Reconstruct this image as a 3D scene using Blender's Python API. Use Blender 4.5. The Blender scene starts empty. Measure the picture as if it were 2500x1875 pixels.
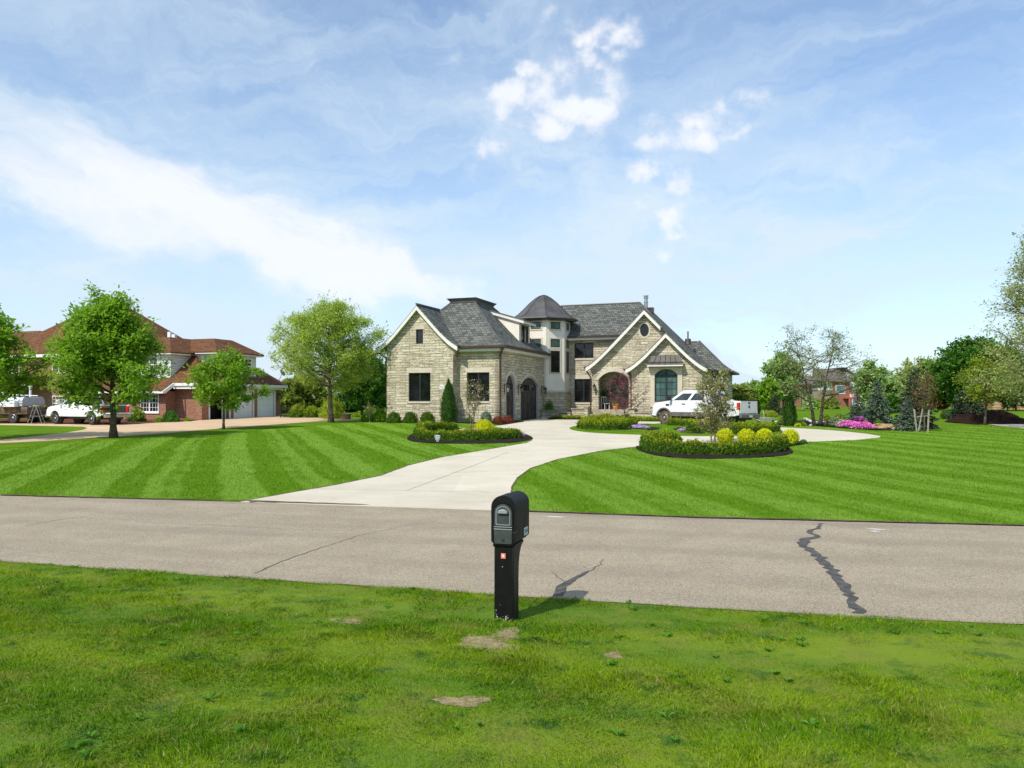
import bpy, bmesh, math, random
import numpy as np
from mathutils import Vector, Matrix
from mathutils.geometry import delaunay_2d_cdt

SC = bpy.context.scene
COL = SC.collection
R = math.radians
RNG = np.random.default_rng(7)

# ------------------------------------------------------------------ survey of the place
F, CX, HY, CAMZ = 1930.0, 1250.0, 980.0, 2.08

def sp(x, w=2.0):
    return w * np.logaddexp(0.0, np.asarray(x, float) / w)

def g(x, y):
    """height of the land: verge falls to the road, then the gardens rise gently to the houses"""
    s = 0.97 * np.asarray(y, float) + 0.24 * np.asarray(x, float)
    h = 0.019 * (sp(s - 14.5) - sp(s - 62.0))
    return h + 0.05 * sp(7.6 - s, 0.35) - 0.05 * sp(-40 - s, 0.35)

def gz(x, y):
    return float(g(x, y))

def ray(px, py, y):
    return Vector(((px - CX) / F * y, y, CAMZ - (py - HY) / F * y))

def G(px, py):
    """ground point seen along a sight line"""
    lo, hi = 2.0, 2.0
    t, k = (px - CX) / F, (py - HY) / F
    f = lambda y: CAMZ - k * y - gz(t * y, y)
    while f(hi) > 0 and hi < 4000:
        lo, hi = hi, hi * 1.03
    for _ in range(40):
        m = 0.5 * (lo + hi)
        if f(m) > 0: lo = m
        else: hi = m
    return Vector((t * hi, hi, gz(t * hi, hi)))

TH = R(20.0)
CT, ST = math.cos(TH), math.sin(TH)
def onb(px, py, b):
    """(a, z) where a sight line meets the wall plane b = const of the street grid"""
    t = (px - CX) / F
    y = b / (t * ST + CT)
    return y * (t * CT - ST), CAMZ - (py - HY) / F * y
def ona(px, py, a):
    t = (px - CX) / F
    y = a / (t * CT - ST)
    return y * (t * ST + CT), CAMZ - (py - HY) / F * y
def W(a, b, z=0.0):
    return Vector((a * CT + b * ST, -a * ST + b * CT, z))

# ------------------------------------------------------------------ scene graph helpers
def tag(o, label=None, cat=None, group=None, kind=None):
    if label: o['label'] = label
    if cat: o['category'] = cat
    if group: o['group'] = group
    if kind: o['kind'] = kind
    return o

def thing(name, label, cat, loc=(0, 0, 0), rz=0.0, group=None, kind=None):
    o = bpy.data.objects.new(name, None)
    COL.objects.link(o)
    o.empty_display_size = 0.2
    o.location = loc
    o.rotation_euler = (0, 0, rz)
    return tag(o, label, cat, group, kind)

def dup(root, loc, rz, label=None, group=None, scale=None):
    r = root.copy(); COL.objects.link(r)
    r.location = loc; r.rotation_euler = (0, 0, rz)
    if scale: r.scale = (scale,) * 3 if not hasattr(scale, '__len__') else scale
    if label: r['label'] = label
    if group: r['group'] = group
    for ch in list(root.children):
        c = ch.copy(); COL.objects.link(c); c.parent = r
        for gch in ch.children:
            d = gch.copy(); COL.objects.link(d); d.parent = c
    return r

class MB:
    def __init__(s):
        s.v, s.f = [], []
    def add(s, vs, fs):
        n = len(s.v)
        s.v.extend([tuple(p) for p in vs])
        s.f.extend([tuple(i + n for i in f) for f in fs])
        return s
    def poly(s, pts):
        return s.add(pts, [tuple(range(len(pts)))])
    def box(s, lo, hi, m=None):
        x0, y0, z0 = lo; x1, y1, z1 = hi
        vs = [(x0,y0,z0),(x1,y0,z0),(x1,y1,z0),(x0,y1,z0),(x0,y0,z1),(x1,y0,z1),(x1,y1,z1),(x0,y1,z1)]
        if m is not None: vs = [tuple(m @ Vector(p)) for p in vs]
        return s.add(vs, [(0,3,2,1),(4,5,6,7),(0,1,5,4),(1,2,6,5),(2,3,7,6),(3,0,4,7)])
    def bar(s, p, q, w, h=None, up=(0, 0, 1)):
        """rectangular bar from p to q"""
        p, q = Vector(p), Vector(q); h = w if h is None else h
        d = (q - p).normalized()
        u = Vector(up)
        if abs(d.dot(u)) > 0.98: u = Vector((1, 0, 0))
        x = d.cross(u).normalized(); y = x.cross(d).normalized()
        vs = []
        for c in (p, q):
            for sx, sy in ((-1,-1),(1,-1),(1,1),(-1,1)):
                vs.append(c + x * (sx * w / 2) + y * (sy * h / 2))
        return s.add(vs, [(3,2,1,0),(4,5,6,7),(0,1,5,4),(1,2,6,5),(2,3,7,6),(3,0,4,7)])
    def tube(s, pts, rad, n=6, cap=True):
        pts = [Vector(p) for p in pts]
        if not hasattr(rad, '__len__'): rad = [rad] * len(pts)
        vs, fs = [], []
        prev = None
        for i, p in enumerate(pts):
            d = (pts[min(i + 1, len(pts) - 1)] - pts[max(i - 1, 0)])
            if d.length < 1e-9: d = Vector((0, 0, 1))
            d.normalize()
            if prev is None:
                u = Vector((0, 0, 1)) if abs(d.z) < 0.9 else Vector((1, 0, 0))
                x = d.cross(u).normalized()
            else:
                x = prev - d * prev.dot(d)
                x = x.normalized() if x.length > 1e-6 else d.orthogonal().normalized()
            prev = x
            y = d.cross(x)
            for k in range(n):
                a = 2 * math.pi * k / n
                vs.append(p + (x * math.cos(a) + y * math.sin(a)) * rad[i])
        for i in range(len(pts) - 1):
            for k in range(n):
                k2 = (k + 1) % n
                fs.append((i*n+k, i*n+k2, (i+1)*n+k2, (i+1)*n+k))
        if cap:
            fs.append(tuple(range(n - 1, -1, -1)))
            b = (len(pts) - 1) * n
            fs.append(tuple(range(b, b + n)))
        return s.add(vs, fs)
    def lathe(s, prof, n=20, m=None, cap=True):
        """prof: (r, z) list turned about the local z axis"""
        vs, fs = [], []
        for r, z in prof:
            for k in range(n):
                a = 2 * math.pi * k / n
                p = Vector((r * math.cos(a), r * math.sin(a), z))
                vs.append(m @ p if m is not None else p)
        for i in range(len(prof) - 1):
            for k in range(n):
                k2 = (k + 1) % n
                fs.append((i*n+k, i*n+k2, (i+1)*n+k2, (i+1)*n+k))
        if cap:
            fs.append(tuple(range(n - 1, -1, -1)))
            b = (len(prof) - 1) * n
            fs.append(tuple(range(b, b + n)))
        return s.add(vs, fs)
    def prism(s, poly, t0, t1, fn, holes=()):
        """flat outline (with holes) swept from depth t0 to t1; fn(x, z, t) -> point"""
        loops = [list(poly)] + [list(h) for h in holes]
        vin, fin = [], []
        for lp in loops:
            fin.append(list(range(len(vin), len(vin) + len(lp))))
            vin.extend(Vector(p) for p in lp)
        r = delaunay_2d_cdt(vin, [], fin, 2, 1e-6)
        v2, f2 = r[0], r[2]
        n = len(v2)
        vs = [fn(p.x, p.y, t0) for p in v2] + [fn(p.x, p.y, t1) for p in v2]
        fs = [tuple(f) for f in f2] + [tuple(i + n for i in reversed(f)) for f in f2]
        s.add(vs, fs)
        for lp in loops:
            m = len(lp)
            vs = [fn(x, z, t0) for x, z in lp] + [fn(x, z, t1) for x, z in lp]
            s.add(vs, [(i, (i + 1) % m, (i + 1) % m + m, i + m) for i in range(m)])
        return s
    def build(s, name, mat, parent=None, smooth=False, bevel=0.0, seg=2, fix=True, ang=35):
        me = bpy.data.meshes.new(name)
        me.from_pydata(s.v, [], s.f)
        me.validate()
        if fix:
            bm = bmesh.new(); bm.from_mesh(me)
            bmesh.ops.remove_doubles(bm, verts=bm.verts, dist=1e-5)
            bmesh.ops.recalc_face_normals(bm, faces=bm.faces)
            bm.to_mesh(me); bm.free()
        uv_metric(me)
        me.materials.append(mat)
        o = bpy.data.objects.new(name, me)
        COL.objects.link(o)
        if parent is not None: o.parent = parent
        if smooth:
            me.polygons.foreach_set('use_smooth', [True] * len(me.polygons))
            if smooth == 'auto':
                me.set_sharp_from_angle(angle=R(ang))
        if bevel > 0:
            md = o.modifiers.new('Bevel', 'BEVEL')
            md.width = bevel; md.segments = seg; md.limit_method = 'ANGLE'; md.angle_limit = R(40)
            md.harden_normals = False
            me.polygons.foreach_set('use_smooth', [True] * len(me.polygons))
            me.set_sharp_from_angle(angle=R(50))
        return o

def uv_metric(me):
    """UVs in metres: along the horizontal of each face, and up its slope"""
    n = len(me.polygons)
    if n == 0: return
    lay = me.uv_layers.new(name='UVMap')
    co = np.empty(len(me.vertices) * 3); me.vertices.foreach_get('co', co); co = co.reshape(-1, 3)
    li = np.empty(len(me.loops), int); me.loops.foreach_get('vertex_index', li)
    no = np.empty(n * 3); me.polygons.foreach_get('normal', no); no = no.reshape(-1, 3)
    tot = np.empty(n, int); me.polygons.foreach_get('loop_total', tot)
    st = np.empty(n, int); me.polygons.foreach_get('loop_start', st)
    ux = np.stack([-no[:, 1], no[:, 0], np.zeros(n)], 1)
    l = np.linalg.norm(ux, axis=1)
    flat = l < 1e-3
    ux[flat] = (1, 0, 0); l[flat] = 1
    ux /= l[:, None]
    vx = np.cross(no, ux)
    order = np.repeat(np.arange(n), tot)
    idx = np.concatenate([np.arange(a, a + b) for a, b in zip(st, tot)]) if n else []
    P = co[li[idx]]
    uv = np.zeros((len(li), 2))
    uv[idx, 0] = (P * ux[order]).sum(1)
    uv[idx, 1] = (P * vx[order]).sum(1)
    lay.data.foreach_set('uv', uv.ravel())

def np_mesh(name, verts, faces, mat, parent=None, smooth=False):
    """fast mesh from arrays; faces is (n, k)"""
    me = bpy.data.meshes.new(name)
    nv, (nf, k) = len(verts), faces.shape
    me.vertices.add(nv); me.vertices.foreach_set('co', np.ascontiguousarray(verts, np.float32).ravel())
    me.loops.add(nf * k); me.loops.foreach_set('vertex_index', np.ascontiguousarray(faces, np.int32).ravel())
    me.polygons.add(nf)
    me.polygons.foreach_set('loop_start', np.arange(0, nf * k, k, dtype=np.int32))
    try: me.polygons.foreach_set('loop_total', np.full(nf, k, np.int32))
    except Exception: pass
    me.update(calc_edges=True)
    me.materials.append(mat)
    if smooth: me.polygons.foreach_set('use_smooth', [True] * nf)
    o = bpy.data.objects.new(name, me)
    COL.objects.link(o)
    if parent is not None: o.parent = parent
    return o

def inside(poly, x, y):
    x = np.asarray(x); y = np.asarray(y)
    r = np.zeros(x.shape, bool)
    n = len(poly)
    for i in range(n):
        x0, y0 = poly[i][0], poly[i][1]; x1, y1 = poly[(i + 1) % n][0], poly[(i + 1) % n][1]
        c = ((y0 > y) != (y1 > y))
        with np.errstate(divide='ignore', invalid='ignore'):
            xi = (x1 - x0) * (y - y0) / ((y1 - y0) if y1 != y0 else 1e-12) + x0
        r ^= c & (x < xi)
    return r

def smooth_poly(pts, closed=True, it=2, keep=()):
    """Chaikin rounding of an outline of ground points"""
    P = [Vector((p[0], p[1])) for p in pts]
    for _ in range(it):
        Q = []
        n = len(P)
        for i in range(n if closed else n - 1):
            a, b = P[i], P[(i + 1) % n]
            Q += [a * 0.75 + b * 0.25, a * 0.25 + b * 0.75]
        if not closed: Q = [P[0]] + Q + [P[-1]]
        P = Q
    return [(p.x, p.y) for p in P]

def resample(P, step, closed=True):
    out = []
    n = len(P)
    for i in range(n if closed else n - 1):
        a, b = P[i], P[(i + 1) % n]
        d = math.hypot(b[0] - a[0], b[1] - a[1])
        k = max(1, int(math.ceil(d / step)))
        out += [(a[0] + (b[0] - a[0]) * j / k, a[1] + (b[1] - a[1]) * j / k) for j in range(k)]
    return out

def sheet(name, poly, dz, mat, step=1.0, zf=None, thick=0.0, zjit=None):
    """surface laid over the land inside an outline"""
    zf = zf or gz
    B = resample(poly, step)
    xs = [p[0] for p in B]; ys = [p[1] for p in B]
    gx, gy = np.meshgrid(np.arange(min(xs), max(xs), step), np.arange(min(ys), max(ys), step))
    gx = gx.ravel() + RNG.uniform(-.1, .1, gx.size) * step; gy = gy.ravel() + RNG.uniform(-.1, .1, gy.size) * step
    m = inside(B, gx, gy)
    pts = [Vector(p) for p in B] + [Vector((a, b)) for a, b in zip(gx[m], gy[m])]
    r = delaunay_2d_cdt(pts, [], [list(range(len(B)))], 2, 1e-5)
    vs = [(p.x, p.y, zf(p.x, p.y) + dz + (zjit(p.x, p.y) if zjit else 0)) for p in r[0]]
    mb = MB(); mb.add(vs, [tuple(f) for f in r[2]])
    if thick:
        n = len(B)
        vv = [(x, y, zf(x, y) + dz) for x, y in B] + [(x, y, zf(x, y) + dz - thick) for x, y in B]
        mb.add(vv, [(i, i + n, (i + 1) % n + n, (i + 1) % n) for i in range(n)])
    o = mb.build(name, mat, fix=True)
    me = o.data
    if len(me.polygons) and sum(p.normal.z for p in me.polygons) < 0: me.flip_normals()
    return o

# ------------------------------------------------------------------ materials
class NT:
    def __init__(s, tree):
        s.t = tree
        for n in list(tree.nodes): tree.nodes.remove(n)
    def n(s, typ, props=None, **inp):
        nd = s.t.nodes.new(typ)
        for k, v in (props or {}).items(): setattr(nd, k, v)
        for k, v in inp.items():
            key = int(k[1:]) if k[0] == 'i' and k[1:].isdigit() else k.replace('_', ' ')
            sk = nd.inputs[key]
            if isinstance(v, bpy.types.NodeSocket): s.t.links.new(v, sk)
            else:
                if hasattr(sk.default_value, '__len__') and hasattr(v, '__len__') and len(sk.default_value) == 4 and len(v) == 3:
                    v = (*v, 1)
                sk.default_value = v
        return nd
    def math(s, op, a, b=0.0, c=None, clamp=False):
        kw = dict(i0=a, i1=b)
        if c is not None: kw['i2'] = c
        return s.n('ShaderNodeMath', {'operation': op, 'use_clamp': clamp}, **kw).outputs[0]
    def vmath(s, op, a, b=(0, 0, 0)):
        return s.n('ShaderNodeVectorMath', {'operation': op}, i0=a, i1=b).outputs[0]
    def mix(s, fac, a, b, blend='MIX'):
        nd = s.n('ShaderNodeMix', {'data_type': 'RGBA', 'blend_type': blend})
        for k, v in ((0, fac), (6, a), (7, b)):
            if isinstance(v, bpy.types.NodeSocket): s.t.links.new(v, nd.inputs[k])
            else:
                if hasattr(v, '__len__') and len(v) == 3: v = (*v, 1)
                nd.inputs[k].default_value = v
        return nd.outputs[2]
    def noise(s, vec, scale, detail=3, rough=0.55, dist=0.0, col=False):
        nd = s.n('ShaderNodeTexNoise', None, Vector=vec, Scale=scale, Detail=detail, Roughness=rough, Distortion=dist)
        return nd.outputs['Color' if col else 'Fac']
    def ramp(s, fac, stops, interp='LINEAR'):
        nd = s.n('ShaderNodeValToRGB', None, Fac=fac)
        cr = nd.color_ramp; cr.interpolation = interp
        while len(cr.elements) < len(stops): cr.elements.new(0.5)
        for e, (p, c) in zip(cr.elements, stops):
            e.position = p
            e.color = (c, c, c, 1) if not hasattr(c, '__len__') else (*c[:3], 1)
        return nd.outputs[0]
    def smooth(s, v, a, b):
        return s.n('ShaderNodeMapRange', {'interpolation_type': 'SMOOTHSTEP'}, Value=v, i1=a, i2=b).outputs[0]
    def scale(s, vec, sc):
        return s.n('ShaderNodeMapping', None, Vector=vec, Scale=sc).outputs[0]
    def bump(s, h, strength=0.5, dist=0.02, normal=None):
        kw = dict(Height=h, Strength=strength, Distance=dist)
        if normal is not None: kw['Normal'] = normal
        return s.n('ShaderNodeBump', None, **kw).outputs[0]
    def out(s, shader):
        o = s.n('ShaderNodeOutputMaterial')
        s.t.links.new(shader, o.inputs[0])
    def pbr(s, color, rough=0.6, metallic=0.0, normal=None, spec=0.5, coat=0.0):
        kw = dict(Base_Color=color, Roughness=rough, Metallic=metallic)
        if normal is not None: kw['Normal'] = normal
        nd = s.n('ShaderNodeBsdfPrincipled', None, **kw)
        nd.inputs['Specular IOR Level'].default_value = spec
        if coat: nd.inputs['Coat Weight'].default_value = coat
        return nd.outputs[0]

def newmat(name):
    m = bpy.data.materials.new(name); m.use_nodes = True
    return m, NT(m.node_tree)

def mat_plain(name, col, rough=0.6, metallic=0.0, spec=0.5, var=0.12, nscale=6.0, bump=0.0, coat=0.0, grime=0.0):
    m, t = newmat(name)
    tc = t.n('ShaderNodeTexCoord').outputs['Object']
    nz = t.noise(tc, nscale, 4)
    c0 = tuple(c * (1 - var) for c in col); c1 = tuple(min(1, c * (1 + var)) for c in col)
    c = t.mix(t.smooth(nz, .3, .7), c0, c1)
    if grime:
        c = t.mix(t.math('MULTIPLY', t.smooth(t.noise(tc, nscale * .4, 5), .5, .75), grime), c, (.16, .12, .08))
    nrm = t.bump(t.noise(tc, nscale * 8, 3), bump, 0.01) if bump else None
    rr = t.math('MULTIPLY_ADD', nz, 0.15, rough - 0.07)
    t.out(t.pbr(c, rr, metallic, nrm, spec, coat))
    return m

def mat_leaf(name, c0, c1, c2=None, trans=0.35, spec=0.3, rough=0.55, mute=0.0):
    """foliage: each leaf its own tint, some light passes through"""
    m, t = newmat(name)
    ge = t.n('ShaderNodeNewGeometry')
    rnd = ge.outputs['Random Per Island']
    pos = t.n('ShaderNodeTexCoord').outputs['Object']
    stops = [(0.0, c0), (0.65, c1), (1.0, c2 or c1)]
    c = t.ramp(rnd, stops)
    big = t.noise(pos, 0.9, 3)
    hs = t.n('ShaderNodeHueSaturation', None, Color=c, Value=t.math('MULTIPLY_ADD', big, 0.7, 0.65))
    c = hs.outputs[0]
    p = t.pbr(c, rough, 0, None, spec * .5)
    tr = t.n('ShaderNodeBsdfTranslucent', None, Color=t.mix(0.5, c, (min(1, c1[0] * 1.35), min(1, c1[1] * 1.5), c1[2] * .8)))
    mx = t.n('ShaderNodeMixShader', None, Fac=trans)
    t.t.links.new(p, mx.inputs[1]); t.t.links.new(tr.outputs[0], mx.inputs[2])
    t.out(mx.outputs[0])
    return m
# ================================================================== SKY, SUN, CAMERA
SUN_AZ = math.atan2(-0.64, -0.77)      # the sun stands to the left, a little behind the viewer
SUN_EL = R(47)
def angles(px, py):
    az = math.atan((px - CX) / F)
    return az, math.atan((HY - py) / F * math.cos(az))

def make_world():
    w = bpy.data.worlds.new("World"); SC.world = w; w.use_nodes = True
    t = NT(w.node_tree)
    sky = t.n('ShaderNodeTexSky', {'sky_type': 'NISHITA', 'sun_disc': False, 'sun_elevation': SUN_EL,
              'sun_rotation': SUN_AZ, 'altitude': 250, 'air_density': 1.0, 'dust_density': 0.6, 'ozone_density': 1.6}).outputs[0]
    d = t.n('ShaderNodeTexCoord').outputs['Generated']
    sx = t.n('ShaderNodeSeparateXYZ', None, Vector=d)
    az = t.math('ARCTAN2', sx.outputs[0], sx.outputs[1])
    el = t.math('ARCSINE', sx.outputs[2])
    P = t.n('ShaderNodeCombineXYZ', None, X=az, Y=el, Z=0.0).outputs[0]
    def sub(c): return t.vmath('SUBTRACT', P, (c[0], c[1], 0))
    def ellipse(px, py, rx, ry, rot=0.0, soft=1.0):
        q = t.n('ShaderNodeMapping', {'vector_type': 'TEXTURE'}, Vector=P, Location=(*angles(px, py), 0), Rotation=(0, 0, rot),
                Scale=(rx / F, ry / F, 1)).outputs[0]
        l = t.n('ShaderNodeVectorMath', {'operation': 'LENGTH'}, i0=q).outputs['Value']
        return t.smooth(l, 1.0, 1.0 - soft)
    # warp so that no mask edge is a clean curve
    wn = t.noise(P, 7.0, 5, .6, col=True)
    wv = t.vmath('MULTIPLY', t.vmath('SUBTRACT', wn, (.5, .5, .5)), (.20, .13, 0))
    P0 = P
    P = t.vmath('ADD', P0, wv)
    # big cirrus band on the left
    rot = -0.36
    band = ellipse(560, 540, 720, 165, rot, .85)
    band2 = ellipse(60, 450, 430, 95, rot, 1.0)
    core = ellipse(590, 535, 470, 95, rot - .02, .9)
    tail = ellipse(930, 690, 380, 70, -.22, 1.0)
    st = t.n('ShaderNodeMapping', {'vector_type': 'TEXTURE'}, Vector=P0, Rotation=(0, 0, rot), Scale=(.32, .07, 1)).outputs[0]
    fib = t.noise(st, 1.0, 7, .62, .6)
    fib2 = t.noise(P0, 14.0, 6, .6, .5)
    fibm = t.math('ADD', t.smooth(fib, .30, .68), t.math('MULTIPLY', t.math('SUBTRACT', fib2, .5), .9))
    s1 = t.math('ADD', t.math('MULTIPLY', band, .64), t.math('MULTIPLY', band2, .55))
    s1 = t.math('ADD', s1, t.math('MULTIPLY', tail, .75))
    s1 = t.math('MULTIPLY', s1, t.math('MULTIPLY_ADD', fibm, .75, .45))
    s1 = t.math('ADD', s1, t.math('MULTIPLY', core, t.math('MULTIPLY_ADD', fibm, .55, .20)))
    # altocumulus flock in the middle
    P = t.vmath('ADD', P0, t.vmath('MULTIPLY', wv, (.45, .45, 0)))
    flock = t.math('MAXIMUM', ellipse(1370, 220, 230, 240, .25, 1.0), ellipse(1460, 70, 170, 95, 0, 1.0))
    flock = t.math('MAXIMUM', flock, ellipse(1700, 300, 230, 85, .14, 1.0))
    flock = t.math('MAXIMUM', flock, t.math('MULTIPLY', ellipse(1605, 500, 140, 200, -.12, 1.0), 1.15))
    flock = t.math('MAXIMUM', flock, t.math('MULTIPLY', ellipse(1215, 270, 250, 250, .1, 1.0), .62))
    wp = t.vmath('ADD', P0, t.vmath('MULTIPLY', t.vmath('SUBTRACT', t.noise(P0, 22.0, 4, .6, col=True), (.5, .5, .5)), (.055, .04, 0)))
    q = t.n('ShaderNodeMapping', None, Vector=wp, Scale=(23, 36, 1), Rotation=(0, 0, -.15)).outputs[0]
    vo = t.n('ShaderNodeTexVoronoi', {'feature': 'SMOOTH_F1'}, Vector=q, Scale=1.0, Smoothness=.35).outputs['Distance']
    cell = t.smooth(vo, .78, .12)
    big = t.smooth(t.noise(t.n('ShaderNodeMapping', None, Vector=P0, Scale=(11, 15, 1), Location=(.7, .2, 0)).outputs[0], 1.0, 4, .55), .34, .66)
    fin = t.noise(P0, 60.0, 4, .6)
    dens = t.math('MULTIPLY', t.math('POWER', flock, .7), t.math('MULTIPLY_ADD', big, .85, .36))
    dens = t.math('MULTIPLY', dens, t.math('MULTIPLY_ADD', cell, .9, .42))
    dens = t.math('ADD', dens, t.math('MULTIPLY', t.math('MULTIPLY', t.math('SUBTRACT', fin, .5), .55), t.smooth(flock, 0, .3)))
    s2 = t.math('MULTIPLY', t.smooth(dens, .12, 1.02), .95)
    s2 = t.math('ADD', s2, t.math('MULTIPLY', t.math('MULTIPLY', flock, .40), t.smooth(fib2, .3, .75)))
    P = t.vmath('ADD', P0, wv)
    # thin streaks over the whole sky, and paling towards the horizon
    sv = t.n('ShaderNodeMapping', {'vector_type': 'TEXTURE'}, Vector=P, Rotation=(0, 0, .16), Scale=(.8, .12, 1)).outputs[0]
    veil = t.smooth(t.noise(sv, 1.0, 7, .64, .4), .38, .68)
    sv2 = t.n('ShaderNodeMapping', {'vector_type': 'TEXTURE'}, Vector=P, Rotation=(0, 0, -.3), Scale=(.45, .16, 1), Location=(2, 1, 0)).outputs[0]
    veil2 = t.smooth(t.noise(sv2, 1.0, 7, .64, .5), .42, .72)
    low = t.smooth(el, .42, .03)
    s3 = t.math('MULTIPLY', t.math('ADD', t.math('MULTIPLY', veil, .66), t.math('MULTIPLY', veil2, .60)),
                t.math('MULTIPLY_ADD', low, .6, .55))
    s3 = t.math('ADD', s3, t.math('MULTIPLY_ADD', t.math('POWER', low, 1.1), .42, .15))
    inv = lambda v: t.math('SUBTRACT', 1.0, v, clamp=True)
    free = t.math('MULTIPLY', t.math('MULTIPLY', inv(s1), inv(s2)), inv(s3))
    cov = inv(free)
    cov = t.math('MULTIPLY', cov, .97)
    S = 0.15
    skyc = t.mix(1.0, sky, (0.94, 1.05, 1.13), 'MULTIPLY')
    white = t.mix(t.smooth(t.math('ADD', s1, s2), .05, .6), (4.15, 4.95, 5.6), (5.45, 5.65, 5.95))
    c = t.mix(cov, skyc, white)
    bg = t.n('ShaderNodeBackground', None, Color=c, Strength=S)
    o = t.n('ShaderNodeOutputWorld')
    t.t.links.new(bg.outputs[0], o.inputs[0])

make_world()
sd = Vector((math.cos(SUN_EL) * math.sin(SUN_AZ), math.cos(SUN_EL) * math.cos(SUN_AZ), math.sin(SUN_EL)))
ld = bpy.data.lights.new('sun', 'SUN'); ld.energy = 3.9; ld.angle = R(0.53); ld.color = (1.0, .94, .84)
sun = bpy.data.objects.new('sun', ld); COL.objects.link(sun)
sun.rotation_euler = sd.to_track_quat('Z', 'Y').to_euler(); sun.location = (-30, -20, 40)

cd = bpy.data.cameras.new('camera'); cam = bpy.data.objects.new('camera', cd); COL.objects.link(cam)
cam.location = (0, 0, CAMZ); cam.rotation_euler = (R(90), 0, 0)
cd.sensor_width = 36; cd.lens = F / 2500 * 36; cd.shift_y = (HY - 937.5) / 2500
cd.clip_start = 0.1; cd.clip_end = 9000
SC.camera = cam
SC.view_settings.view_transform = 'Standard'; SC.view_settings.look = 'None'
SC.view_settings.exposure = 0.22; SC.view_settings.gamma = 1.0
SC.render.engine = 'CYCLES'
SC.cycles.max_bounces = 6; SC.cycles.diffuse_bounces = 3; SC.cycles.glossy_bounces = 3
SC.cycles.transmission_bounces = 4; SC.cycles.transparent_max_bounces = 6
SC.cycles.use_denoising = True
SC.cycles.sample_clamp_indirect = 6

# ================================================================== GROUND MATERIALS
def stripes(t, pos, d, period, phase=0.0):
    """mown bands, their light and shade put into colour: perpendicular distance from one mowing line"""
    sep = t.n('ShaderNodeSeparateXYZ', None, Vector=pos)
    w = t.math('ADD', t.math('MULTIPLY', sep.outputs[0], d[1]), t.math('MULTIPLY', sep.outputs[1], -d[0]))
    wob = t.math('MULTIPLY', t.math('SUBTRACT', t.noise(pos, .12, 2), .5), 1.1)
    w = t.math('ADD', w, wob)
    a = t.math('SINE', t.math('MULTIPLY_ADD', w, 2 * math.pi / period, phase))
    b = t.math('SINE', t.math('MULTIPLY_ADD', w, 2 * math.pi / (period * .31), phase + 1))
    c2 = t.math('SINE', t.math('MULTIPLY_ADD', w, 2 * math.pi / (period * 1.73), phase * 2))
    s = t.math('ADD', t.math('MULTIPLY', a, .72), t.math('ADD', t.math('MULTIPLY', b, .34), t.math('MULTIPLY', c2, .38)))
    s = t.math('ADD', s, t.math('MULTIPLY', t.math('SUBTRACT', t.noise(t.scale(pos, (1, 1, 1)), .7, 5), .5), 1.6))
    return t.smooth(s, -.38 if period > 1.7 else -1.0, .45 if period > 1.7 else 1.0)

GR_DARK, GR_LITE = (.112, .228, .008), (.178, .312, .032)  # light off leaning mown blades, painted as a darker and a lighter green
def lawn_color(t, pos, d, period, phase, rnd=None):
    st = stripes(t, pos, d, period, phase)
    c = t.mix(st, GR_DARK, GR_LITE)
    fine = t.noise(pos, 22.0, 4, .7)
    med = t.noise(pos, 2.2, 4, .65)
    c = t.mix(t.smooth(med, .55, .8), c, (.14, .25, .03))
    hv = t.n('ShaderNodeHueSaturation', None, Color=c, Value=t.math('MULTIPLY_ADD', fine, 1.1, .45)).outputs[0]
    if rnd is not None:
        hv = t.n('ShaderNodeHueSaturation', None, Color=hv, Value=t.math('MULTIPLY_ADD', rnd, .7, .68)).outputs[0]
    return hv

def mat_lawn(name, d, period, phase, blade=False):
    m, t = newmat(name)
    ge = t.n('ShaderNodeNewGeometry'); pos = ge.outputs['Position']
    c = lawn_color(t, pos, d, period, phase, ge.outputs['Random Per Island'] if blade else None)
    if blade:
        p = t.pbr(c, .6, 0, None, .07)
        tr = t.n('ShaderNodeBsdfTranslucent', None, Color=c)
        mx = t.n('ShaderNodeMixShader', None, Fac=.45)
        t.t.links.new(p, mx.inputs[1]); t.t.links.new(tr.outputs[0], mx.inputs[2])
        t.out(mx.outputs[0])
    else:
        h = t.math('ADD', t.noise(pos, 30, 4, .7), t.noise(pos, 9, 3, .6))
        t.out(t.pbr(c, .85, 0, t.bump(h, .7, .03), .04))
    return m

def mat_meadow():
    m, t = newmat('meadow_grass')
    pos = t.n('ShaderNodeNewGeometry').outputs['Position']
    a = t.noise(pos, .6, 5, .65); f = t.noise(pos, 14, 4, .7)
    c = t.mix(t.smooth(a, .3, .75), (.082, .170, .005), (.125, .225, .010))
    c = t.n('ShaderNodeHueSaturation', None, Color=c, Value=t.math('MULTIPLY_ADD', f, 1.0, .5)).outputs[0]
    t.out(t.pbr(c, .9, 0, t.bump(t.math('ADD', f, t.noise(pos, 5, 3)), .7, .04), .03))
    return m

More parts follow.
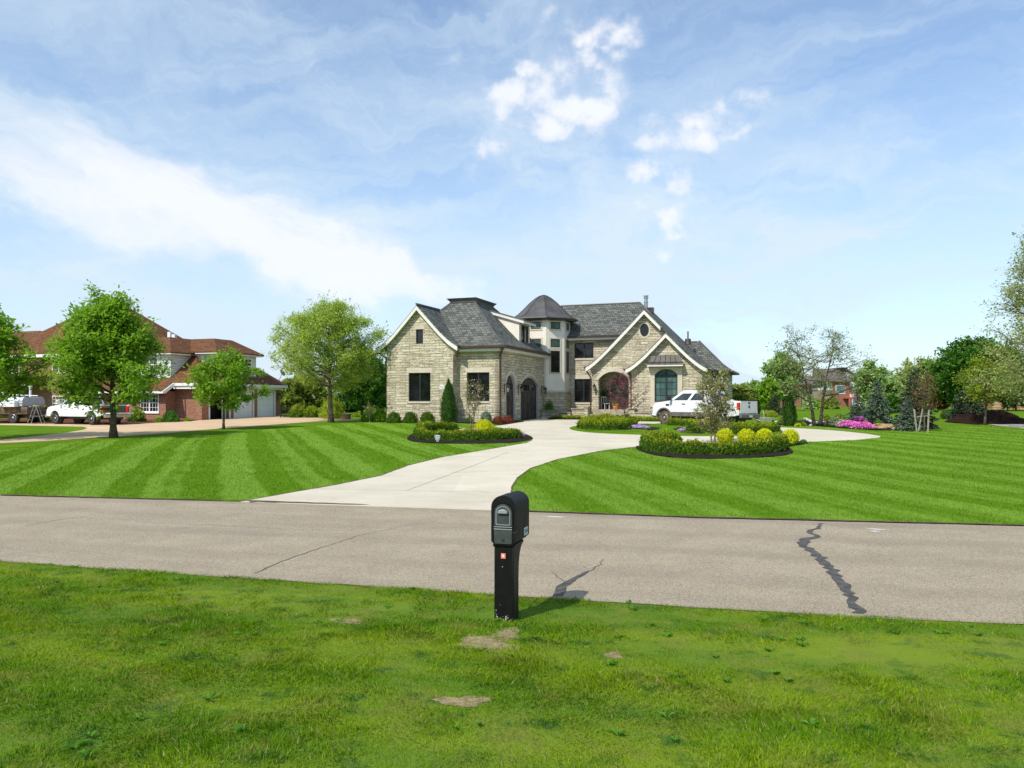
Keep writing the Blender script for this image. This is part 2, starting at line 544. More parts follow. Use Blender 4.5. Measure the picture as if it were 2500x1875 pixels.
def mat_verge(blade, bare=False):
    m, t = newmat('verge_blades' if blade else ('bare_soil' if bare else 'verge_soil'))
    ge = t.n('ShaderNodeNewGeometry'); pos = ge.outputs['Position']
    a = t.noise(t.n('ShaderNodeMapping', {'vector_type': 'TEXTURE'}, Vector=pos, Rotation=(0, 0, -.24), Scale=(3.2, .8, 1)).outputs[0], .9, 4, .6); b = t.noise(pos, 2.6, 4, .6)
    c = t.mix(t.smooth(a, .38, .64), (.108, .235, .003), (.200, .310, .005))
    c = t.mix(t.smooth(b, .48, .74), c, (.20, .25, .025))
    c = t.mix(t.math('MULTIPLY', t.smooth(t.noise(t.vmath('ADD', pos, (3, 9, 0)), 1.3, 5, .65), .54, .74), .35), c, (.24, .23, .05))
    b2 = t.noise(t.vmath('ADD', pos, (7, 3, 1)), 3.6, 4, .6)
    c = t.mix(t.smooth(b2, .52, .72), c, (.045, .150, .008))
    if blade:
        r = ge.outputs['Random Per Island']
        c = t.n('ShaderNodeHueSaturation', None, Color=c, Hue=t.math('MULTIPLY_ADD', r, -.03, .515), Value=t.math('MULTIPLY_ADD', r, .95, .6)).outputs[0]
        c = t.mix(t.smooth(r, .955, .965), c, (.42, .36, .16))
        p = t.pbr(c, .55, 0, None, .09)
        tr = t.n('ShaderNodeBsdfTranslucent', None, Color=c)
        mx = t.n('ShaderNodeMixShader', None, Fac=.42)
        t.t.links.new(p, mx.inputs[1]); t.t.links.new(tr.outputs[0], mx.inputs[2])
        t.out(mx.outputs[0])
    else:
        s = t.mix(t.smooth(t.noise(pos, 16, 5, .7), .35, .7), (.20, .15, .075), (.40, .32, .18))
        s = t.mix(t.smooth(t.noise(pos, 60, 3, .7), .56, .66), s, (.42, .35, .22))
        if not bare: s = t.mix(.88, s, t.mix(.20, c, (.022, .042, .006)))
        t.out(t.pbr(s, .95, 0, t.bump(t.noise(pos, 40, 4, .7), .9, .02), .1))
    return m

def mat_asphalt():
    m, t = newmat('old_asphalt')
    pos = t.n('ShaderNodeNewGeometry').outputs['Position']
    sp1 = t.n('ShaderNodeTexVoronoi', None, Vector=pos, Scale=105.0)
    cell = t.n('ShaderNodeSeparateColor', None, Color=sp1.outputs['Color']).outputs[0]
    n1 = t.noise(pos, 170, 3, .7); n2 = t.noise(pos, 1.1, 5, .6)
    st = t.n('ShaderNodeMapping', {'vector_type': 'TEXTURE'}, Vector=pos, Rotation=(0, 0, -.235), Scale=(6, .9, 1)).outputs[0]
    n3 = t.noise(st, 1.0, 4, .6)
    base = t.mix(t.smooth(n2, .3, .72), (.38, .31, .21), (.465, .385, .268))
    base = t.mix(t.math('MULTIPLY', t.smooth(n3, .5, .72), .55), base, (.295, .24, .17))
    c = t.mix(t.math('MULTIPLY', t.smooth(cell, .62, .95), .75), base, (.58, .51, .40))
    c = t.mix(t.math('MULTIPLY', t.smooth(cell, .30, .04), .75), c, (.13, .11, .088))
    c = t.mix(t.math('MULTIPLY', t.smooth(n1, .52, .72), .5), c, (.12, .105, .09))
    sep = t.n('ShaderNodeSeparateXYZ', None, Vector=pos)
    acr = t.math('ADD', t.math('ADD', t.math('MULTIPLY', sep.outputs[1], .97), t.math('MULTIPLY', sep.outputs[0], .24)), t.math('MULTIPLY', t.math('SUBTRACT', t.noise(pos, .35, 3), .5), .9))
    lane = t.math('SINE', t.math('MULTIPLY_ADD', acr, 2 * math.pi / 1.55, .8))
    c = t.mix(t.math('MULTIPLY', t.smooth(lane, .1, .9), .20), c, (.24, .20, .155))
    c = t.mix(t.math('MULTIPLY', t.smooth(t.noise(pos, 2.8, 5, .7), .64, .76), .35), c, (.20, .17, .135))
    c = t.mix(t.math('MULTIPLY', t.smooth(t.noise(t.vmath('ADD', pos, (5, 5, 0)), .8, 5, .65), .58, .72), .35), c, (.47, .41, .32))
    h = t.math('ADD', sp1.outputs['Distance'], t.math('MULTIPLY', n1, .6))
    t.out(t.pbr(c, .9, 0, t.bump(h, .8, .012), .2))
    return m

def mat_concrete(name, c0, c1, stain):
    m, t = newmat(name)
    pos = t.n('ShaderNodeNewGeometry').outputs['Position']
    n1 = t.noise(pos, .5, 5, .6); n2 = t.noise(pos, 4.5, 5, .65); n3 = t.noise(pos, 60, 3, .7)
    st = t.n('ShaderNodeMapping', {'vector_type': 'TEXTURE'}, Vector=pos, Rotation=(0, 0, -.1), Scale=(3, .5, 1)).outputs[0]
    c = t.mix(t.smooth(n1, .3, .7), c0, c1)
    c = t.mix(t.math('MULTIPLY', t.smooth(n2, .5, .8), .5), c, stain)
    c = t.mix(t.math('MULTIPLY', t.smooth(t.noise(st, 1, 4), .5, .75), .35), c, stain)
    c = t.mix(t.math('MULTIPLY', t.smooth(n3, .55, .75), .25), c, stain)
    slab = t.n('ShaderNodeTexVoronoi', {'distance': 'CHEBYCHEV'}, Vector=t.scale(pos, (.22, .22, 0)), Scale=1.0, Randomness=.35)
    sv = t.n('ShaderNodeSeparateColor', None, Color=slab.outputs['Color']).outputs[0]
    c = t.n('ShaderNodeHueSaturation', None, Color=c, Value=t.math('MULTIPLY_ADD', sv, .10, .95)).outputs[0]
    c = t.mix(t.math('MULTIPLY', t.smooth(t.noise(t.vmath('ADD', pos, (2, 7, 0)), 1.6, 5, .7), .62, .74), .5), c, tuple(k * .62 for k in stain))
    t.out(t.pbr(c, .8, 0, t.bump(n3, .25, .004), .3))
    return m

def mat_mulch(name, c0, c1):
    m, t = newmat(name)
    pos = t.n('ShaderNodeNewGeometry').outputs['Position']
    v = t.n('ShaderNodeTexVoronoi', None, Vector=t.scale(pos, (22, 14, 18)), Scale=1.0)
    n = t.noise(pos, 26, 4, .7)
    c = t.mix(t.smooth(n, .3, .75), c0, c1)
    c = t.mix(t.math('MULTIPLY', t.smooth(t.noise(pos, 55, 2), .62, .75), .6), c, tuple(min(1, k * 3) for k in c1))
    t.out(t.pbr(c, .95, 0, t.bump(t.math('ADD', v.outputs['Distance'], n), 1.0, .05), .1))
    return m

D_LEFT = (-.337, .9415)
D_RIGHT = (-.19, .982)
M = {}
M['lawn_l'] = mat_lawn('striped_lawn', D_LEFT, 1.71, .6)
M['lawn_r'] = mat_lawn('striped_lawn_east', D_RIGHT, 1.55, .2)
M['blade_l'] = mat_lawn('lawn_blades', D_LEFT, 1.71, .6, True)
M['blade_r'] = mat_lawn('lawn_blades_east', D_RIGHT, 1.55, .2, True)
M['meadow'] = mat_meadow()
M['verge'] = mat_verge(False); M['bare'] = mat_verge(False, True); M['verge_blade'] = mat_verge(True)
M['asphalt'] = mat_asphalt()
M['concrete'] = mat_concrete('pale_concrete', (.545, .49, .375), (.625, .565, .445), (.44, .38, .28))
M['tan_conc'] = mat_concrete('tan_concrete', (.56, .395, .24), (.62, .45, .285), (.46, .32, .20))
M['mulch'] = mat_mulch('dark_mulch', (.012, .009, .008), (.055, .042, .035))
M['redmulch'] = mat_mulch('red_mulch', (.10, .035, .025), (.26, .105, .075))
M['soil'] = mat_mulch('turned_soil', (.014, .007, .005), (.055, .026, .018))
M['tar'] = mat_plain('crack_tar', (.070, .064, .056), .75, var=.5, nscale=14, bump=.4)
M['crack'] = mat_plain('crack_dark', (.05, .045, .04), .9)

# ================================================================== GROUND
def make_ground():
    xs = np.concatenate([-np.geomspace(4500, 61, 40), np.arange(-60, -20, 1.25), np.arange(-20, 14, .5), np.arange(14, 60, 1.25), np.geomspace(61, 4500, 40)])
    ys = np.concatenate([-np.geomspace(900, 9, 18), np.arange(-8, 19, .5), np.arange(19, 80, 1.25), np.geomspace(80, 6500, 50)])
    X, Y = np.meshgrid(xs, ys)
    Z = g(X, Y)
    v = np.stack([X.ravel(), Y.ravel(), Z.ravel()], 1)
    nx, ny = len(xs), len(ys)
    i = (np.arange(ny - 1)[:, None] * nx + np.arange(nx - 1)[None]).ravel()
    f = np.stack([i, i + 1, i + nx + 1, i + nx], 1)
    o = np_mesh('ground', v, f, M['meadow'], smooth=True)
    tag(o, kind='structure')
make_ground()

gp = lambda L: [(p.x, p.y) for p in (G(*q) for q in L)]
NEAR = gp([(0, 1373), (320, 1395), (700, 1421), (1000, 1441), (1250, 1459), (1500, 1474), (1900, 1499), (2200, 1515), (2500, 1529)])
FAR = gp([(0, 1211), (300, 1219), (622, 1226), (900, 1236), (1198, 1246.5), (1293, 1251), (1695, 1266), (2100, 1276), (2500, 1286)])
NEAR = [(-150, 45)] + NEAR + [(60, -6.5), (150, -29)]
FAR = [(-150, 51.5)] + FAR + [(60, .2), (150, -22.5)]
def jag(P, amp, step=.25):
    Q = resample(P, step, False) + [P[-1]]
    return [(x, y + (random.random() - .5) * amp) for x, y in Q]
random.seed(3)
near_m = [p for p in NEAR if -12 < p[0] < 12]
road = sheet('road', jag(NEAR, .05, .4) + jag(FAR, .05, .4)[::-1], .014, M['asphalt'], 1.5)
tag(road, kind='structure')

def strip(name, pts, widths, mat, dz=.02, parent=None, wob=0.0, seed=1):
    """flat ribbon on the land along pixel-surveyed points"""
    rr = random.Random(seed)
    C = [Vector((p.x, p.y, 0)) for p in (G(*q) for q in pts)]
    P, Wd = [], []
    for i in range(len(C) - 1):
        L = (C[i + 1] - C[i]).length
        k = max(2, int(L / .10))
        for j in range(k):
            f = j / k
            P.append(C[i].lerp(C[i + 1], f)); Wd.append(widths[i] * (1 - f) + widths[i + 1] * f)
    P.append(C[-1]); Wd.append(widths[-1])
    mb = MB(); vs = []
    for i, p in enumerate(P):
        d = (P[min(i + 1, len(P) - 1)] - P[max(0, i - 1)]).normalized()
        nrm = Vector((-d.y, d.x, 0))
        c = p + nrm * rr.uniform(-wob, wob)
        for sgn in (-1, 1):
            q = c + nrm * sgn * (Wd[i] * .5 * rr.uniform(.65, 1.3))
            vs.append((q.x, q.y, gz(q.x, q.y) + dz))
    mb.add(vs, [(2 * i, 2 * i + 1, 2 * i + 3, 2 * i + 2) for i in range(len(P) - 1)])
    return mb.build(name, mat, parent)

strip('sealed_crack', [(2005, 1280), (1995, 1292), (1975, 1302), (1993, 1312), (1962, 1322), (1958, 1334), (1985, 1350), (2012, 1372), (2030, 1395), (2052, 1425), (2075, 1462), (2098, 1502)],
      [.04, .06, .10, .07, .15, .12, .11, .13, .13, .13, .11, .11], M['tar'], .02, road, .035, 2)
strip('sealed_crack', [(1360, 1459), (1366, 1440), (1395, 1420), (1440, 1397)], [.12, .11, .075, .035], M['tar'], .02, road, .01, 3)
strip('hairline_crack', [(1440, 1397), (1455, 1388), (1466, 1380), (1475, 1368)], [.014, .012, .01, .006], M['crack'], .019, road, .02, 4)
strip('hairline_crack', [(1348, 1400), (1362, 1412), (1378, 1424)], [.006, .009, .009], M['crack'], .019, road, .01, 5)
strip('hairline_crack', [(622, 1403), (700, 1369), (790, 1338), (870, 1312), (960, 1292), (1050, 1276)], [.014, .013, .011, .009, .008, .004], M['crack'], .019, road, .02, 6)
strip('hairline_crack', [(60, 1286), (150, 1270), (215, 1262)], [.012, .015, .010], M['crack'], .019, road, .02, 7)
strip('hairline_crack', [(330, 1278), (500, 1283), (700, 1295), (860, 1298)], [.008, .01, .01, .006], M['crack'], .019, road, .03, 8)
M['scuff'] = mat_plain('pale_scuff', (.55, .51, .46), .9, var=.2)
for k, (a, b) in enumerate((((1318, 1262), (1392, 1265)), ((2110, 1292), (2175, 1297)), ((2120, 1298), (2150, 1300)))):
    strip('paint_scuff', [a, ((a[0] + b[0]) / 2, (a[1] + b[1]) / 2 + 1), b], [.02, .13, .02], M['scuff'], .019, road, .02, 20 + k)

DRIVE = gp([(588, 1227.5), (706, 1206), (819, 1186.5), (927, 1164), (995, 1139), (1074, 1119), (1174, 1102), (1248, 1089), (1283, 1083), (1299, 1076.5),
            (1302.5, 1071), (1295, 1065.5), (1278, 1058), (1250, 1050), (1206, 1042), (1240, 1037), (1279, 1030.5), (1262, 1027)])
DRIVE += [(W(-17.9, b)[0], W(-17.9, b)[1]) for b in (50.2, 52, 54.5, 57.2)]
DRIVE += gp([(1345, 1024), (1420, 1024), (1480, 1026.5), (1545, 1029.5), (1610, 1030.5), (1700, 1031.5), (1800, 1036), (1886, 1043.5), (1994, 1049), (2060, 1054), (2117, 1060.5), (2150, 1066),
             (2148, 1069.5), (2097, 1075), (2012, 1078.5), (1928, 1082), (1800, 1086), (1700, 1086.5), (1600, 1088), (1549, 1093), (1476, 1101),
             (1363, 1123), (1295, 1146), (1263, 1170), (1250, 1192), (1248, 1210), (1254, 1232), (1266, 1250)])
drive = sheet('driveway', DRIVE, .028, M['concrete'], .8, thick=.06)
tag(drive, kind='structure')
M['joint'] = mat_plain('joint_line', (.30, .265, .22), .9)
strip('control_joint', [(1293, 1088), (1400, 1092), (1500, 1097)], [.035] * 3, M['joint'], .033, drive, 0)
strip('control_joint', [(995, 1200), (1090, 1164), (1174, 1132), (1240, 1106)], [.016] * 4, M['joint'], .033, drive, 0)
for q in ([(760, 1196), (1248, 1206)], [(930, 1163), (1290, 1150)], [(1090, 1116), (1365, 1122)]):
    strip('control_joint', [q[0], ((q[0][0] + q[1][0]) / 2, (q[0][1] + q[1][1]) / 2), q[1]], [.014] * 3, M['joint'], .033, drive, 0)
strip('control_joint', [(1225, 1062), (1310, 1051), (1392, 1043)], [.03] * 3, M['joint'], .033, drive, 0)

NDRIVE = gp([(-500, 1122), (0, 1083), (127, 1077), (269, 1067), (400, 1058), (538, 1047.5), (700, 1035), (790, 1028.5), (850, 1027), (881, 1026), (872, 1024.6), (800, 1021.5), (741, 1019.3), (690, 1019.6)])
NDRIVE += [W(-41.1, b)[:2] for b in (56.2, 53, 50, 46.4)]
NDRIVE += gp([(470, 1028.5), (420, 1031), (340, 1035.5), (240, 1036.5), (150, 1035), (0, 1035), (-500, 1035), (-500, 1043), (0, 1037.5), (120, 1040), (203, 1042), (215, 1045.5), (203, 1050.5), (158, 1058), (90, 1065.5), (0, 1075), (-500, 1108)])
ndrive = sheet('neighbour_driveway', NDRIVE, .028, M['tan_conc'], 1.0, thick=.06)
tag(ndrive, kind='structure')
EDRIVE = gp([(2412, 1037), (2500, 1036.5), (2700, 1036), (2900, 1040), (2900, 1060), (2700, 1056), (2500, 1047.5), (2450, 1042)])
tag(sheet('east_driveway', EDRIVE, .028, M['concrete'], 1.2), kind='structure')

ISLAND = smooth_poly(gp([(1388, 1046), (1398, 1052), (1438, 1057.5), (1500, 1061), (1567, 1063), (1648, 1065.5), (1732, 1066.5), (1840, 1066), (1905, 1062), (1914, 1054), (1888, 1046.5), (1800, 1042), (1700, 1039.5), (1635, 1037.5), (1560, 1036), (1470, 1037), (1405, 1041)]), it=1)
isl = sheet('island_lawn', ISLAND, .05, M['meadow'], .8, thick=.06); tag(isl, kind='structure')

LAWN_L = gp([(-500, 1143), (0, 1101), (107, 1088), (186, 1079), (311, 1073), (480, 1061.5), (678, 1047.5), (800, 1037.5), (876, 1032.5), (943, 1032.3), (1100, 1033), (1206, 1037.5), (1225, 1039), (1206, 1042),
             (1250, 1050), (1278, 1058), (1295, 1065.5), (1302.5, 1071), (1299, 1076.5), (1283, 1083), (1248, 1089), (1174, 1102), (1074, 1119), (995, 1139), (927, 1164), (819, 1186.5), (706, 1206), (588, 1227.5), (300, 1219), (0, 1211)]) + [(-25, 20.9)]
LAWN_R = gp([(1266, 1250), (1254, 1232), (1248, 1210), (1250, 1192), (1263, 1170), (1295, 1146), (1363, 1123), (1476, 1101), (1549, 1093), (1600, 1088), (1700, 1086.5), (1800, 1086), (1928, 1082), (2012, 1078.5), (2097, 1075), (2148, 1069.5), (2150, 1066), (2117, 1060.5), (2060, 1054), (1994, 1049), (1886, 1043.5),
             (1830, 1037), (1890, 1038.5), (1990, 1041), (2060, 1047), (2140, 1052), (2240, 1053), (2300, 1046), (2410, 1038.5), (2450, 1042), (2500, 1047.5), (2700, 1056), (2900, 1062), (2900, 1297), (2500, 1286), (2100, 1276), (1695, 1266), (1293, 1251)])
for P, mt in ((LAWN_L, 'lawn_l'), (LAWN_R, 'lawn_r')):
    o = sheet('front_lawn', P, .022, M[mt], .8); tag(o, kind='structure')
M['edge'] = mat_plain('cut_soil', (.10, .06, .035), .95, var=.5, nscale=9, bump=.5)

def ribbon(name, P, w, mat, dz, seed):
    rr = random.Random(seed); Q = [Vector((a, b)) for a, b in resample(P, .2, False)]
    mb = MB(); vs = []
    for i, p in enumerate(Q):
        d = (Q[min(i + 1, len(Q) - 1)] - Q[max(0, i - 1)]).normalized(); n = Vector((-d.y, d.x))
        for k in (-1, 1):
            q = p + n * k * w * rr.uniform(.2, .7); vs.append((q.x, q.y, gz(q.x, q.y) + dz))
    mb.add(vs, [(2*i, 2*i+1, 2*i+3, 2*i+2) for i in range(len(Q) - 1)])
    tag(mb.build(name, mat), kind='structure')
ribbon('soil_edge', [p for p in FAR if -26 < p[0] < 12][:4] + gp([(588, 1227.3)]), .09, M['edge'], .034, 1)
ribbon('soil_edge', gp([(1266, 1250), (1293, 1251), (1695, 1266), (2100, 1276), (2500, 1286), (2700, 1291)]), .09, M['edge'], .034, 2)
ribbon('soil_edge', DRIVE[:10], .045, M['edge'], .036, 3)
ribbon('soil_edge', DRIVE[-12:], .035, M['edge'], .036, 4)
BED_L = smooth_poly(gp([(992, 1072), (996, 1077.5), (1037, 1083.5), (1100, 1085), (1149, 1085), (1223, 1084), (1270, 1081), (1296, 1075.5), (1301, 1071), (1293, 1066), (1271, 1058), (1240, 1051), (1200, 1046), (1124, 1046.5), (1040, 1050), (1004, 1062)]), it=1)
BED_R = smooth_poly(gp([(1547, 1094), (1567, 1106), (1612, 1117), (1702, 1123), (1820, 1121), (1910, 1116), (1942, 1107), (1923, 1096), (1930, 1091), (1973, 1085), (1968, 1079.5), (1935, 1078), (1800, 1084.5), (1650, 1083), (1572, 1087)]), it=1)
BED_H = gp([(941, 1031), (1000, 1032.5), (1100, 1033.5), (1206, 1038), (1240, 1036.5), (1281, 1030.5), (1262, 1027)]) + [W(-18.3, 49.6)[:2], W(-18.3, 48.2)[:2], W(-21, 48.2)[:2], W(-27, 47.6)[:2]]
BED_I = smooth_poly(gp([(1418, 1050), (1440, 1054), (1500, 1055.5), (1580, 1055), (1625, 1050), (1600, 1043), (1520, 1040), (1440, 1042)]), it=1)
BED_I2 = smooth_poly(gp([(1652, 1057), (1690, 1061), (1780, 1063), (1880, 1060), (1900, 1053), (1800, 1046), (1690, 1044), (1640, 1046)]), it=1)
BED_T = gp([(1336, 1023), (1345, 1025.2), (1420, 1025.5), (1425, 1019), (1335, 1018)])
BED_E = smooth_poly(gp([(1832, 1036.5), (1890, 1037.8), (1990, 1040.5), (2060, 1046.5), (2140, 1051.5), (2240, 1052.5), (2290, 1047), (2290, 1038), (2180, 1032), (2050, 1028), (1900, 1028)]), it=1)
BED_N = gp([(0, 1034.7), (150, 1034.7), (240, 1036.2), (340, 1035.2), (420, 1030.7), (480, 1026.5), (480, 1022), (300, 1023), (0, 1024)])
for P, mt, nm in ((BED_L, 'mulch', 'planting_bed'), (BED_R, 'mulch', 'planting_bed'), (BED_H, 'mulch', 'planting_bed'), (BED_I, 'mulch', 'planting_bed'), (BED_I2, 'mulch', 'planting_bed'),
                  (BED_T, 'mulch', 'planting_bed'), (BED_E, 'mulch', 'planting_bed'), (BED_N, 'redmulch', 'planting_bed')):
    nzr = random.Random(5)
    o = sheet(nm, P, .048, M[mt], .5, zjit=lambda x, y: nzr.uniform(-.02, .02)); tag(o, kind='structure')

# ================================================================== GRASS
def vnoise(x, y, sc, seed):
    rg = np.random.default_rng(seed); T = rg.random((256, 256))
    u, v = x * sc + 500, y * sc + 500
    i, j = np.floor(u).astype(int), np.floor(v).astype(int)
    a, b = u - i, v - j
    a = a * a * (3 - 2 * a); b = b * b * (3 - 2 * b)
    t = lambda p, q: T[p % 256, q % 256]
    return (t(i, j) * (1 - a) * (1 - b) + t(i + 1, j) * a * (1 - b) + t(i, j + 1) * (1 - a) * b + t(i + 1, j + 1) * a * b)

def blades(name, x, y, h, w, mat, z=None, lean=.6, bend=True, parent=None):
    n = len(x)
    z = g(x, y) if z is None else z
    az = RNG.uniform(0, 2 * np.pi, n)
    la = 2 * np.pi * vnoise(x, y, 1.7, 11) * 2 + RNG.normal(0, .9, n)
    ln = np.abs(RNG.normal(0, lean, n)) * h
    dx, dy = np.cos(la) * ln, np.sin(la) * ln
    wx, wy = np.cos(az) * w / 2, np.sin(az) * w / 2
    B = np.stack([x, y, z - .01], 1)
    side = np.stack([wx, wy, 0 * wx], 1)
    top = B + np.stack([dx, dy, h], 1)
    if not bend:
        v = np.stack([B - side, B + side, top], 1).reshape(-1, 3)
        f = np.arange(3 * n).reshape(-1, 3)
        return np_mesh(name, v, f, mat, parent)
    mid = B + np.stack([dx * .3, dy * .3, h * .6], 1)
    v = np.stack([B - side, B + side, mid + side * .8, top, mid - side * .8], 1).reshape(-1, 3)
    i = np.arange(n)[:, None] * 5
    f = np.concatenate([i + np.array([[0, 1, 2, 4]]), i + np.array([[4, 2, 3, 3]])], 0)
    # quads for the stem, a triangle for the tip: keep all faces triangles
    tri = np.concatenate([i + np.array([[0, 1, 2]]), i + np.array([[0, 2, 4]]), i + np.array([[4, 2, 3]])], 0)
    return np_mesh(name, v, tri, mat, parent)

def scatter(poly, n, xr=None):
    a = np.array([p[0] for p in poly]); b = np.array([p[1] for p in poly])
    lo, hi = (a.min(), b.min()), (a.max(), b.max())
    out = [[], []]; got = 0
    while got < n:
        x = RNG.uniform(lo[0], hi[0], n * 2); y = RNG.uniform(lo[1], hi[1], n * 2)
        m = inside(poly, x, y)
        out[0].append(x[m]); out[1].append(y[m]); got += m.sum()
    return np.concatenate(out[0])[:n], np.concatenate(out[1])[:n]

def seen(x, y, pad=60):
    px = CX + F * x / np.maximum(y, .1)
    return (y > 1) & (px > -pad) & (px < 2500 + pad)

PATCH = [((842, 1514), 44, 9), ((960, 1488), 44, 9), ((1190, 1576), 66, 17), ((1130, 1717), 52, 14), ((1205, 1505), 34, 10), ((1238, 1552), 32, 14), ((1499, 1604), 24, 7)]
def verge_bare(x, y):
    px = CX + F * x / y
    py = HY + F * (CAMZ - g(x, y)) / y
    b = np.zeros_like(x)
    nz = vnoise(x, y, 9.0, 4) * .9 + vnoise(x, y, 25, 5) * .5
    for (cx, cy), rx, ry in PATCH:
        r = np.sqrt(((px - cx) / rx) ** 2 + ((py - cy) / ry) ** 2) + (nz - .7)
        b = np.maximum(b, np.clip(1.35 - r, 0, 1))
    return b

VERGE = [(-17, 12.9)] + NEAR[1:-1] + [(20, 2.5), (20, -6), (-17, -6)]
vg = sheet('verge', [(-150, 45)] + NEAR[1:-1] + [(150, -29), (150, -60), (-150, -60)], .010, M['verge'], 1.6)
tag(vg, kind='structure')
for k_, ((cx_, cy_), rx_, ry_) in enumerate(PATCH):
    rr_ = random.Random(k_)
    ph_ = [rr_.uniform(0, 6.28) for _ in range(3)]
    P_ = []
    for i_ in range(60):
        a_ = 2 * math.pi * i_ / 60
        q_ = 1.05 + .22 * math.sin(2 * a_ + ph_[0]) + .18 * math.sin(3 * a_ + ph_[1]) + .14 * math.sin(5 * a_ + ph_[2]) + rr_.uniform(-.16, .16)
        P_.append((cx_ + rx_ * q_ * math.cos(a_), cy_ + ry_ * q_ * math.sin(a_)))
    tag(sheet('bare_soil', gp(P_), .0135, M['bare'], .12), kind='structure')
def fade(x, y):
    px = CX + F * x / np.maximum(y, .1)
    py = HY + F * (CAMZ - g(x, y)) / np.maximum(y, .1)
    over = np.maximum(np.maximum(-px, px - 2500), 0) / F * y + np.maximum(py - 1900, 0) / 2500
    return RNG.random(len(x)) < np.exp(-np.maximum(over - .5, 0) / 1.3)
def verge_grass():
    vis = [(-12.5, 11.8)] + NEAR[1:-1] + [(12, 5.4), (9, 2.2), (-9, 2.2)]
    vis = [(x, y + .05) for x, y in vis]
    x, y = scatter(vis, 1150000)
    keep = fade(x, y)
    d = np.clip(1.25 - y / 14, .45, 1)
    bare = verge_bare(x, y)
    thin = vnoise(x, y, 2.3, 21) * .55 + vnoise(x, y, 7, 22) * .45
    pk = (1 - .60 * bare) * np.clip(.72 + .5 * thin, 0, 1) * d
    keep &= RNG.random(len(x)) < pk
    x, y, bare = x[keep], y[keep], bare[keep]
    hn = vnoise(x, y, 1.6, 31) * .55 + vnoise(x, y, 5.5, 32) * .45
    h = (.018 + .046 * hn ** 1.5) * RNG.uniform(.55, 1.35, len(x)) * (1 - .5 * bare)
    w = RNG.uniform(.0032, .0068, len(x)) * (1 + .08 * y)
    x2, y2 = scatter(vis, 1650000)
    k2 = fade(x2, y2) & (RNG.random(len(x2)) < (1 - .62 * verge_bare(x2, y2)))
    x2, y2 = x2[k2], y2[k2]
    u = blades('verge_undergrowth', x2, y2, RNG.uniform(.014, .040, len(x2)), RNG.uniform(.0035, .0065, len(x2)) * (1 + .08 * y2), M['verge_blade'], lean=.8, bend=False)
    tag(u, 'dense short green undergrowth of the near roadside verge', 'grass', kind='stuff')
    blades('verge_grass', x, y, h, w, M['verge_blade'], lean=.75)
    o = bpy.data.objects['verge_grass']; tag(o, 'uneven rough green grass on the near roadside verge', 'grass', kind='stuff')
    # broad-leaved weeds among the grass
    V, T = [], []
    wx, wy = scatter(vis, 260)
    m = seen(wx, wy, 50) & (vnoise(wx, wy, .8, 44) > .42)
    for a, b in zip(wx[m], wy[m]):
        k = RNG.integers(5, 10); s = RNG.uniform(.03, .075)
        for j in range(k):
            an = RNG.uniform(0, 6.28); L = s * RNG.uniform(.6, 1.2); q = L * .17
            dx, dy = math.cos(an), math.sin(an); z0 = gz(a, b) + .015
            i = len(V)
            V += [(a, b, z0), (a + dx * L * .5 - dy * q, b + dy * L * .5 + dx * q, z0 + .022), (a + dx * L, b + dy * L, z0 + .012 + .02 * RNG.random()), (a + dx * L * .5 + dy * q, b + dy * L * .5 - dx * q, z0 + .026)]
            T += [(i, i + 1, i + 2), (i, i + 2, i + 3)]
    np_mesh('verge_weeds', np.array(V), np.array(T), mat_leaf('weed_leaf', (.07, .20, .012), (.12, .29, .03), trans=.35))
    tag(bpy.data.objects['verge_weeds'], 'flat rosettes of broad leaved weeds in the verge grass', 'weeds', kind='stuff')
verge_grass()

def lawn_grass(poly, mat, label, holes=()):
    X, Y, H, Wd = [], [], [], []
    for y0, y1, dens, w in ((12, 17, 1500, .010), (17, 22, 1000, .013), (22, 30, 520, .018), (30, 42, 220, .028), (42, 70, 70, .045)):
        sub = poly
        xs = [p[0] for p in poly]
        xlo, xhi = max(min(xs), -.72 * y1), min(max(xs), .72 * y1)
        n = int((xhi - xlo) * (y1 - y0) * dens)
        if n <= 0: continue
        x = RNG.uniform(xlo, xhi, n); y = RNG.uniform(y0, y1, n)
        m = inside(poly, x, y) & seen(x, y, 200)
        for hp in holes: m &= ~inside(hp, x, y)
        x, y = x[m], y[m]
        X.append(x); Y.append(y)
        H.append(RNG.uniform(.018, .05, len(x))); Wd.append(np.full(len(x), w) * RNG.uniform(.6, 1.3, len(x)))
    x, y, h, w = map(np.concatenate, (X, Y, H, Wd))
    o = blades('lawn_grass', x, y, h, w, mat, z=g(x, y) + .024, lean=.6, bend=False)
    tag(o, label, 'grass', kind='stuff')
lawn_grass(LAWN_L, M['blade_l'], 'short striped lawn grass left of the pale driveway', (BED_L,))
lawn_grass(LAWN_R, M['blade_r'], 'short striped lawn grass right of the pale driveway', (BED_R,))
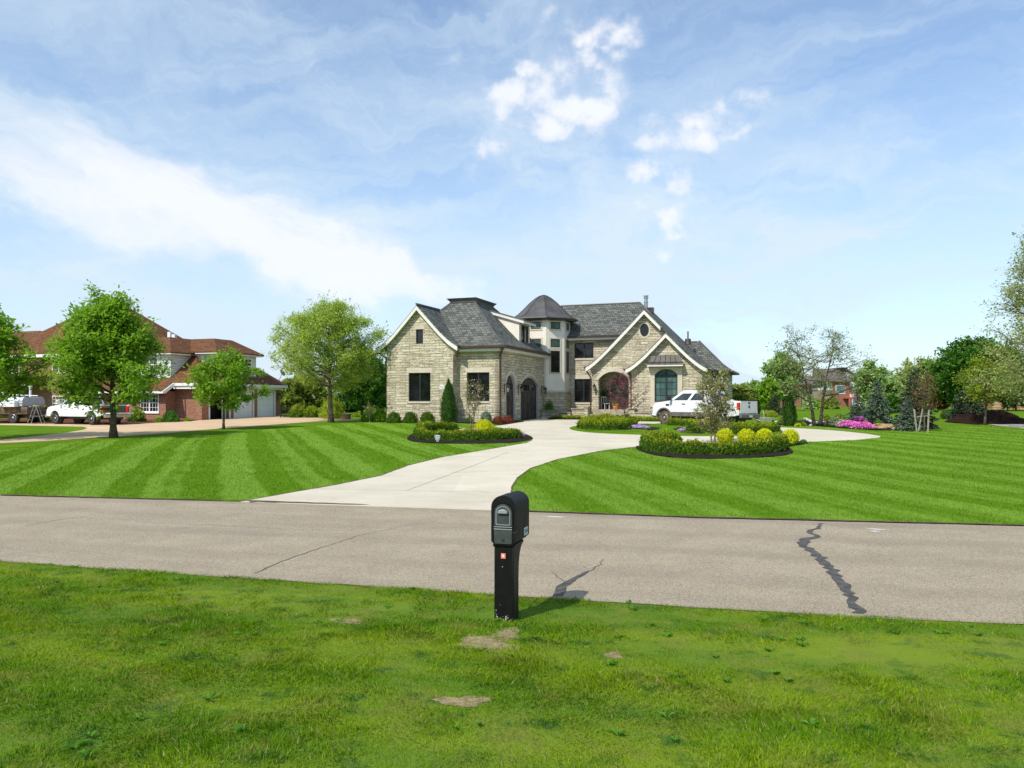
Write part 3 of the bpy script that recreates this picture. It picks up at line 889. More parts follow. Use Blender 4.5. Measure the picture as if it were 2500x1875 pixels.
# ================================================================== BUILDING MATERIALS
def mat_masonry(name, cols, mortar, bw, rh, msize, off=.5, bump=.6, bd=.02, warp=.02, var=.5, rows2=None, rough=.85):
    """coursed units laid out in metres on each wall"""
    m, t = newmat(name)
    uv = t.n('ShaderNodeTexCoord').outputs['UV']
    pos = t.n('ShaderNodeTexCoord').outputs['Object']
    nv = t.noise(pos, 3.0, 3, .6, col=True)
    q = t.vmath('ADD', uv, t.vmath('MULTIPLY', t.vmath('SUBTRACT', nv, (.5, .5, .5)), (warp * 4, warp * 2, 0)))
    def brick(vec, bw, rh, off, sq=1.0, fr=2):
        nd = t.n('ShaderNodeTexBrick', {'offset': off, 'squash': sq, 'squash_frequency': fr}, Vector=vec, Color1=(0, 0, 0), Color2=(1, 1, 1), Mortar=(.5, .5, .5),
                 Scale=1.0, Mortar_Size=msize, Mortar_Smooth=.25, Bias=0.0, Brick_Width=bw, Row_Height=rh)
        return nd.outputs['Color'], nd.outputs['Fac']
    c1, f1 = brick(q, bw, rh, off, 1.55 if rows2 else 1.0, 3)
    if rows2:
        c2, f2 = brick(t.vmath('ADD', q, (.37, .11, 0)), rows2[0], rows2[1], .37, .7, 2)
        sel = t.n('ShaderNodeTexVoronoi', None, Vector=t.scale(q, (1.1, 1 / rows2[1], 0)), Scale=1.0)
        sel = t.n('ShaderNodeSeparateColor', None, Color=sel.outputs['Color']).outputs[0]
        s = t.smooth(sel, .60, .61)
        c1 = t.mix(s, c1, c2); f1 = t.mix(s, f1, f2)
    tone = t.n('ShaderNodeSeparateColor', None, Color=c1).outputs[0]
    n1 = t.noise(pos, 1.2, 4); n2 = t.noise(pos, 16, 5, .65)
    tone2 = t.math('ADD', t.math('MULTIPLY', tone, var), t.math('ADD', t.math('MULTIPLY', n1, .35), t.math('MULTIPLY', n2, .25)))
    k = len(cols)
    c = t.ramp(tone2, [(.12 + .76 * i / (k - 1), cc) for i, cc in enumerate(cols)])
    c = t.n('ShaderNodeHueSaturation', None, Color=c, Value=t.math('MULTIPLY_ADD', n2, .6, .70)).outputs[0]
    c = t.mix(f1, c, mortar)
    strk = t.noise(t.scale(pos, (1.6, 1.6, .22)), 1.0, 4, .6)
    c = t.n('ShaderNodeHueSaturation', None, Color=c, Saturation=t.math('MULTIPLY_ADD', n1, .5, .92), Value=t.math('MULTIPLY_ADD', strk, .42, .79)).outputs[0]
    h = t.math('ADD', t.math('MULTIPLY', t.math('SUBTRACT', 1.0, f1), .8), t.math('ADD', t.math('MULTIPLY', n2, .55), t.math('MULTIPLY', tone, .45)))
    t.out(t.pbr(c, rough, 0, t.bump(h, bump, bd), .2))
    return m

def mat_glass(name, tint=(.005, .006, .007), rough=.03):
    m, t = newmat(name)
    pos = t.n('ShaderNodeTexCoord').outputs['Object']
    n = t.noise(pos, .9, 3)
    c = t.mix(t.smooth(n, .35, .7), tint, tuple(k * 2.2 + .004 for k in tint))
    t.out(t.pbr(c, rough, 0, t.bump(t.noise(pos, .7, 2), .05, .05), .55))
    return m

M['stone'] = mat_masonry('ledge_stone', [(.275, .242, .175), (.455, .41, .31), (.565, .515, .40), (.66, .61, .49)], (.22, .19, .145), .56, .178, .013, .43, .9, .06, .03, .55, (.36, .112))
M['shingle'] = mat_masonry('grey_shingle', [(.062, .066, .060), (.105, .11, .10), (.165, .17, .155)], (.030, .032, .030), .34, .235, .016, .5, .9, .03, .02, .7)
M['stucco'] = mat_plain('cream_stucco', (.76, .71, .625), .9, var=.05, nscale=1.5, bump=.2)
M['limestone'] = mat_plain('cut_limestone', (.55, .49, .385), .85, var=.08, nscale=2.5, bump=.15)
M['ctrim'] = mat_plain('cream_trim', (.70, .68, .62), .6, var=.05)
M['bronze'] = mat_plain('bronze_metal', (.085, .068, .058), .42, metallic=.45, var=.25, nscale=1.2)
M['copperroof'] = mat_plain('aged_copper_roof', (.088, .084, .082), .55, metallic=.2, var=.3, nscale=.9)
M['hoodcopper'] = mat_plain('dark_hood_copper', (.048, .042, .038), .5, metallic=.2, var=.3, nscale=2)
M['gutter'] = mat_plain('brown_gutter', (.06, .035, .025), .4, metallic=.2)
M['wframe'] = mat_plain('dark_window_frame', (.018, .017, .016), .45)
M['glass'] = mat_glass('window_glass')
M['glass_teal'] = mat_glass('teal_sky_curtain_glass', (.05, .095, .09))  # teal is sky reflection painted into tower panes; a curtain in the arched window
M['gdoor'] = mat_plain('dark_wood_door', (.045, .038, .034), .6, var=.4, nscale=2.5, bump=.3)
M['jamb'] = mat_plain('grey_jamb', (.38, .38, .36), .7, var=.06)
M['lead'] = mat_plain('lead_grey', (.13, .13, .125), .5, metallic=.3, var=.2, nscale=1.5)
M['iron'] = mat_plain('black_iron', (.012, .012, .012), .5)
M['lampglass'] = mat_plain('lantern_glass', (.25, .22, .16), .2)
M['galv'] = mat_plain('galvanised', (.42, .43, .44), .38, metallic=.7, var=.15)
M['ledge'] = mat_plain('stone_cap', (.34, .29, .22), .9, var=.25, nscale=3, bump=.5)
M['reddoor'] = mat_plain('maroon_door', (.07, .018, .018), .45, var=.25)
M['white'] = mat_plain('white_paint', (.78, .79, .78), .5, var=.04)
M['brick'] = mat_masonry('red_brick', [(.155, .066, .046), (.245, .112, .080), (.33, .165, .12)], (.36, .28, .22), .22, .075, .010, .5, .5, .01, .004, .75)
M['brownroof'] = mat_masonry('brown_shingle', [(.095, .047, .028), (.15, .076, .045), (.195, .105, .065)], (.05, .027, .017), .33, .14, .012, .5, .7, .02, .01, .7)
M['siding'] = mat_masonry('white_siding', [(.70, .71, .71), (.76, .77, .77), (.80, .81, .80)], (.40, .42, .43), 6.0, .16, .014, .3, .6, .02, 0, .2)
M['garagewhite'] = mat_masonry('white_panel_door', [(.82, .84, .85), (.86, .88, .89)], (.62, .64, .65), 3.0, .53, .012, 0, .3, .01, 0, .1, rough=.5)

def wall_fn(kind, c):
    """outline (h, z) swept by depth t: 'b' walls face the street, 'a' walls face the east, 'aw' face west"""
    if kind == 'b': return lambda x, z, t: (x, c + t, z)
    if kind == 'a': return lambda x, z, t: (c - t, x, z)
    return lambda x, z, t: (c + t, x, z)

def arch_pts(x0, x1, z0, zs, zt, n=12):
    """door outline with a segmental head: springing zs, crown zt"""
    r = [(x0, z0), (x1, z0)]
    c, h = (x0 + x1) / 2, (x1 - x0) / 2
    rise = zt - zs
    rad = (h * h + rise * rise) / (2 * rise)
    a0 = math.asin(min(1, h / rad))
    for i in range(n + 1):
        a = a0 - 2 * a0 * i / n
        r.append((c + rad * math.sin(a), zt - rad + rad * math.cos(a)))
    return r

def pieces(mb):
    """the separate solids of one builder"""
    par = list(range(len(mb.v)))
    def find(i):
        while par[i] != i:
            par[i] = par[par[i]]; i = par[i]
        return i
    key = {}
    for i, v in enumerate(mb.v):
        k = tuple(round(c, 4) for c in v)
        if k in key: par[find(i)] = find(key[k])
        else: key[k] = i
    for f in mb.f:
        for i in f[1:]: par[find(i)] = find(f[0])
    gr = {}
    for f in mb.f: gr.setdefault(find(f[0]), []).append(f)
    out = []
    for fs in gr.values():
        idx = sorted({i for f in fs for i in f}); mp = {i: k for k, i in enumerate(idx)}
        m = MB(); m.v = [mb.v[i] for i in idx]; m.f = [tuple(mp[i] for i in f) for f in fs]
        out.append(m)
    return out

class Local:
    """author in street-grid coordinates, store relative to a building's own origin"""
    def __init__(s, root, a, b, z):
        s.root, s.o = root, (a, b, z)
    def put(s, mb, name, mat, parent=None, **kw):
        o = s.o
        if name in s.SPLIT:
            r = None
            for m_ in pieces(mb): r = s.one(m_, name, mat, parent, **kw)
            return r
        return s.one(mb, name, mat, parent, **kw)
    SPLIT = ('gutter', 'downspout', 'hip_ridge', 'step_pier', 'pier_cap', 'planter_wall', 'planter_cap', 'rear_wing_wall', 'cornice', 'soffit', 'frieze_board', 'window_trim', 'porch_column', 'vent_pipe', 'door_panel', 'door_light', 'seam', 'tower_soffit')
    def one(s, mb, name, mat, parent=None, **kw):
        o = s.o
        mb.v = [(x - o[0], y - o[1], z - o[2]) for x, y, z in mb.v]
        return mb.build(name, mat, parent or s.root, **kw)

def window(L, kind, c, x0, x1, z0, z1, nv=1, nh=0, fr=.07, depth=.12, glass='glass', frame='wframe', mun=.03, arch=None, parent=None, stiles=None):
    """frame with pane: nv sashes side by side, nh glazing bars"""
    fn = wall_fn(kind, c)
    out = arch_pts(x0, x1, z0, arch, z1) if arch else [(x0, z0), (x1, z0), (x1, z1), (x0, z1)]
    mb = MB()
    inn = []
    cx, cz = (x0 + x1) / 2, (z0 + z1) / 2
    kx, kz = 1 - 2 * fr / (x1 - x0), 1 - 2 * fr / (z1 - z0)
    inn = [(cx + (x - cx) * kx, cz + (z - cz) * kz) for x, z in out]
    mb.prism(out, depth - .05, depth + .04, fn, [inn])
    for i in range(1, nv):
        x = x0 + (x1 - x0) * i / nv
        ztop = z1 - fr * .6
        mb.prism([(x - fr * .7, z0 + fr * .6), (x + fr * .7, z0 + fr * .6), (x + fr * .7, ztop), (x - fr * .7, ztop)], depth - .045, depth + .035, fn)
    for i in range(1, nh + 1):
        z = z0 + (z1 - z0) * i / (nh + 1)
        for j in range(nv):
            xa = x0 + (x1 - x0) * j / nv + fr; xb = x0 + (x1 - x0) * (j + 1) / nv - fr
            mb.prism([(xa, z - mun / 2), (xb, z - mun / 2), (xb, z + mun / 2), (xa, z + mun / 2)], depth - .02, depth + .02, fn)
    if stiles:
        for j in range(nv):
            for k in range(1, stiles + 1):
                xa = x0 + (x1 - x0) * (j + k / (stiles + 1)) / nv
                mb.prism([(xa - mun / 2, z0 + fr), (xa + mun / 2, z0 + fr), (xa + mun / 2, (arch or z1) - fr * .5), (xa - mun / 2, (arch or z1) - fr * .5)], depth - .018, depth + .018, fn)
    w = L.put(mb, 'window', M[frame], parent)
    pm = MB().prism(inn, depth + .005, depth + .025, fn)
    L.put(pm, 'pane', M[glass], w)
    return w

def rect(x0, z0, x1, z1): return [(x0, z0), (x1, z0), (x1, z1), (x0, z1)]

def hip_roof(a0, a1, b0, b1, prof, th=.16):
    """stack of inset rings; prof = [(inset, z), ...]"""
    mb = MB(); rings = []
    for d, z in prof:
        dd = min(d, (a1 - a0) / 2 - .005, (b1 - b0) / 2 - .005)
        rings.append([(a0 + dd, b0 + dd, z), (a1 - dd, b0 + dd, z), (a1 - dd, b1 - dd, z), (a0 + dd, b1 - dd, z)])
    vs = [p for r in rings for p in r]
    fs = []
    for i in range(len(rings) - 1):
        for k in range(4):
            fs.append((4*i+k, 4*i+(k+1) % 4, 4*i+4+(k+1) % 4, 4*i+4+k))
    n = 4 * (len(rings) - 1)
    fs.append((n, n+1, n+2, n+3))
    # eave edge and soffit
    e = len(vs)
    r0 = rings[0]
    vs += [(x, y, z - th) for x, y, z in r0]
    for k in range(4): fs.append((k, e + k, e + (k + 1) % 4, (k + 1) % 4))
    fs.append((e, e+1, e+2, e+3))
    return mb.add(vs, fs)

def gable_roof(ac, prof_l, prof_r, b0, b1, th=.14):
    """roof running back from the street; profiles are (dist from ridge, z) outwards"""
    up = [(ac - d, z) for d, z in reversed(prof_l)] + [(ac + d, z) for d, z in prof_r[1:]]
    lo = [(x, z - th) for x, z in up]
    mb = MB()
    n = len(up)
    vs = [(x, b0, z) for x, z in up] + [(x, b1, z) for x, z in up] + [(x, b0, z) for x, z in lo] + [(x, b1, z) for x, z in lo]
    fs = []
    for i in range(n - 1):
        fs += [(i, i+1, n+i+1, n+i), (2*n+i, 3*n+i, 3*n+i+1, 2*n+i+1), (i, 2*n+i, 2*n+i+1, i+1), (n+i, n+i+1, 3*n+i+1, 3*n+i)]
    fs += [(0, n, 3*n, 2*n), (n-1, 3*n-1, 4*n-1, 2*n-1)]
    return mb.add(vs, fs), up

def bargeboard(up, b, width=.30, proud=.05, drop=.085):
    """pale board that follows a raking eave, closed to one strip"""
    mb = MB()
    n = len(up)
    vs = []
    for y in (b - proud, b + .03):
        vs += [(x, y, z - drop) for x, z in up] + [(x, y, z - drop - width) for x, z in up]
    m = 2 * n
    fs = []
    for i in range(n - 1):
        fs += [(i, n+i, n+i+1, i+1), (m+i, m+i+1, m+n+i+1, m+n+i), (i, i+1, m+i+1, m+i), (n+i, m+n+i, m+n+i+1, n+i+1)]
    fs += [(0, m, m+n, n), (n-1, 2*n-1, m+2*n-1, m+n-1)]
    return mb.add(vs, fs)

def lantern(L, fn, x, z, s=1.0):
    """black carriage lantern on a scrolled wall bracket"""
    mb = MB()
    P = lambda dx, dz, t: fn(x + dx * s, z + dz * s, -t * s)
    mb.tube([P(0, -.28, .02), P(0, .28, .02)], .035 * s, 6)
    mb.tube([P(0, .15, .02), P(0, .30, .12), P(0, .33, .24), P(0, .26, .30), P(0, .2, .30)], .022 * s, 6)
    for sx, st in ((-1, -1), (1, -1), (1, 1), (-1, 1)):
        mb.tube([P(.10 * sx, .08, .30 + .10 * st), P(.07 * sx, -.26, .30 + .07 * st)], .014 * s, 4)
    for w, z0, z1 in ((.13, .06, .10), (.075, -.30, -.26)):
        vs = [P(w * a, c, .30 + w * b) for c in (z0, z1) for a, b in ((-1,-1),(1,-1),(1,1),(-1,1))]
        mb.add(vs, [(0,1,2,3),(4,5,6,7),(0,1,5,4),(1,2,6,5),(2,3,7,6),(3,0,4,7)])
    top = [P(.15 * a, .10, .30 + .15 * b) for a, b in ((-1,-1),(1,-1),(1,1),(-1,1))] + [P(0, .24, .30)]
    mb.add(top, [(0,1,4),(1,2,4),(2,3,4),(3,0,4)])
    mb.tube([P(0, -.28, .02), P(.02, -.42, .05), P(-.02, -.46, .03)], .018 * s, 5)
    o = L.put(mb, 'lantern', M['iron'])
    gl = MB()
    vs = [P(w * a, c, .30 + w * b) for w, c in ((.088, .06), (.062, -.25)) for a, b in ((-1,-1),(1,-1),(1,1),(-1,1))]
    gl.add(vs, [(3,2,1,0),(4,5,6,7),(0,1,5,4),(1,2,6,5),(2,3,7,6),(3,0,4,7)])
    L.put(gl, 'lantern_glass', M['lampglass'], o)

# ================================================================== THE STONE HOUSE
def stone_house():
    O = (-15.0, 58.0, .80)
    root = thing('stone_house', 'large pale stone house with grey shingle roofs and a round stair tower', 'house', W(O[0], O[1], O[2]), -TH)
    L = Local(root, *O)
    zb = .3
    B = wall_fn
    # ---- garage wing: gabled street front
    bF, bR = 47.8, 48.45
    aL, aR, aE = -26.5, -21.55, -18.37
    apx = -24.08
    profL = [(0, 8.55), (.9, 7.58), (1.7, 6.74), (2.3, 6.20), (2.75, 5.88), (3.1, 5.70)]
    profR = [(0, 8.55), (.9, 7.58), (1.7, 6.74), (2.3, 6.20), (2.7, 5.92), (2.98, 5.76)]
    def under(prof, d, off=.16):
        for (d0, z0), (d1, z1) in zip(prof, prof[1:]):
            if d <= d1: return z0 + (z1 - z0) * (d - d0) / (d1 - d0) - off
        return prof[-1][1] - off
    W1 = (*onb(998, 980, bF), *onb(1051, 910, bF)); W1 = (W1[0], W1[1], W1[2], W1[3])
    Wu = (-24.28, 5.97, -23.75, 6.93)
    out = [(aL, zb), (aR, zb), (aR, 5.0), (aR + .10, 5.25), (aR + .28, under(profR, aR + .28 - apx))]
    out += [(apx + d, under(profR, d)) for d in (2.3, 1.7, .9)] + [(apx, 8.36)] + [(apx - d, under(profL, d)) for d in (.9, 1.7, 2.3)] + [(aL, under(profL, apx - aL))]
    mb = MB().prism(out, 0, .35, B('b', bF), [rect(-24.83, 2.08, -23.2, 4.0), rect(*Wu)])
    L.put(mb, 'front_wall', M['stone'])
    for n_, (x0, z0, x1, z1) in (('big', (-24.83, 2.08, -23.2, 4.0)), ):
        window(L, 'b', bF, x0, x1, z0, z1, 2, 0)
        sl = MB().box((x0 - .04, bF - .05, z0 - .12), (x1 + .04, bF + .12, z0 - .002)); L.put(sl, 'window_sill', M['limestone'])
        hd = MB().box((x0 - .12, bF - .012, z1 + .005), (x1 + .12, bF + .1, z1 + .34)); L.put(hd, 'window_lintel', M['limestone'])
    window(L, 'b', bF, *[Wu[i] for i in (0, 2, 1, 3)], 1, 1, fr=.06)
    hd = MB().box((Wu[0] - .1, bF - .012, Wu[3] + .005), (Wu[2] + .1, bF + .1, Wu[3] + .28)); L.put(hd, 'window_lintel', M['limestone'])
    # house number plate
    na, nz = onb(1079, 944.5, bF)
    mb = MB().box((na - .17, bF - .02, nz - .12), (na + .17, bF - .003, nz + .12))
    pl = L.put(mb, 'number_plate', M['white'])
    # side walls of the wing
    mb = MB().prism(rect(bF + .35, zb, 58.3, 5.6), 0, .3, B('aw', aL)); L.put(mb, 'side_wall', M['stone'])
    mb = MB().prism([(bF + .35, zb), (bR - .002, zb), (bR - .002, 5.6), (bF + .35, 5.6)], 0, .3, B('a', aR)); L.put(mb, 'return_wall', M['stone'])
    # recessed wall with window
    w2 = (-20.83, 2.09, -19.22, 4.0)
    mb = MB().prism(rect(aR, zb, aE - .002, 5.62), 0, .35, B('b', bR), [rect(*w2)]); L.put(mb, 'recessed_wall', M['stone'])
    window(L, 'b', bR, w2[0], w2[2], w2[1], w2[3], 2, 0)
    L.put(MB().box((w2[0] - .04, bR - .05, w2[1] - .12), (w2[2] + .04, bR + .12, w2[1] - .002)), 'window_sill', M['limestone'])
    L.put(MB().box((w2[0] - .12, bR - .012, w2[3] + .005), (w2[2] + .12, bR + .1, w2[3] + .34)), 'window_lintel', M['limestone'])
    # courtyard wall with the two arched carriage doors
    gz0 = .86
    d1 = arch_pts(49.28, 51.15, gz0 - .4, 3.30, 3.98); d2 = arch_pts(52.2, 56.25, gz0 - .4, 3.25, 3.92)
    mb = MB().prism(rect(bR + .35, zb, 58.3, 5.62), 0, .45, B('a', aE), [d1, d2]); L.put(mb, 'courtyard_wall', M['stone'])
    mb = MB().prism(rect(bR, zb, bR + .35, 5.62), 0, .45, B('a', aE))
    L.put(mb, 'corner_quoin', M['stone'])
    for (y0, y1, zs, zt) in ((49.28, 51.15, 3.30, 3.98), (52.2, 56.25, 3.25, 3.92)):
        o_ = arch_pts(y0, y1, gz0 - .4, zs, zt); i_ = arch_pts(y0 + .11, y1 - .11, gz0 - .4, zs - .05, zt - .12)
        i_[0] = (y0 + .11, gz0 - .4); i_[1] = (y1 - .11, gz0 - .4)
        mb = MB(); mb.prism(o_, .012, .44, B('a', aE), [[(x, z + (.001 if k < 2 else 0)) for k, (x, z) in enumerate(i_)]])
        jb = L.put(mb, 'door_jamb', M['jamb'])
        mb = MB().prism(arch_pts(y0 + .1, y1 - .1, gz0 - .02, zs - .05, zt - .11), .17, .25, B('a', aE))
        gd = L.put(mb, 'garage_door', M['gdoor'])
        tr = MB(); fn = B('a', aE)
        nb = 4 if y1 - y0 > 3 else 2
        for k in range(nb + 1):
            x = y0 + .14 + (y1 - y0 - .28) * k / nb
            tr.prism(rect(x - .05, gz0, x + .05, zs - .05), .135, .172, fn)
        for k in range(nb):
            xa = y0 + .14 + (y1 - y0 - .28) * k / nb; xb = y0 + .14 + (y1 - y0 - .28) * (k + 1) / nb
            p, q = (xa, gz0 + .1), (xb, zs - .5)
            if k % 2: p, q = (xa, zs - .5), (xb, gz0 + .1)
            tr.bar(fn(p[0], p[1], .155), fn(q[0], q[1], .155), .09, .03, up=(1, 0, 0))
        tr.prism(rect(y0 + .12, zs - .52, y1 - .12, zs - .42), .132, .173, fn)
        L.put(tr, 'door_brace', M['gdoor'], gd)
        lt = MB()
        np_ = 8 if y1 - y0 > 3 else 4
        for k in range(np_):
            xa = y0 + .2 + (y1 - y0 - .4) * k / np_ + .04; xb = y0 + .2 + (y1 - y0 - .4) * (k + 1) / np_ - .04
            lt.prism(rect(xa, zs - .38, xb, zs + .02), .155, .171, fn)
        L.put(lt, 'door_light', M['glass'], gd)
        am = []
        oo = arch_pts(y0 - .16, y1 + .16, zs, zs, zt + .2, 14)[2:]; ii = arch_pts(y0, y1, zs, zs, zt, 14)[2:]
        L.put(MB().prism(oo + ii[::-1], -.03, .06, fn), 'arch_stone', M['limestone'])
    for bb in (48.95, 51.68, 57.0): lantern(L, B('a', aE), bb, 2.95, .95)
    # ---- garage wing roofs
    L.put(hip_roof(-27.05, -17.95, 47.95, 58.75, [(0, 5.72), (.45, 5.98), (1.0, 6.42), (1.7, 7.12), (3.67, 9.14)]), 'hip_roof', M['shingle'])
    cap = MB()
    ca = (-23.36, -21.66, 51.6, 55.1)
    for (e, z0, e1, z1) in ((.08, 9.08, .12, 9.22), (.13, 9.22, .30, 9.40)):
        lo = [(ca[0]-e, ca[2]-e, z0), (ca[1]+e, ca[2]-e, z0), (ca[1]+e, ca[3]+e, z0), (ca[0]-e, ca[3]+e, z0)]
        hi = [(ca[0]-e1, ca[2]-e1, z1), (ca[1]+e1, ca[2]-e1, z1), (ca[1]+e1, ca[3]+e1, z1), (ca[0]-e1, ca[3]+e1, z1)]
        cap.add(lo + hi, [(3,2,1,0),(4,5,6,7),(0,1,5,4),(1,2,6,5),(2,3,7,6),(3,0,4,7)])
    L.put(cap, 'roof_cap', M['lead'])
    rf, up = gable_roof(apx, profL, profR, bF - .30, 51.25)
    L.put(rf, 'gable_roof', M['shingle'])
    L.put(bargeboard(up, bF - .30, .27), 'bargeboard', M['ctrim'])
    sf = MB()
    for k in range(len(up) - 1):
        (x0, z0), (x1, z1) = up[k], up[k + 1]
        sf.add([(x0, bF - .27, z0 - .30), (x1, bF - .27, z1 - .30), (x1, bF + .0, z1 - .20), (x0, bF + .0, z0 - .20)], [(0, 1, 2, 3)])
    L.put(sf, 'soffit', M['ctrim'])
    rl = MB().tube([(apx, bF - .36, 8.60), (apx, 51.3, 8.60)], .07, 6); L.put(rl, 'ridge_cap', M['lead'])
    hips = MB()
    P3 = [(0, 5.72), (.45, 5.98), (1.0, 6.42), (1.7, 7.12), (3.67, 9.14)]
    hips.tube([(-17.95 - d, 47.95 + d, z + .02) for d, z in P3], .06, 5)
    hips.tube([(-17.95 - d, 58.75 - d, z + .02) for d, z in P3], .06, 5)
    hips.tube([(-27.05 + d, 47.95 + d, z + .02) for d, z in P3[2:]], .06, 5)
    L.put(hips, 'hip_ridge', M['lead'])
    # soffit, frieze and gutters of the hip
    fz = MB().box((aR + .3, 48.05, 5.38), (aE + .02, bR - .02, 5.56)).box((aE + .02, bR - .3, 5.38), (aE + .34, 58.3, 5.56))
    L.put(fz, 'frieze_board', M['ctrim'])
    gt = MB()
    gt.box((-21.05, 47.80, 5.585), (-17.80, 47.95, 5.73)); gt.box((-17.95, 47.951, 5.584), (-17.80, 58.8, 5.731))
    gt.box((-27.22, 47.55, 5.56), (-27.06, 58.7, 5.70))
    L.put(gt, 'gutter', M['gutter'])
    ds = MB()
    ds.tube([(-18.05, 47.9, 5.6), (-18.15, 47.98, 5.4), (-18.42, 48.35, 5.1), (-18.42, 48.37, .8)], .065, 8)
    ds.tube([(-27.14, 47.62, 5.58), (-27.1, 47.64, 5.4), (-26.6, 47.9, 5.1), (-26.58, 48.0, .8)], .06, 8)
    L.put(ds, 'downspout', M['gutter'])
    # ---- shed dormer on the courtyard slope
    db0, db1 = 53.55, 55.95
    aF = -18.95
    slope_z = lambda a: next((z0 + (z1 - z0) * ((-17.95 - a) - d0) / (d1 - d0) for (d0, z0), (d1, z1) in zip(P3, P3[1:]) if d0 <= -17.95 - a <= d1), 9.1)
    zr = lambda a: 7.98 + (aF - a) * .30
    tri = [(aF, slope_z(aF) - .25), (aF, zr(aF) - .02)] + [(-21.0, zr(-21.0) - .02)] + [(a, slope_z(a) - .25) for a in (-21.2, -20.5, -19.8)]
    mb = MB().prism(tri, 0, .14, lambda x, z, t: (x, db0 + t, z)); mb.prism(tri, 0, .14, lambda x, z, t: (x, db1 - .14 + t, z))
    dw = rect(db0 + .42, 6.22, db1 - .42, 7.62)
    mb.prism(rect(db0 + .14, slope_z(aF) - .25, db1 - .14, zr(aF) - .02), 0, .14, B('a', aF), [dw])
    L.put(mb, 'dormer_wall', M['stucco'])
    window(L, 'a', aF, db0 + .42, db1 - .42, 6.22, 7.62, 2, 1, depth=.05)
    tm = MB().prism(rect(db0 + .30, 6.10, db1 - .30, 7.74), -.03, .02, B('a', aF), [dw]); L.put(tm, 'window_trim', M['limestone'])
    mb = MB()
    pr = [(-21.6, zr(-21.6)), (aF + .42, zr(aF + .42)), (aF + .42, zr(aF + .42) - .2), (-21.6, zr(-21.6) - .2)]
    mb.prism(pr, db0 - .2, db1 + .2, lambda x, z, t: (x, t, z)); L.put(mb, 'dormer_fascia', M['ctrim'])
    pr = [(-21.65, zr(-21.65) + .09), (aF + .47, zr(aF + .47) + .09), (aF + .47, zr(aF + .47) + .01), (-21.65, zr(-21.65) + .01)]
    L.put(MB().prism(pr, db0 - .24, db1 + .24, lambda x, z, t: (x, t, z)), 'dormer_roof', M['lead'])
    # ---- stair tower
    T = (-19.03, 59.6); Rv = 2.1; ap_ = Rv * math.cos(R(22.5))
    ang = [R(-90 + 22.5 + 45 * k) for k in range(8)]
    oc = lambda r, z: [(T[0] + r * math.cos(a), T[1] + r * math.sin(a), z) for a in ang]
    def ring(mb, r0, z0, r1, z1, cap=False):
        a, b = oc(r0, z0), oc(r1, z1)
        mb.add(a + b, [(k, (k + 1) % 8, 8 + (k + 1) % 8, 8 + k) for k in range(8)] + ([tuple(range(7, -1, -1)), tuple(range(8, 16))] if cap else []))
    mb = MB(); ring(mb, Rv + .10, zb, Rv + .10, 2.78, True); L.put(mb, 'tower_base', M['stone'])
    mb = MB(); ring(mb, Rv + .16, 2.781, Rv + .16, 2.92, True); L.put(mb, 'tower_ledge', M['limestone'])
    mb = MB(); ring(mb, Rv, 2.9, Rv, 8.35, True); L.put(mb, 'tower_wall', M['stucco'])
    for (deg, w, tiers) in ((-90, .80, ((4.30, 5.97), (6.24, 6.87), (7.64, 8.18))), (-45, .80, ((4.30, 5.97), (6.24, 6.87), (7.64, 8.18))), (0, .80, ((4.30, 5.97), (6.24, 6.87), (7.64, 8.18)))):
        a = R(deg); n = Vector((math.cos(a), math.sin(a))); u = Vector((-n.y, n.x))
        fn = lambda x, z, t, n=n, u=u: (T[0] + n.x * (ap_ - t) + u.x * x, T[1] + n.y * (ap_ - t) + u.y * x, z)
        for (z0, z1) in tiers:
            o_ = rect(-w / 2, z0, w / 2, z1)
            fm = MB().prism(rect(-w / 2 - .12, z0 - .12, w / 2 + .12, z1 + .10), -.035, .02, fn, [o_]); L.put(fm, 'window_trim', M['limestone'])
            f2 = MB().prism(o_, -.02, .02, fn, [rect(-w / 2 + .07, z0 + .07, w / 2 - .07, z1 - .07)])
            wn = L.put(f2, 'window', M['wframe'])
            L.put(MB().prism(rect(-w / 2 + .07, z0 + .07, w / 2 - .07, z1 - .07), -.008, .01, fn), 'pane', M['glass_teal' if z1 - z0 < 1 else 'glass'], wn)  # small panes carry the reflected sky in their colour
    mb = MB(); ring(mb, 2.12, 8.30, 2.55, 8.34); ring(mb, 2.55, 8.34, 2.60, 8.50); L.put(mb, 'tower_soffit', M['bronze'])
    mb = MB()
    pf = [(2.74, 8.44), (2.72, 8.52), (2.40, 8.66), (2.0, 8.93), (1.55, 9.36), (1.08, 9.84), (.62, 10.22), (.3, 10.40), (.02, 10.48)]
    for (r0, z0), (r1, z1) in zip(pf, pf[1:]): ring(mb, r0, z0, r1, z1)
    tr_ = L.put(mb, 'tower_roof', M['copperroof'])
    sm = MB()
    for a in ang: sm.tube([(T[0] + (r + .01) * math.cos(a), T[1] + (r + .01) * math.sin(a), z + .01) for r, z in pf[1:]], .025, 4)
    L.put(sm, 'seam', M['bronze'], tr_)
    # ---- main block
    bM = 60.2
    u1, u2 = rect(*onb(1402.6, 875, bM), *onb(1449, 836.7, bM)), rect(*onb(1402.6, 982.5, bM), *onb(1447, 925, bM))
    mb = MB().prism([(-21.5, zb), (-6.6, zb), (-6.6, 4.6), (-9.4, 7.05), (-21.5, 7.15)], 0, .35, B('b', bM), [u1, u2]); L.put(mb, 'main_wall', M['stone'])
    for (q) in (u1, u2):
        window(L, 'b', bM, q[0][0], q[1][0], q[0][1], q[2][1], 2, 1 if q is u2 else 0, mun=.02)
        L.put(MB().box((q[0][0] - .05, bM - .05, q[0][1] - .14), (q[1][0] + .05, bM + .12, q[0][1] - .002)), 'window_sill', M['limestone'])
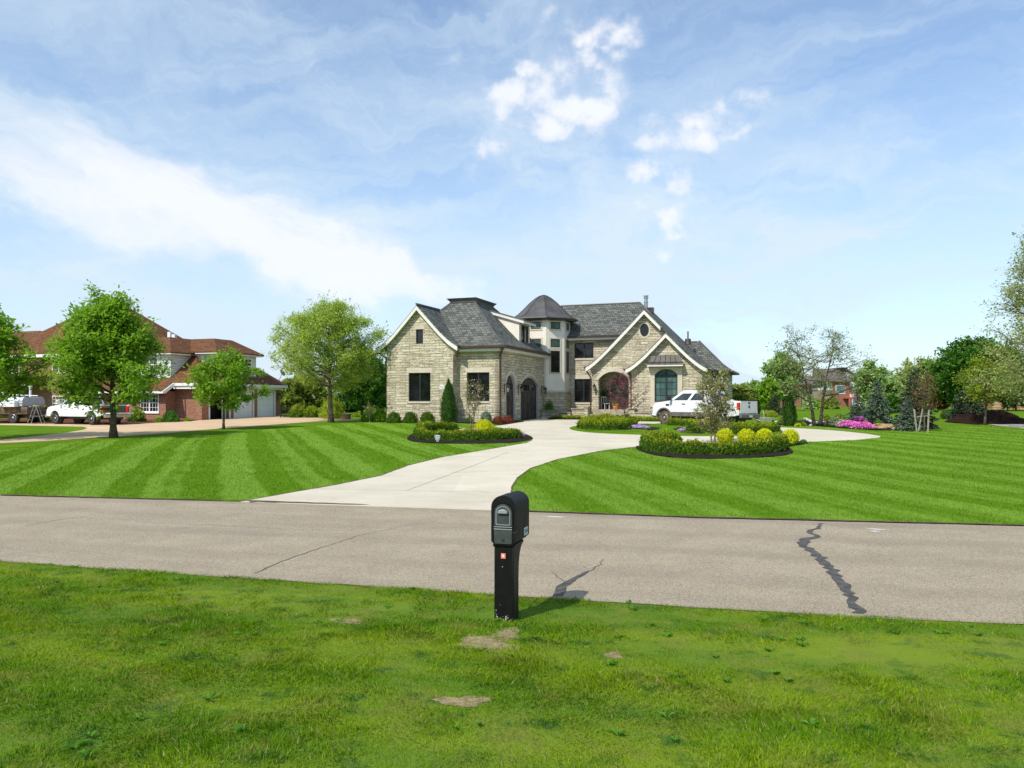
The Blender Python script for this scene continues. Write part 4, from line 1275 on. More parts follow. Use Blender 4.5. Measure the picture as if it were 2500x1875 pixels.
    L.put(MB().box((u2[0][0] - .1, bM - .012, u2[2][1] + .005), (u2[1][0] + .1, bM + .1, u2[2][1] + .30)), 'window_lintel', M['limestone'])
    L.put(MB().prism(rect(bM + .35, zb, 70.0, 7.1), 0, .3, B('aw', -21.5)), 'side_wall', M['stone'])
    # main roof with its steep east end
    rz, rb = 9.97, 62.95
    e0, e1, ez = -22.0, -6.2, 7.22
    ridge_l, ridge_r = -18.6, -12.0
    mb = MB()
    fl = [(rb, rz), (61.2, 8.30), (60.3, 7.55), (59.7, 7.20)]       # street slope with a kick at the eave
    def xr(z): return -12.0 + (rz - z) * 1.0                        # hip foot on the east
    def xl(z): return ridge_l - (rz - z) * 1.05
    vs = []
    for bq, z in fl: vs += [(xl(z), bq, z), (xr(z), bq, z)]
    n = len(fl)
    fs = [(2*i, 2*i+2, 2*i+3, 2*i+1) for i in range(n - 1)]
    k = len(vs)
    vs += [(xl(z), 2 * rb - bq, z) for bq, z in fl] + [(xr(z), 2 * rb - bq, z) for bq, z in fl]
    for i in range(n - 1):
        fs += [(k+i, k+n+i, k+n+i+1, k+i+1), (2*i, k+i, k+i+1, 2*i+2)]
    L.put(mb.add(vs, fs), 'main_roof', M['shingle'])
    # east slope runs on down to the single-storey eave
    ep = [(-12.0, rz), (-10.4, 8.40), (-8.6, 6.62), (-7.5, 5.58), (-6.8, 4.98), (-6.2, 4.55)]
    mb = MB(); vs = []
    for a_, z in ep:
        bf = max(57.05, min(rb, rb - (a_ + 12.0) * .99))
        vs += [(a_, bf, z), (a_, 67.5, z)]
    fs = [(2*i, 2*i+2, 2*i+3, 2*i+1) for i in range(len(ep) - 1)]
    lo = len(vs); vs += [(x, y, z - .15) for x, y, z in vs]
    fs += [(lo + a, lo + b, lo + c, lo + d) for a, b, c, d in fs]
    fs += [(10, 11, lo + 11, lo + 10), ] + [(2*i, lo+2*i, lo+2*i+2, 2*i+2) for i in range(len(ep) - 1)]
    L.put(mb.add(vs, fs), 'east_roof', M['shingle'])
    L.put(MB().tube([(ridge_l, rb, rz + .03), (ridge_r, rb, rz + .03)], .07, 6), 'ridge_cap', M['lead'])
    gm = MB().box((-17.2, 59.55, 7.05), (-13.0, 59.69, 7.2)); gm.box((-22.2, 59.55, 7.05), (-20.9, 59.69, 7.2)); L.put(gm, 'gutter', M['gutter'])
    L.put(MB().box((-17.1, 59.72, 6.86), (-13.0, 60.18, 7.04)), 'frieze_board', M['ctrim'])
    # ---- the two street gables on the right
    bG, bS = 58.3, 57.4
    gcx, scx = -10.75, -9.03
    gp_ = [(0, 8.86), (1.2, 7.62), (2.3, 6.50), (3.1, 5.72), (3.7, 5.18), (4.1, 4.88), (4.42, 4.70)]
    sp_ = [(0, 7.02), (.8, 6.20), (1.5, 5.50), (2.05, 5.02), (2.45, 4.72), (2.75, 4.54), (2.93, 4.46)]
    def un(prof, c):
        return [(c + d, z - .18) for d, z in prof]
    wl = -14.8
    ar = arch_pts(-14.28, -11.97, 1.42, 3.72, 4.32)
    zc = lambda d: under(gp_, d, .18)
    out = [(wl, zb), (-11.6, zb), (-11.6, 4.9), (-8.0, 5.6), (-8.0, zc(2.75))] + [(gcx + d, zc(d)) for d in (2.3, 1.2)] + [(gcx, 8.66)] + [(gcx - d, zc(d)) for d in (1.2, 2.3, 3.1, 3.7)] + [(wl - .15, zc(4.2)), (wl, 4.2)]
    ov = [(-10.75 + .36 * math.cos(a), 7.16 + .53 * math.sin(a)) for a in np.linspace(0, 2 * math.pi, 24, False)]
    oval_a, oval_z = onb(1573.5, 806, bG)
    ov = [(oval_a + .33 * math.cos(a), oval_z + .48 * math.sin(a)) for a in np.linspace(0, 2 * math.pi, 24, False)]
    L.put(MB().prism(out, 0, .4, B('b', bG), [ar, ov]), 'porch_gable_wall', M['stone'])
    fo = MB().prism(ov, .04, .12, B('b', bG), [[(oval_a + (x - oval_a) * .86, oval_z + (z - oval_z) * .88) for x, z in ov]])
    for q in (-.12, .12): fo.prism(rect(oval_a + q - .012, oval_z - .42, oval_a + q + .012, oval_z + .42), .06, .1, B('b', bG))
    ow = L.put(fo, 'oval_window', M['wframe'])
    L.put(MB().prism([(oval_a + (x - oval_a) * .87, oval_z + (z - oval_z) * .89) for x, z in ov], .08, .1, B('b', bG)), 'pane', M['glass'], ow)
    ot = [(oval_a + (x - oval_a) * 1.34, oval_z + (z - oval_z) * 1.24) for x, z in ov]
    L.put(MB().prism(ot, -.02, .03, B('b', bG), [ov]), 'oval_surround', M['limestone'])
    oo = arch_pts(-14.28 - .2, -11.97 + .2, 3.72, 3.72, 4.62, 14)[2:]; ii = arch_pts(-14.28, -11.97, 3.72, 3.72, 4.32, 14)[2:]
    L.put(MB().prism(oo + ii[::-1], -.025, .06, B('b', bG)), 'porch_arch', M['limestone'])
    L.put(MB().prism([(bG + .4, zb), (bM - .002, zb), (bM - .002, 4.5), (bG + .4, 4.5)], 0, .35, B('aw', wl)), 'porch_side_wall', M['stone'])
    # small gable
    w_ = [onb(1599, 981, bS), onb(1654, 901, bS)]
    wa = arch_pts(w_[0][0], w_[1][0], w_[0][1], w_[1][1] - .42, w_[1][1])
    out = [(-11.57, zb), (-6.52, zb), (-6.52, 4.1), (-6.36, 4.34)] + [(scx + d, under(sp_, d, .18)) for d in (2.45, 2.05, 1.5, .8)] + [(scx, 6.82)] + [(scx - d, under(sp_, d, .18)) for d in (.8, 1.5, 2.05, 2.45)] + [(-11.72, 4.34), (-11.57, 4.1)]
    L.put(MB().prism(out, 0, .4, B('b', bS), [wa]), 'front_gable_wall', M['stone'])
    L.put(MB().prism([(bS + .4, zb), (67, zb), (67, 4.6), (bS + .4, 4.6)], 0, .35, B('a', -6.52)), 'east_wall', M['stone'])
    L.put(MB().prism([(bS + .4, zb), (bG - .002, zb), (bG - .002, 4.6), (bS + .4, 4.6)], 0, .3, B('aw', -11.57)), 'return_wall', M['stone'])
    # cut stone surround, arched window, copper hood
    s0, s1 = onb(1588, 994, bS), onb(1666, 896, bS)
    L.put(MB().prism(rect(s0[0], s0[1], s1[0], s1[1]), -.07, .05, B('b', bS), [arch_pts(w_[0][0] - .02, w_[1][0] + .02, w_[0][1] - .02, w_[1][1] - .42, w_[1][1] + .03)]), 'window_surround', M['limestone'])
    window(L, 'b', bS, w_[0][0], w_[1][0], w_[0][1], w_[1][1], 2, 4, fr=.07, arch=w_[1][1] - .42, glass='glass_teal', mun=.022, stiles=1, depth=.08)
    fn = B('b', bS)
    L.put(MB().prism(rect(w_[0][0] + .05, w_[1][1] - .50, w_[1][0] - .05, w_[1][1] - .42), .02, .13, fn), 'transom_bar', M['wframe'])
    h0, h1 = onb(1583, 896, bS), onb(1670, 890, bS)
    L.put(MB().box((h0[0], bS - .62, h0[1] + .01), (h1[0], bS, h1[1])), 'hood_cornice', M['ctrim'])
    mb = MB()
    hp = [(.66, h1[1] + .002, 0), (.64, h1[1] + .06, .02), (.46, h1[1] + .20, .16), (.33, h1[1] + .42, .28), (.26, h1[1] + .66, .34)]
    vs = []
    for t_, z, ins in hp: vs += [(h0[0] - .06 + ins, bS, z), (h0[0] - .06 + ins, bS - t_, z), (h1[0] + .06 - ins, bS - t_, z), (h1[0] + .06 - ins, bS, z)]
    fs = []
    for i in range(len(hp) - 1):
        for k in range(3): fs.append((4*i+k, 4*i+k+1, 4*i+k+5, 4*i+k+4))
    fs.append((16, 17, 18, 19)); fs.append((3, 2, 1, 0))
    hood = L.put(mb.add(vs, fs), 'window_hood', M['hoodcopper'])
    sm = MB()
    for k in range(7):
        f = k / 6
        sm.tube([(h0[0] - .06 + ins + (h1[0] - h0[0] + .12 - 2 * ins) * f, bS - t_ - .005, z + .005) for t_, z, ins in hp], .02, 4)
    L.put(sm, 'seam', M['bronze'], hood)
    # gable roofs and boards
    rf, up = gable_roof(gcx, gp_, gp_[:5], bG - .4, 64.0); L.put(rf, 'porch_gable_roof', M['shingle'])
    cut = [p for p in up if p[0] < -8.6]
    L.put(bargeboard(cut, bG - .4, .28), 'bargeboard', M['ctrim'])
    rf, up2 = gable_roof(scx, sp_, sp_, bS - .4, 62.0); L.put(rf, 'front_gable_roof', M['shingle'])
    L.put(bargeboard(up2, bS - .4, .27), 'bargeboard', M['ctrim'])
    sf = MB()
    for upp, bq in ((cut, bG), (up2, bS)):
        for (x0, z0), (x1, z1) in zip(upp, upp[1:]):
            sf.add([(x0, bq - .37, z0 - .32), (x1, bq - .37, z1 - .32), (x1, bq, z1 - .2), (x0, bq, z0 - .2)], [(0, 1, 2, 3)])
    L.put(sf, 'soffit', M['ctrim'])
    gt = MB()
    gt.box((-15.32, bG - .38, 4.56), (-15.18, 60.1, 4.70)); gt.box((-12.1, bS - .38, 4.32), (-11.97, bG + .3, 4.46)); gt.box((-6.18, 57.0, 4.38), (-6.04, 67, 4.53))
    L.put(gt, 'gutter', M['gutter'])
    ds = MB()
    ds.tube([(-15.22, bG - .25, 4.58), (-15.1, bG - .2, 4.3), (-14.86, bG - .07, 3.9), (-14.86, bG - .07, .9)], .055, 8)
    ds.tube([(-12.0, bS - .25, 4.34), (-11.9, bS + .1, 4.2), (-11.66, bS + .3, 3.95), (-11.66, bS + .3, .9)], .055, 8)
    L.put(ds, 'downspout', M['gutter'])
    lantern(L, B('b', bG), -14.55, 3.15, .85)
    # porch: floor, ceiling, front door, steps
    L.put(MB().box((wl + .36, bG - .25, zb), (-11.62, bM - .003, 1.48)), 'porch_floor', M['ledge'])
    L.put(MB().box((wl + .36, bG + .4, 4.42), (-11.6, bM - .003, 4.5)), 'porch_ceiling', M['ctrim'])
    dfn = B('b', bM - .16)
    dr = L.put(MB().prism(arch_pts(-13.7, -12.15, 1.482, 3.45, 3.98), 0, .155, dfn), 'front_door', M['reddoor'])
    L.put(MB().prism(rect(-13.55, 1.75, -13.0, 2.3), -.02, .003, dfn).prism(rect(-12.85, 1.75, -12.3, 2.3), -.02, .003, dfn), 'door_panel', M['reddoor'], dr)
    L.put(MB().prism(rect(-13.5, 2.5, -13.05, 3.4), -.015, .004, dfn).prism(rect(-12.8, 2.5, -12.35, 3.4), -.015, .004, dfn), 'door_light', M['glass_teal'], dr)
    L.put(MB().tube([(-12.99, bM - .22, 2.2), (-12.99, bM - .24, 2.6)], .02, 6), 'handle', M['bronze'], dr)
    st = MB()
    z_ = [1.30, 1.13, .96]
    for i, z in enumerate(z_):
        y1 = bG - .25 - .42 * i
        st.box((-14.75, y1 - .42, zb), (-11.75, y1 - .001, z))
    L.put(st, 'entrance_steps', M['ledge'])
    pr = MB()
    for (x0, x1, y0, y1, z) in ((-15.05, -14.35 - .41, bG - 1.35, bG - .62, 1.62), (-11.74, -11.25, bG - 1.5, bG - .92, 1.5), (-16.1, -15.08, bG - .9, bG - .45, 1.48)):
        pr.box((x0, y0, zb), (x1, y1, z))
    ped = L.put(pr, 'step_pier', M['stone'])
    pc = MB()
    for (x0, x1, y0, y1, z) in ((-15.05, -14.35 - .41, bG - 1.35, bG - .62, 1.62), (-11.74, -11.25, bG - 1.5, bG - .92, 1.5), (-16.1, -15.08, bG - .9, bG - .45, 1.48)):
        pc.box((x0 - .06, y0 - .06, z + .001), (x1 + .06, y1 + .06, z + .09))
    L.put(pc, 'pier_cap', M['ledge'], ped)
    lw = MB()
    for (x0, x1, y, z) in ((-18.3, -16.15, 57.15, 1.18), (-18.3, -17.0, 56.75, 1.36), (-11.2, -7.2, bS - .85, 1.24), (-11.2, -6.8, bS - 1.5, .98)):
        lw.box((x0, y, zb), (x1, y + .3, z))
    lo_ = L.put(lw, 'planter_wall', M['stone'])
    lc = MB()
    for (x0, x1, y, z) in ((-18.3, -16.15, 57.15, 1.18), (-18.3, -17.0, 56.75, 1.36), (-11.2, -7.2, bS - .85, 1.24), (-11.2, -6.8, bS - 1.5, .98)):
        lc.box((x0 - .03, y - .05, z + .001), (x1 + .03, y + .34, z + .07))
    L.put(lc, 'planter_cap', M['ledge'], lo_)
    # ---- rear wing on the right
    L.put(MB().prism(rect(-7.6, zb, -5.5, 4.4), 0, .3, B('b', 64.6)).prism(rect(64.9, zb, 71, 4.4), 0, .3, B('a', -5.5)), 'rear_wing_wall', M['stone'])
    L.put(hip_roof(-12.0, -5.05, 64.0, 71.2, [(0, 4.52), (.5, 4.82), (1.1, 5.3), (2.75, 7.08)]), 'rear_wing_roof', M['shingle'])
    L.put(MB().box((-6.6, 63.86, 4.36), (-4.92, 63.995, 4.52)).box((-5.045, 63.996, 4.36), (-4.915, 71.2, 4.521)), 'gutter', M['gutter'])
    hp2 = MB().tube([(-5.05 - d, 64.0 + d, z + .02) for d, z in [(0, 4.52), (.5, 4.82), (1.1, 5.3), (2.75, 7.08)]], .055, 5)
    hp2.tube([(xr(z) + .0, bq, z + .02) for bq, z in fl[:2]] , .06, 5)
    L.put(hp2, 'hip_ridge', M['lead'])
    # flue and vents
    fa = -11.65; fb = 63.6
    fl_ = L.put(MB().lathe([(.16, 9.3), (.16, 10.05), (.19, 10.06), (.19, 10.12), (.145, 10.14), (.145, 10.40), (.2, 10.41), (.2, 10.47), (.15, 10.49), (.15, 10.54), (.21, 10.56), (.21, 10.62)], 16, Matrix.Translation((fa, fb, 0))), 'chimney_flue', M['galv'], smooth='auto')
    L.put(MB().box((fa + .02, fb - .25, 9.2), (fa + .62, fb + .25, 9.62)), 'chimney_base', M['bronze'])
    L.put(MB().lathe([(.055, 6.9), (.055, 7.75)], 8, Matrix.Translation((-8.5, 65.0, 0))).lathe([(.3, 6.7), (.22, 7.15)], 10, Matrix.Translation((-8.5, 65.0, 0))), 'vent_pipe', M['bronze'])
    return root
HOUSE = stone_house()
# ================================================================== PLANTS
M['bark'] = mat_masonry('grey_bark', [(.085, .066, .048), (.15, .118, .088), (.21, .17, .13)], (.05, .04, .03), .05, .16, .012, .5, 1.0, .02, .06, .6)
M['bark_pale'] = mat_masonry('pale_bark', [(.16, .12, .085), (.26, .20, .15), (.36, .29, .22)], (.10, .08, .06), .06, .14, .01, .5, .9, .02, .06, .6)
M['bark_red'] = mat_plain('twig_bark', (.10, .075, .06), .9, var=.3, nscale=8)
M['lf_maple'] = mat_leaf('maple_leaf', (0.17, 0.32, 0.018), (0.245, 0.42, 0.035), (0.34, 0.52, 0.06), 0.52)
M['lf_dark'] = mat_leaf('dark_leaf', (0.045, 0.128, 0.014), (0.080, 0.203, 0.022), (0.128, 0.270, 0.036), .35)
M['lf_birch'] = mat_leaf('birch_leaf', (0.32, 0.43, 0.055), (0.41, 0.53, 0.09), (0.5, 0.59, 0.15), 0.52)
M['lf_olive'] = mat_leaf('olive_leaf', (0.172, 0.236, 0.035), (0.259, 0.328, 0.060), (0.345, 0.391, 0.100), .42)
M['lf_pale'] = mat_leaf('pale_spring_leaf', (0.3, 0.36, 0.11), (0.4, 0.46, 0.16), (0.5, 0.53, 0.25), .45)
M['lf_yg'] = mat_leaf('yellow_green_leaf', (0.215, 0.300, 0.020), (0.315, 0.400, 0.032), (0.429, 0.486, 0.054), .42)
M['lf_yellow'] = mat_leaf('golden_leaf', (0.5, 0.55, 0.01), (0.66, 0.68, 0.018), (0.78, 0.76, 0.05), .35)
M['lf_mag'] = mat_leaf('magnolia_leaf', (0.172, 0.230, 0.045), (0.253, 0.310, 0.070), (0.356, 0.356, 0.110), .4)
M['lf_locust'] = mat_leaf('locust_leaf', (0.19, 0.25, 0.065), (0.27, 0.34, 0.1), (0.35, 0.4, 0.16), .45)
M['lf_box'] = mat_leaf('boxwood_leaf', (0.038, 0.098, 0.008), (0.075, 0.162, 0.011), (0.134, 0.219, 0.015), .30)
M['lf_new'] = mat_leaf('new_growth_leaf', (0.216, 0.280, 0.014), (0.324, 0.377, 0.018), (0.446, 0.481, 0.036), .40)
M['lf_arb'] = mat_leaf('arborvitae_leaf', (0.027, 0.078, 0.013), (0.053, 0.128, 0.018), (0.090, 0.173, 0.026), .2)
M['lf_spruce'] = mat_leaf('blue_spruce_needle', (0.083, 0.132, 0.090), (0.143, 0.210, 0.143), (0.217, 0.292, 0.203), .12)
M['lf_spruce_d'] = mat_leaf('dark_spruce_needle', (0.033, 0.054, 0.030), (0.063, 0.090, 0.051), (0.112, 0.143, 0.083), .12)
M['lf_red'] = mat_leaf('redbud_flower', (0.169, 0.036, 0.058), (0.273, 0.065, 0.104), (0.390, 0.130, 0.169), .3)
M['lf_rust'] = mat_leaf('rusty_leaf', (.20, .075, .035), (.28, .12, .05), (.22, .17, .07), .3)
M['lf_barb'] = mat_leaf('barberry_leaf', (.12, .025, .015), (.24, .06, .03), (.30, .12, .05), .3)
M['petal_pink'] = mat_leaf('magnolia_petal', (.62, .42, .36), (.78, .62, .55), (.85, .76, .70), .3)
M['petal_purple'] = mat_leaf('phlox_petal', (.45, .28, .66), (.60, .42, .80), (.72, .58, .88), .2)
M['petal_magenta'] = mat_leaf('magenta_petal', (0.72, 0.14, 0.52), (0.85, 0.22, 0.66), (0.9, 0.36, 0.76), .2)
M['lf_white'] = mat_leaf('pale_green_white', (.40, .44, .24), (.55, .58, .36), (.66, .68, .50), .3)
M['lf_far'] = mat_leaf('far_leaf', (0.215, 0.340, 0.101), (0.315, 0.451, 0.151), (0.426, 0.540, 0.202), .3)
M['lf_fard'] = mat_leaf('far_dark_leaf', (0.096, 0.167, 0.090), (0.144, 0.230, 0.115), (0.205, 0.306, 0.154), .2)

def leaf_verts(C, size, aspect=.55, up=None, dirs=None, rg=RNG):
    n = len(C)
    u = rg.normal(size=(n, 3)) if dirs is None else dirs + rg.normal(size=(n, 3)) * .35
    u /= np.linalg.norm(u, axis=1)[:, None] + 1e-9
    v = rg.normal(size=(n, 3))
    if up is not None: v = np.cross(u, up + rg.normal(size=(n, 3)) * .45)
    else: v -= (v * u).sum(1)[:, None] * u
    v /= np.linalg.norm(v, axis=1)[:, None] + 1e-9
    s = (np.asarray(size) * rg.uniform(.45, 1.5, n))[:, None]
    a, b = u * s * .5, v * s * .5 * aspect
    nrm = np.cross(u, v) * s * .10
    return np.stack([C - a, C + b * 1.0 - a * .1 + nrm, C + a, C - b * 1.0 - a * .1 + nrm], 1).reshape(-1, 3)

def leaf_obj(name, V, mat, parent):
    return np_mesh(name, V, np.arange(len(V)).reshape(-1, 4), mat, parent)

def bez(p, c, q, n):
    return [p * (1 - t) ** 2 + c * (2 * t * (1 - t)) + q * t * t for t in (i / n for i in range(n + 1))]

ENV = {
    'round': lambda h: math.sin(math.pi * min(1, max(0, h)) ** .85) ** .6 if 0 < h < 1 else 0,
    'oval': lambda h: (max(0, 1 - ((h - .42) / .58) ** 2) if h > .42 else max(0, 1 - ((.42 - h) / .5) ** 2)) ** .55,
    'egg': lambda h: (max(0, 1 - ((h - .30) / .70) ** 1.7) if h > .30 else max(0, 1 - ((.30 - h) / .36) ** 2)) ** .85,
    'cone': lambda h: max(0, (1 - h)) ** .75 * min(1, h * 6 + .3),
    'vase': lambda h: max(0, .35 + .75 * h) * (1 - max(0, h - .7) ** 2 * 9) if h < 1 else 0,
    'flat': lambda h: max(0, 1 - (2 * h - 1) ** 2) ** .4,
}

def tree(name, label, cat, loc, H, z0, rad, leafmat, seed, env='round', nprim=16, nsec=6, ntwig=6, nleaf=16, lsize=.14, trunk_r=.13, bark='bark',
         stems=1, asc=.5, twig=.45, jit=.10, group=None, lean=(0, 0), leaf2=None, frac2=.0, droop=0.0, crown_off=(0, 0), split=None, vis=None):
    rg = np.random.default_rng(seed); rr = random.Random(seed)
    root = thing(name, label, cat, loc, 0, group)
    E = ENV[env]
    ph = [rr.uniform(0, 6.28) for _ in range(4)]
    def renv(az, z):
        h = (z - z0) / (H - z0)
        if h <= 0 or h >= 1: return 0
        k = 1 + .14 * math.sin(2 * az + ph[0]) + .12 * math.sin(3 * az + ph[1] + 5 * h) + .08 * math.sin(7 * h + ph[2])
        return rad * E(h) * k
    mb = MB(); L, LD = [], []
    tw = [Vector((0, 0, -.15))]
    trunks = []
    for s in range(stems):
        ox, oy = (0, 0) if stems == 1 else (trunk_r * 1.2 * math.cos(s * 2.5 + .3), trunk_r * 1.2 * math.sin(s * 2.5 + .3))
        hs = H * (.86 if s == 0 else rr.uniform(.66, .82))
        sx, sy = (lean[0], lean[1]) if stems == 1 else (lean[0] + .30 * rad * math.cos(s * 2.5 + .3), lean[1] + .30 * rad * math.sin(s * 2.5 + .3))
        n = 9
        pts = []
        for i in range(n + 1):
            f = i / n
            pts.append(Vector((ox + crown_off[0] * f * .6 + sx * f ** 1.3 + rr.uniform(-1, 1) * .02 * H * f, oy + crown_off[1] * f * .6 + sy * f ** 1.3 + rr.uniform(-1, 1) * .02 * H * f, -.12 + (hs + .12) * f)))
        k = 1.0 if stems == 1 else .75
        rd = [trunk_r * k * (1.35 if i == 0 else 1.0) * (1 - .93 * (i / n) ** .9) + .006 for i in range(n + 1)]
        mb.tube(pts, rd, 9)
        trunks.append((pts, rd))
    def at(pts, rd, f):
        x = f * (len(pts) - 1); i = min(int(x), len(pts) - 2); a = x - i
        return pts[i].lerp(pts[i + 1], a), rd[i] * (1 - a) + rd[i + 1] * a
    zc = [p for p in trunks]
    for k in range(nprim):
        pts, rd = trunks[k % stems]
        lo = max(.05, (z0 + .02 * H) / pts[-1].z * .96); 
        f = lo + (1.0 - lo) * ((k + rr.random() * .8) / nprim) ** .9
        p, r0 = at(pts, rd, min(.985, f))
        az = k * 2.39996 + rr.uniform(-.4, .4) + ph[3]
        zt = p.z + (H - p.z) * asc * (.22 + .78 * f) * 1.15 * rr.uniform(.5, 1.25) * (1 if f < .8 else .9)
        zt = min(max(zt, z0 + .05 * (H - z0)), H * .985)
        R_ = renv(az, zt) * rr.uniform(.80, 1.02)
        q = Vector((crown_off[0] + math.cos(az) * R_, crown_off[1] + math.sin(az) * R_, zt))
        if f > .93: q = Vector((p.x + rr.uniform(-.2, .2) * rad, p.y + rr.uniform(-.2, .2) * rad, H * rr.uniform(.95, 1.0)))
        c = p.lerp(q, .5) + Vector((0, 0, (-.10 + .0 * rr.random()) * (q - p).length + droop * .2))
        br = bez(p, c, q, 7)
        ln = (q - p).length
        for i in range(1, 7): br[i] += Vector((rr.uniform(-1, 1), rr.uniform(-1, 1), rr.uniform(-1, 1))) * .03 * ln
        r1 = min(r0 * .62, .018 * ln + .012)
        rds = [r1 * (1 - .85 * i / 7) + .004 for i in range(8)]
        mb.tube(br, rds, 5, cap=False)
        for j in range(nsec):
            fs = .22 + .78 * (j + rr.random()) / nsec
            sp_, sr = at(br, rds, min(.99, fs))
            out = Vector((sp_.x - crown_off[0], sp_.y - crown_off[1], 0)); out = out.normalized() if out.length > .05 else Vector((rr.uniform(-1, 1), rr.uniform(-1, 1), 0))
            for tries in range(5):
                d = (out * rr.uniform(.1, 1.0) + Vector((rr.uniform(-1, 1), rr.uniform(-1, 1), rr.uniform(-.55, .9) - droop))).normalized()
                sl = rad * rr.uniform(.22, .48) * (1.15 - .4 * fs)
                sq = sp_ + d * sl
                ra = math.hypot(sq.x - crown_off[0], sq.y - crown_off[1])
                if ra <= renv(math.atan2(sq.y - crown_off[1], sq.x - crown_off[0]), sq.z) * 1.04: break
            else:
                sq = sp_ + d * sl * .35
            sc_ = sp_.lerp(sq, .5) + Vector((0, 0, -.08 * sl + rr.uniform(-.05, .05)))
            sb = bez(sp_, sc_, sq, 4)
            srd = [min(sr * .7, .014) * (1 - .75 * i / 4) + .003 for i in range(5)]
            mb.tube(sb, srd, 4, cap=False)
            for t in range(ntwig):
                ft = .2 + .8 * (t + rr.random()) / ntwig
                tp, tr = at(sb, srd, min(.99, ft))
                td = (out * rr.uniform(-.2, .8) + Vector((rr.uniform(-1, 1), rr.uniform(-1, 1), rr.uniform(-.7, .8) - droop))).normalized()
                tq = tp + td * twig * rr.uniform(.5, 1.2)
                mb.tube([tp, tp.lerp(tq, .5) + Vector((0, 0, .02)), tq], [.005, .004, .002], 3, cap=False)
                m = max(1, int(nleaf * rr.uniform(.5, 1.4)))
                u = rg.uniform(.15, 1.1, m)[:, None]
                L.append(np.array(tp)[None] * (1 - u) + np.array(tq)[None] * u + rg.normal(size=(m, 3)) * jit)
                LD.append(np.repeat(np.array(td)[None], m, 0))
    mb.build('trunk', M[bark], root, smooth=True, fix=False)
    C = np.concatenate(L); D = np.concatenate(LD)
    V = leaf_verts(C, lsize, up=np.array([0, 0, 1.0]), dirs=D * .7, rg=rg)
    if leaf2:
        n2 = int(len(C) * frac2); idx = rg.permutation(len(C)); V4 = V.reshape(-1, 4, 3)
        leaf_obj('blossom' if 'petal' in leaf2 else 'foliage', V4[idx[:n2]].reshape(-1, 3), M[leaf2], root)
        V = V4[idx[n2:]].reshape(-1, 3)
    leaf_obj('crown', V, M[leafmat], root)
    return root

def conifer(name, label, cat, loc, H, rad, mat, seed, layers=20, per=11, density=1.0, zb=.05, power=.85, group=None, tip=None):
    """whorls of drooping boughs clothed in short needle sprays"""
    rg = np.random.default_rng(seed); rr = random.Random(seed)
    root = thing(name, label, cat, loc, 0, group)
    mb = MB().tube([(0, 0, -.1), (0, 0, H * .5), (0, 0, H * .97)], [.035 * H * .5, .02 * H * .5, .01], 7)
    C, U, S, UP = [], [], [], []
    for l in range(layers):
        h = zb + (.97 - zb) * (l / layers) ** .92
        Lb = rad * (1 - h) ** power * rr.uniform(.86, 1.1) + .04 * rad
        nb = max(4, int(per * (.45 + .55 * (1 - h))))
        for k in range(nb):
            az = k * 2 * math.pi / nb + l * .7 + rr.uniform(-.25, .25)
            Lk = Lb * rr.uniform(.72, 1.12)
            z = H * h + rr.uniform(-.02, .02) * H
            d = np.array([math.cos(az), math.sin(az), 0]); sd = np.array([-d[1], d[0], 0])
            n = int(max(5, 26 * Lk / rad * density))
            t = rg.uniform(.12, 1.02, n) ** .8
            wd = (1 - t * .75) * Lk * .38
            off = rg.uniform(-1, 1, n) * wd
            dz = .10 * Lk * np.sin(t * 2.2) - .26 * Lk * t ** 2 + .16 * Lk * np.maximum(0, t - .75)
            P = np.array([0, 0, z]) + d * (t * Lk)[:, None] + sd * off[:, None] + np.array([0, 0, 1.0]) * (dz - np.abs(off) * .22 + rg.normal(size=n) * .02 * rad)[:, None]
            dr = d[None] * .9 + sd[None] * (np.sign(off) * .75)[:, None] + np.array([0, 0, -.12])[None] + rg.normal(size=(n, 3)) * .2
            C.append(P); U.append(dr); S.append(np.full(n, .17 * rad * (.55 + .5 * (1 - h))) )
            mb.tube([(0, 0, z), (d[0] * Lk * .5, d[1] * Lk * .5, z + .06 * Lk), (d[0] * Lk, d[1] * Lk, z - .12 * Lk)], [.012 * rad + .006, .006, .003], 3, cap=False)
    C = np.concatenate(C); U = np.concatenate(U); S = np.concatenate(S)
    V1 = leaf_verts(C, S, .42, up=np.array([0, 0, 1.0]), dirs=U, rg=rg)
    V2 = leaf_verts(C + rg.normal(size=C.shape) * .015 * rad, S * .85, .38, dirs=U, rg=rg)
    mb.build('trunk', M['bark'], root, smooth=True, fix=False)
    leaf_obj('crown', np.concatenate([V1, V2]), M[mat], root)
    return root

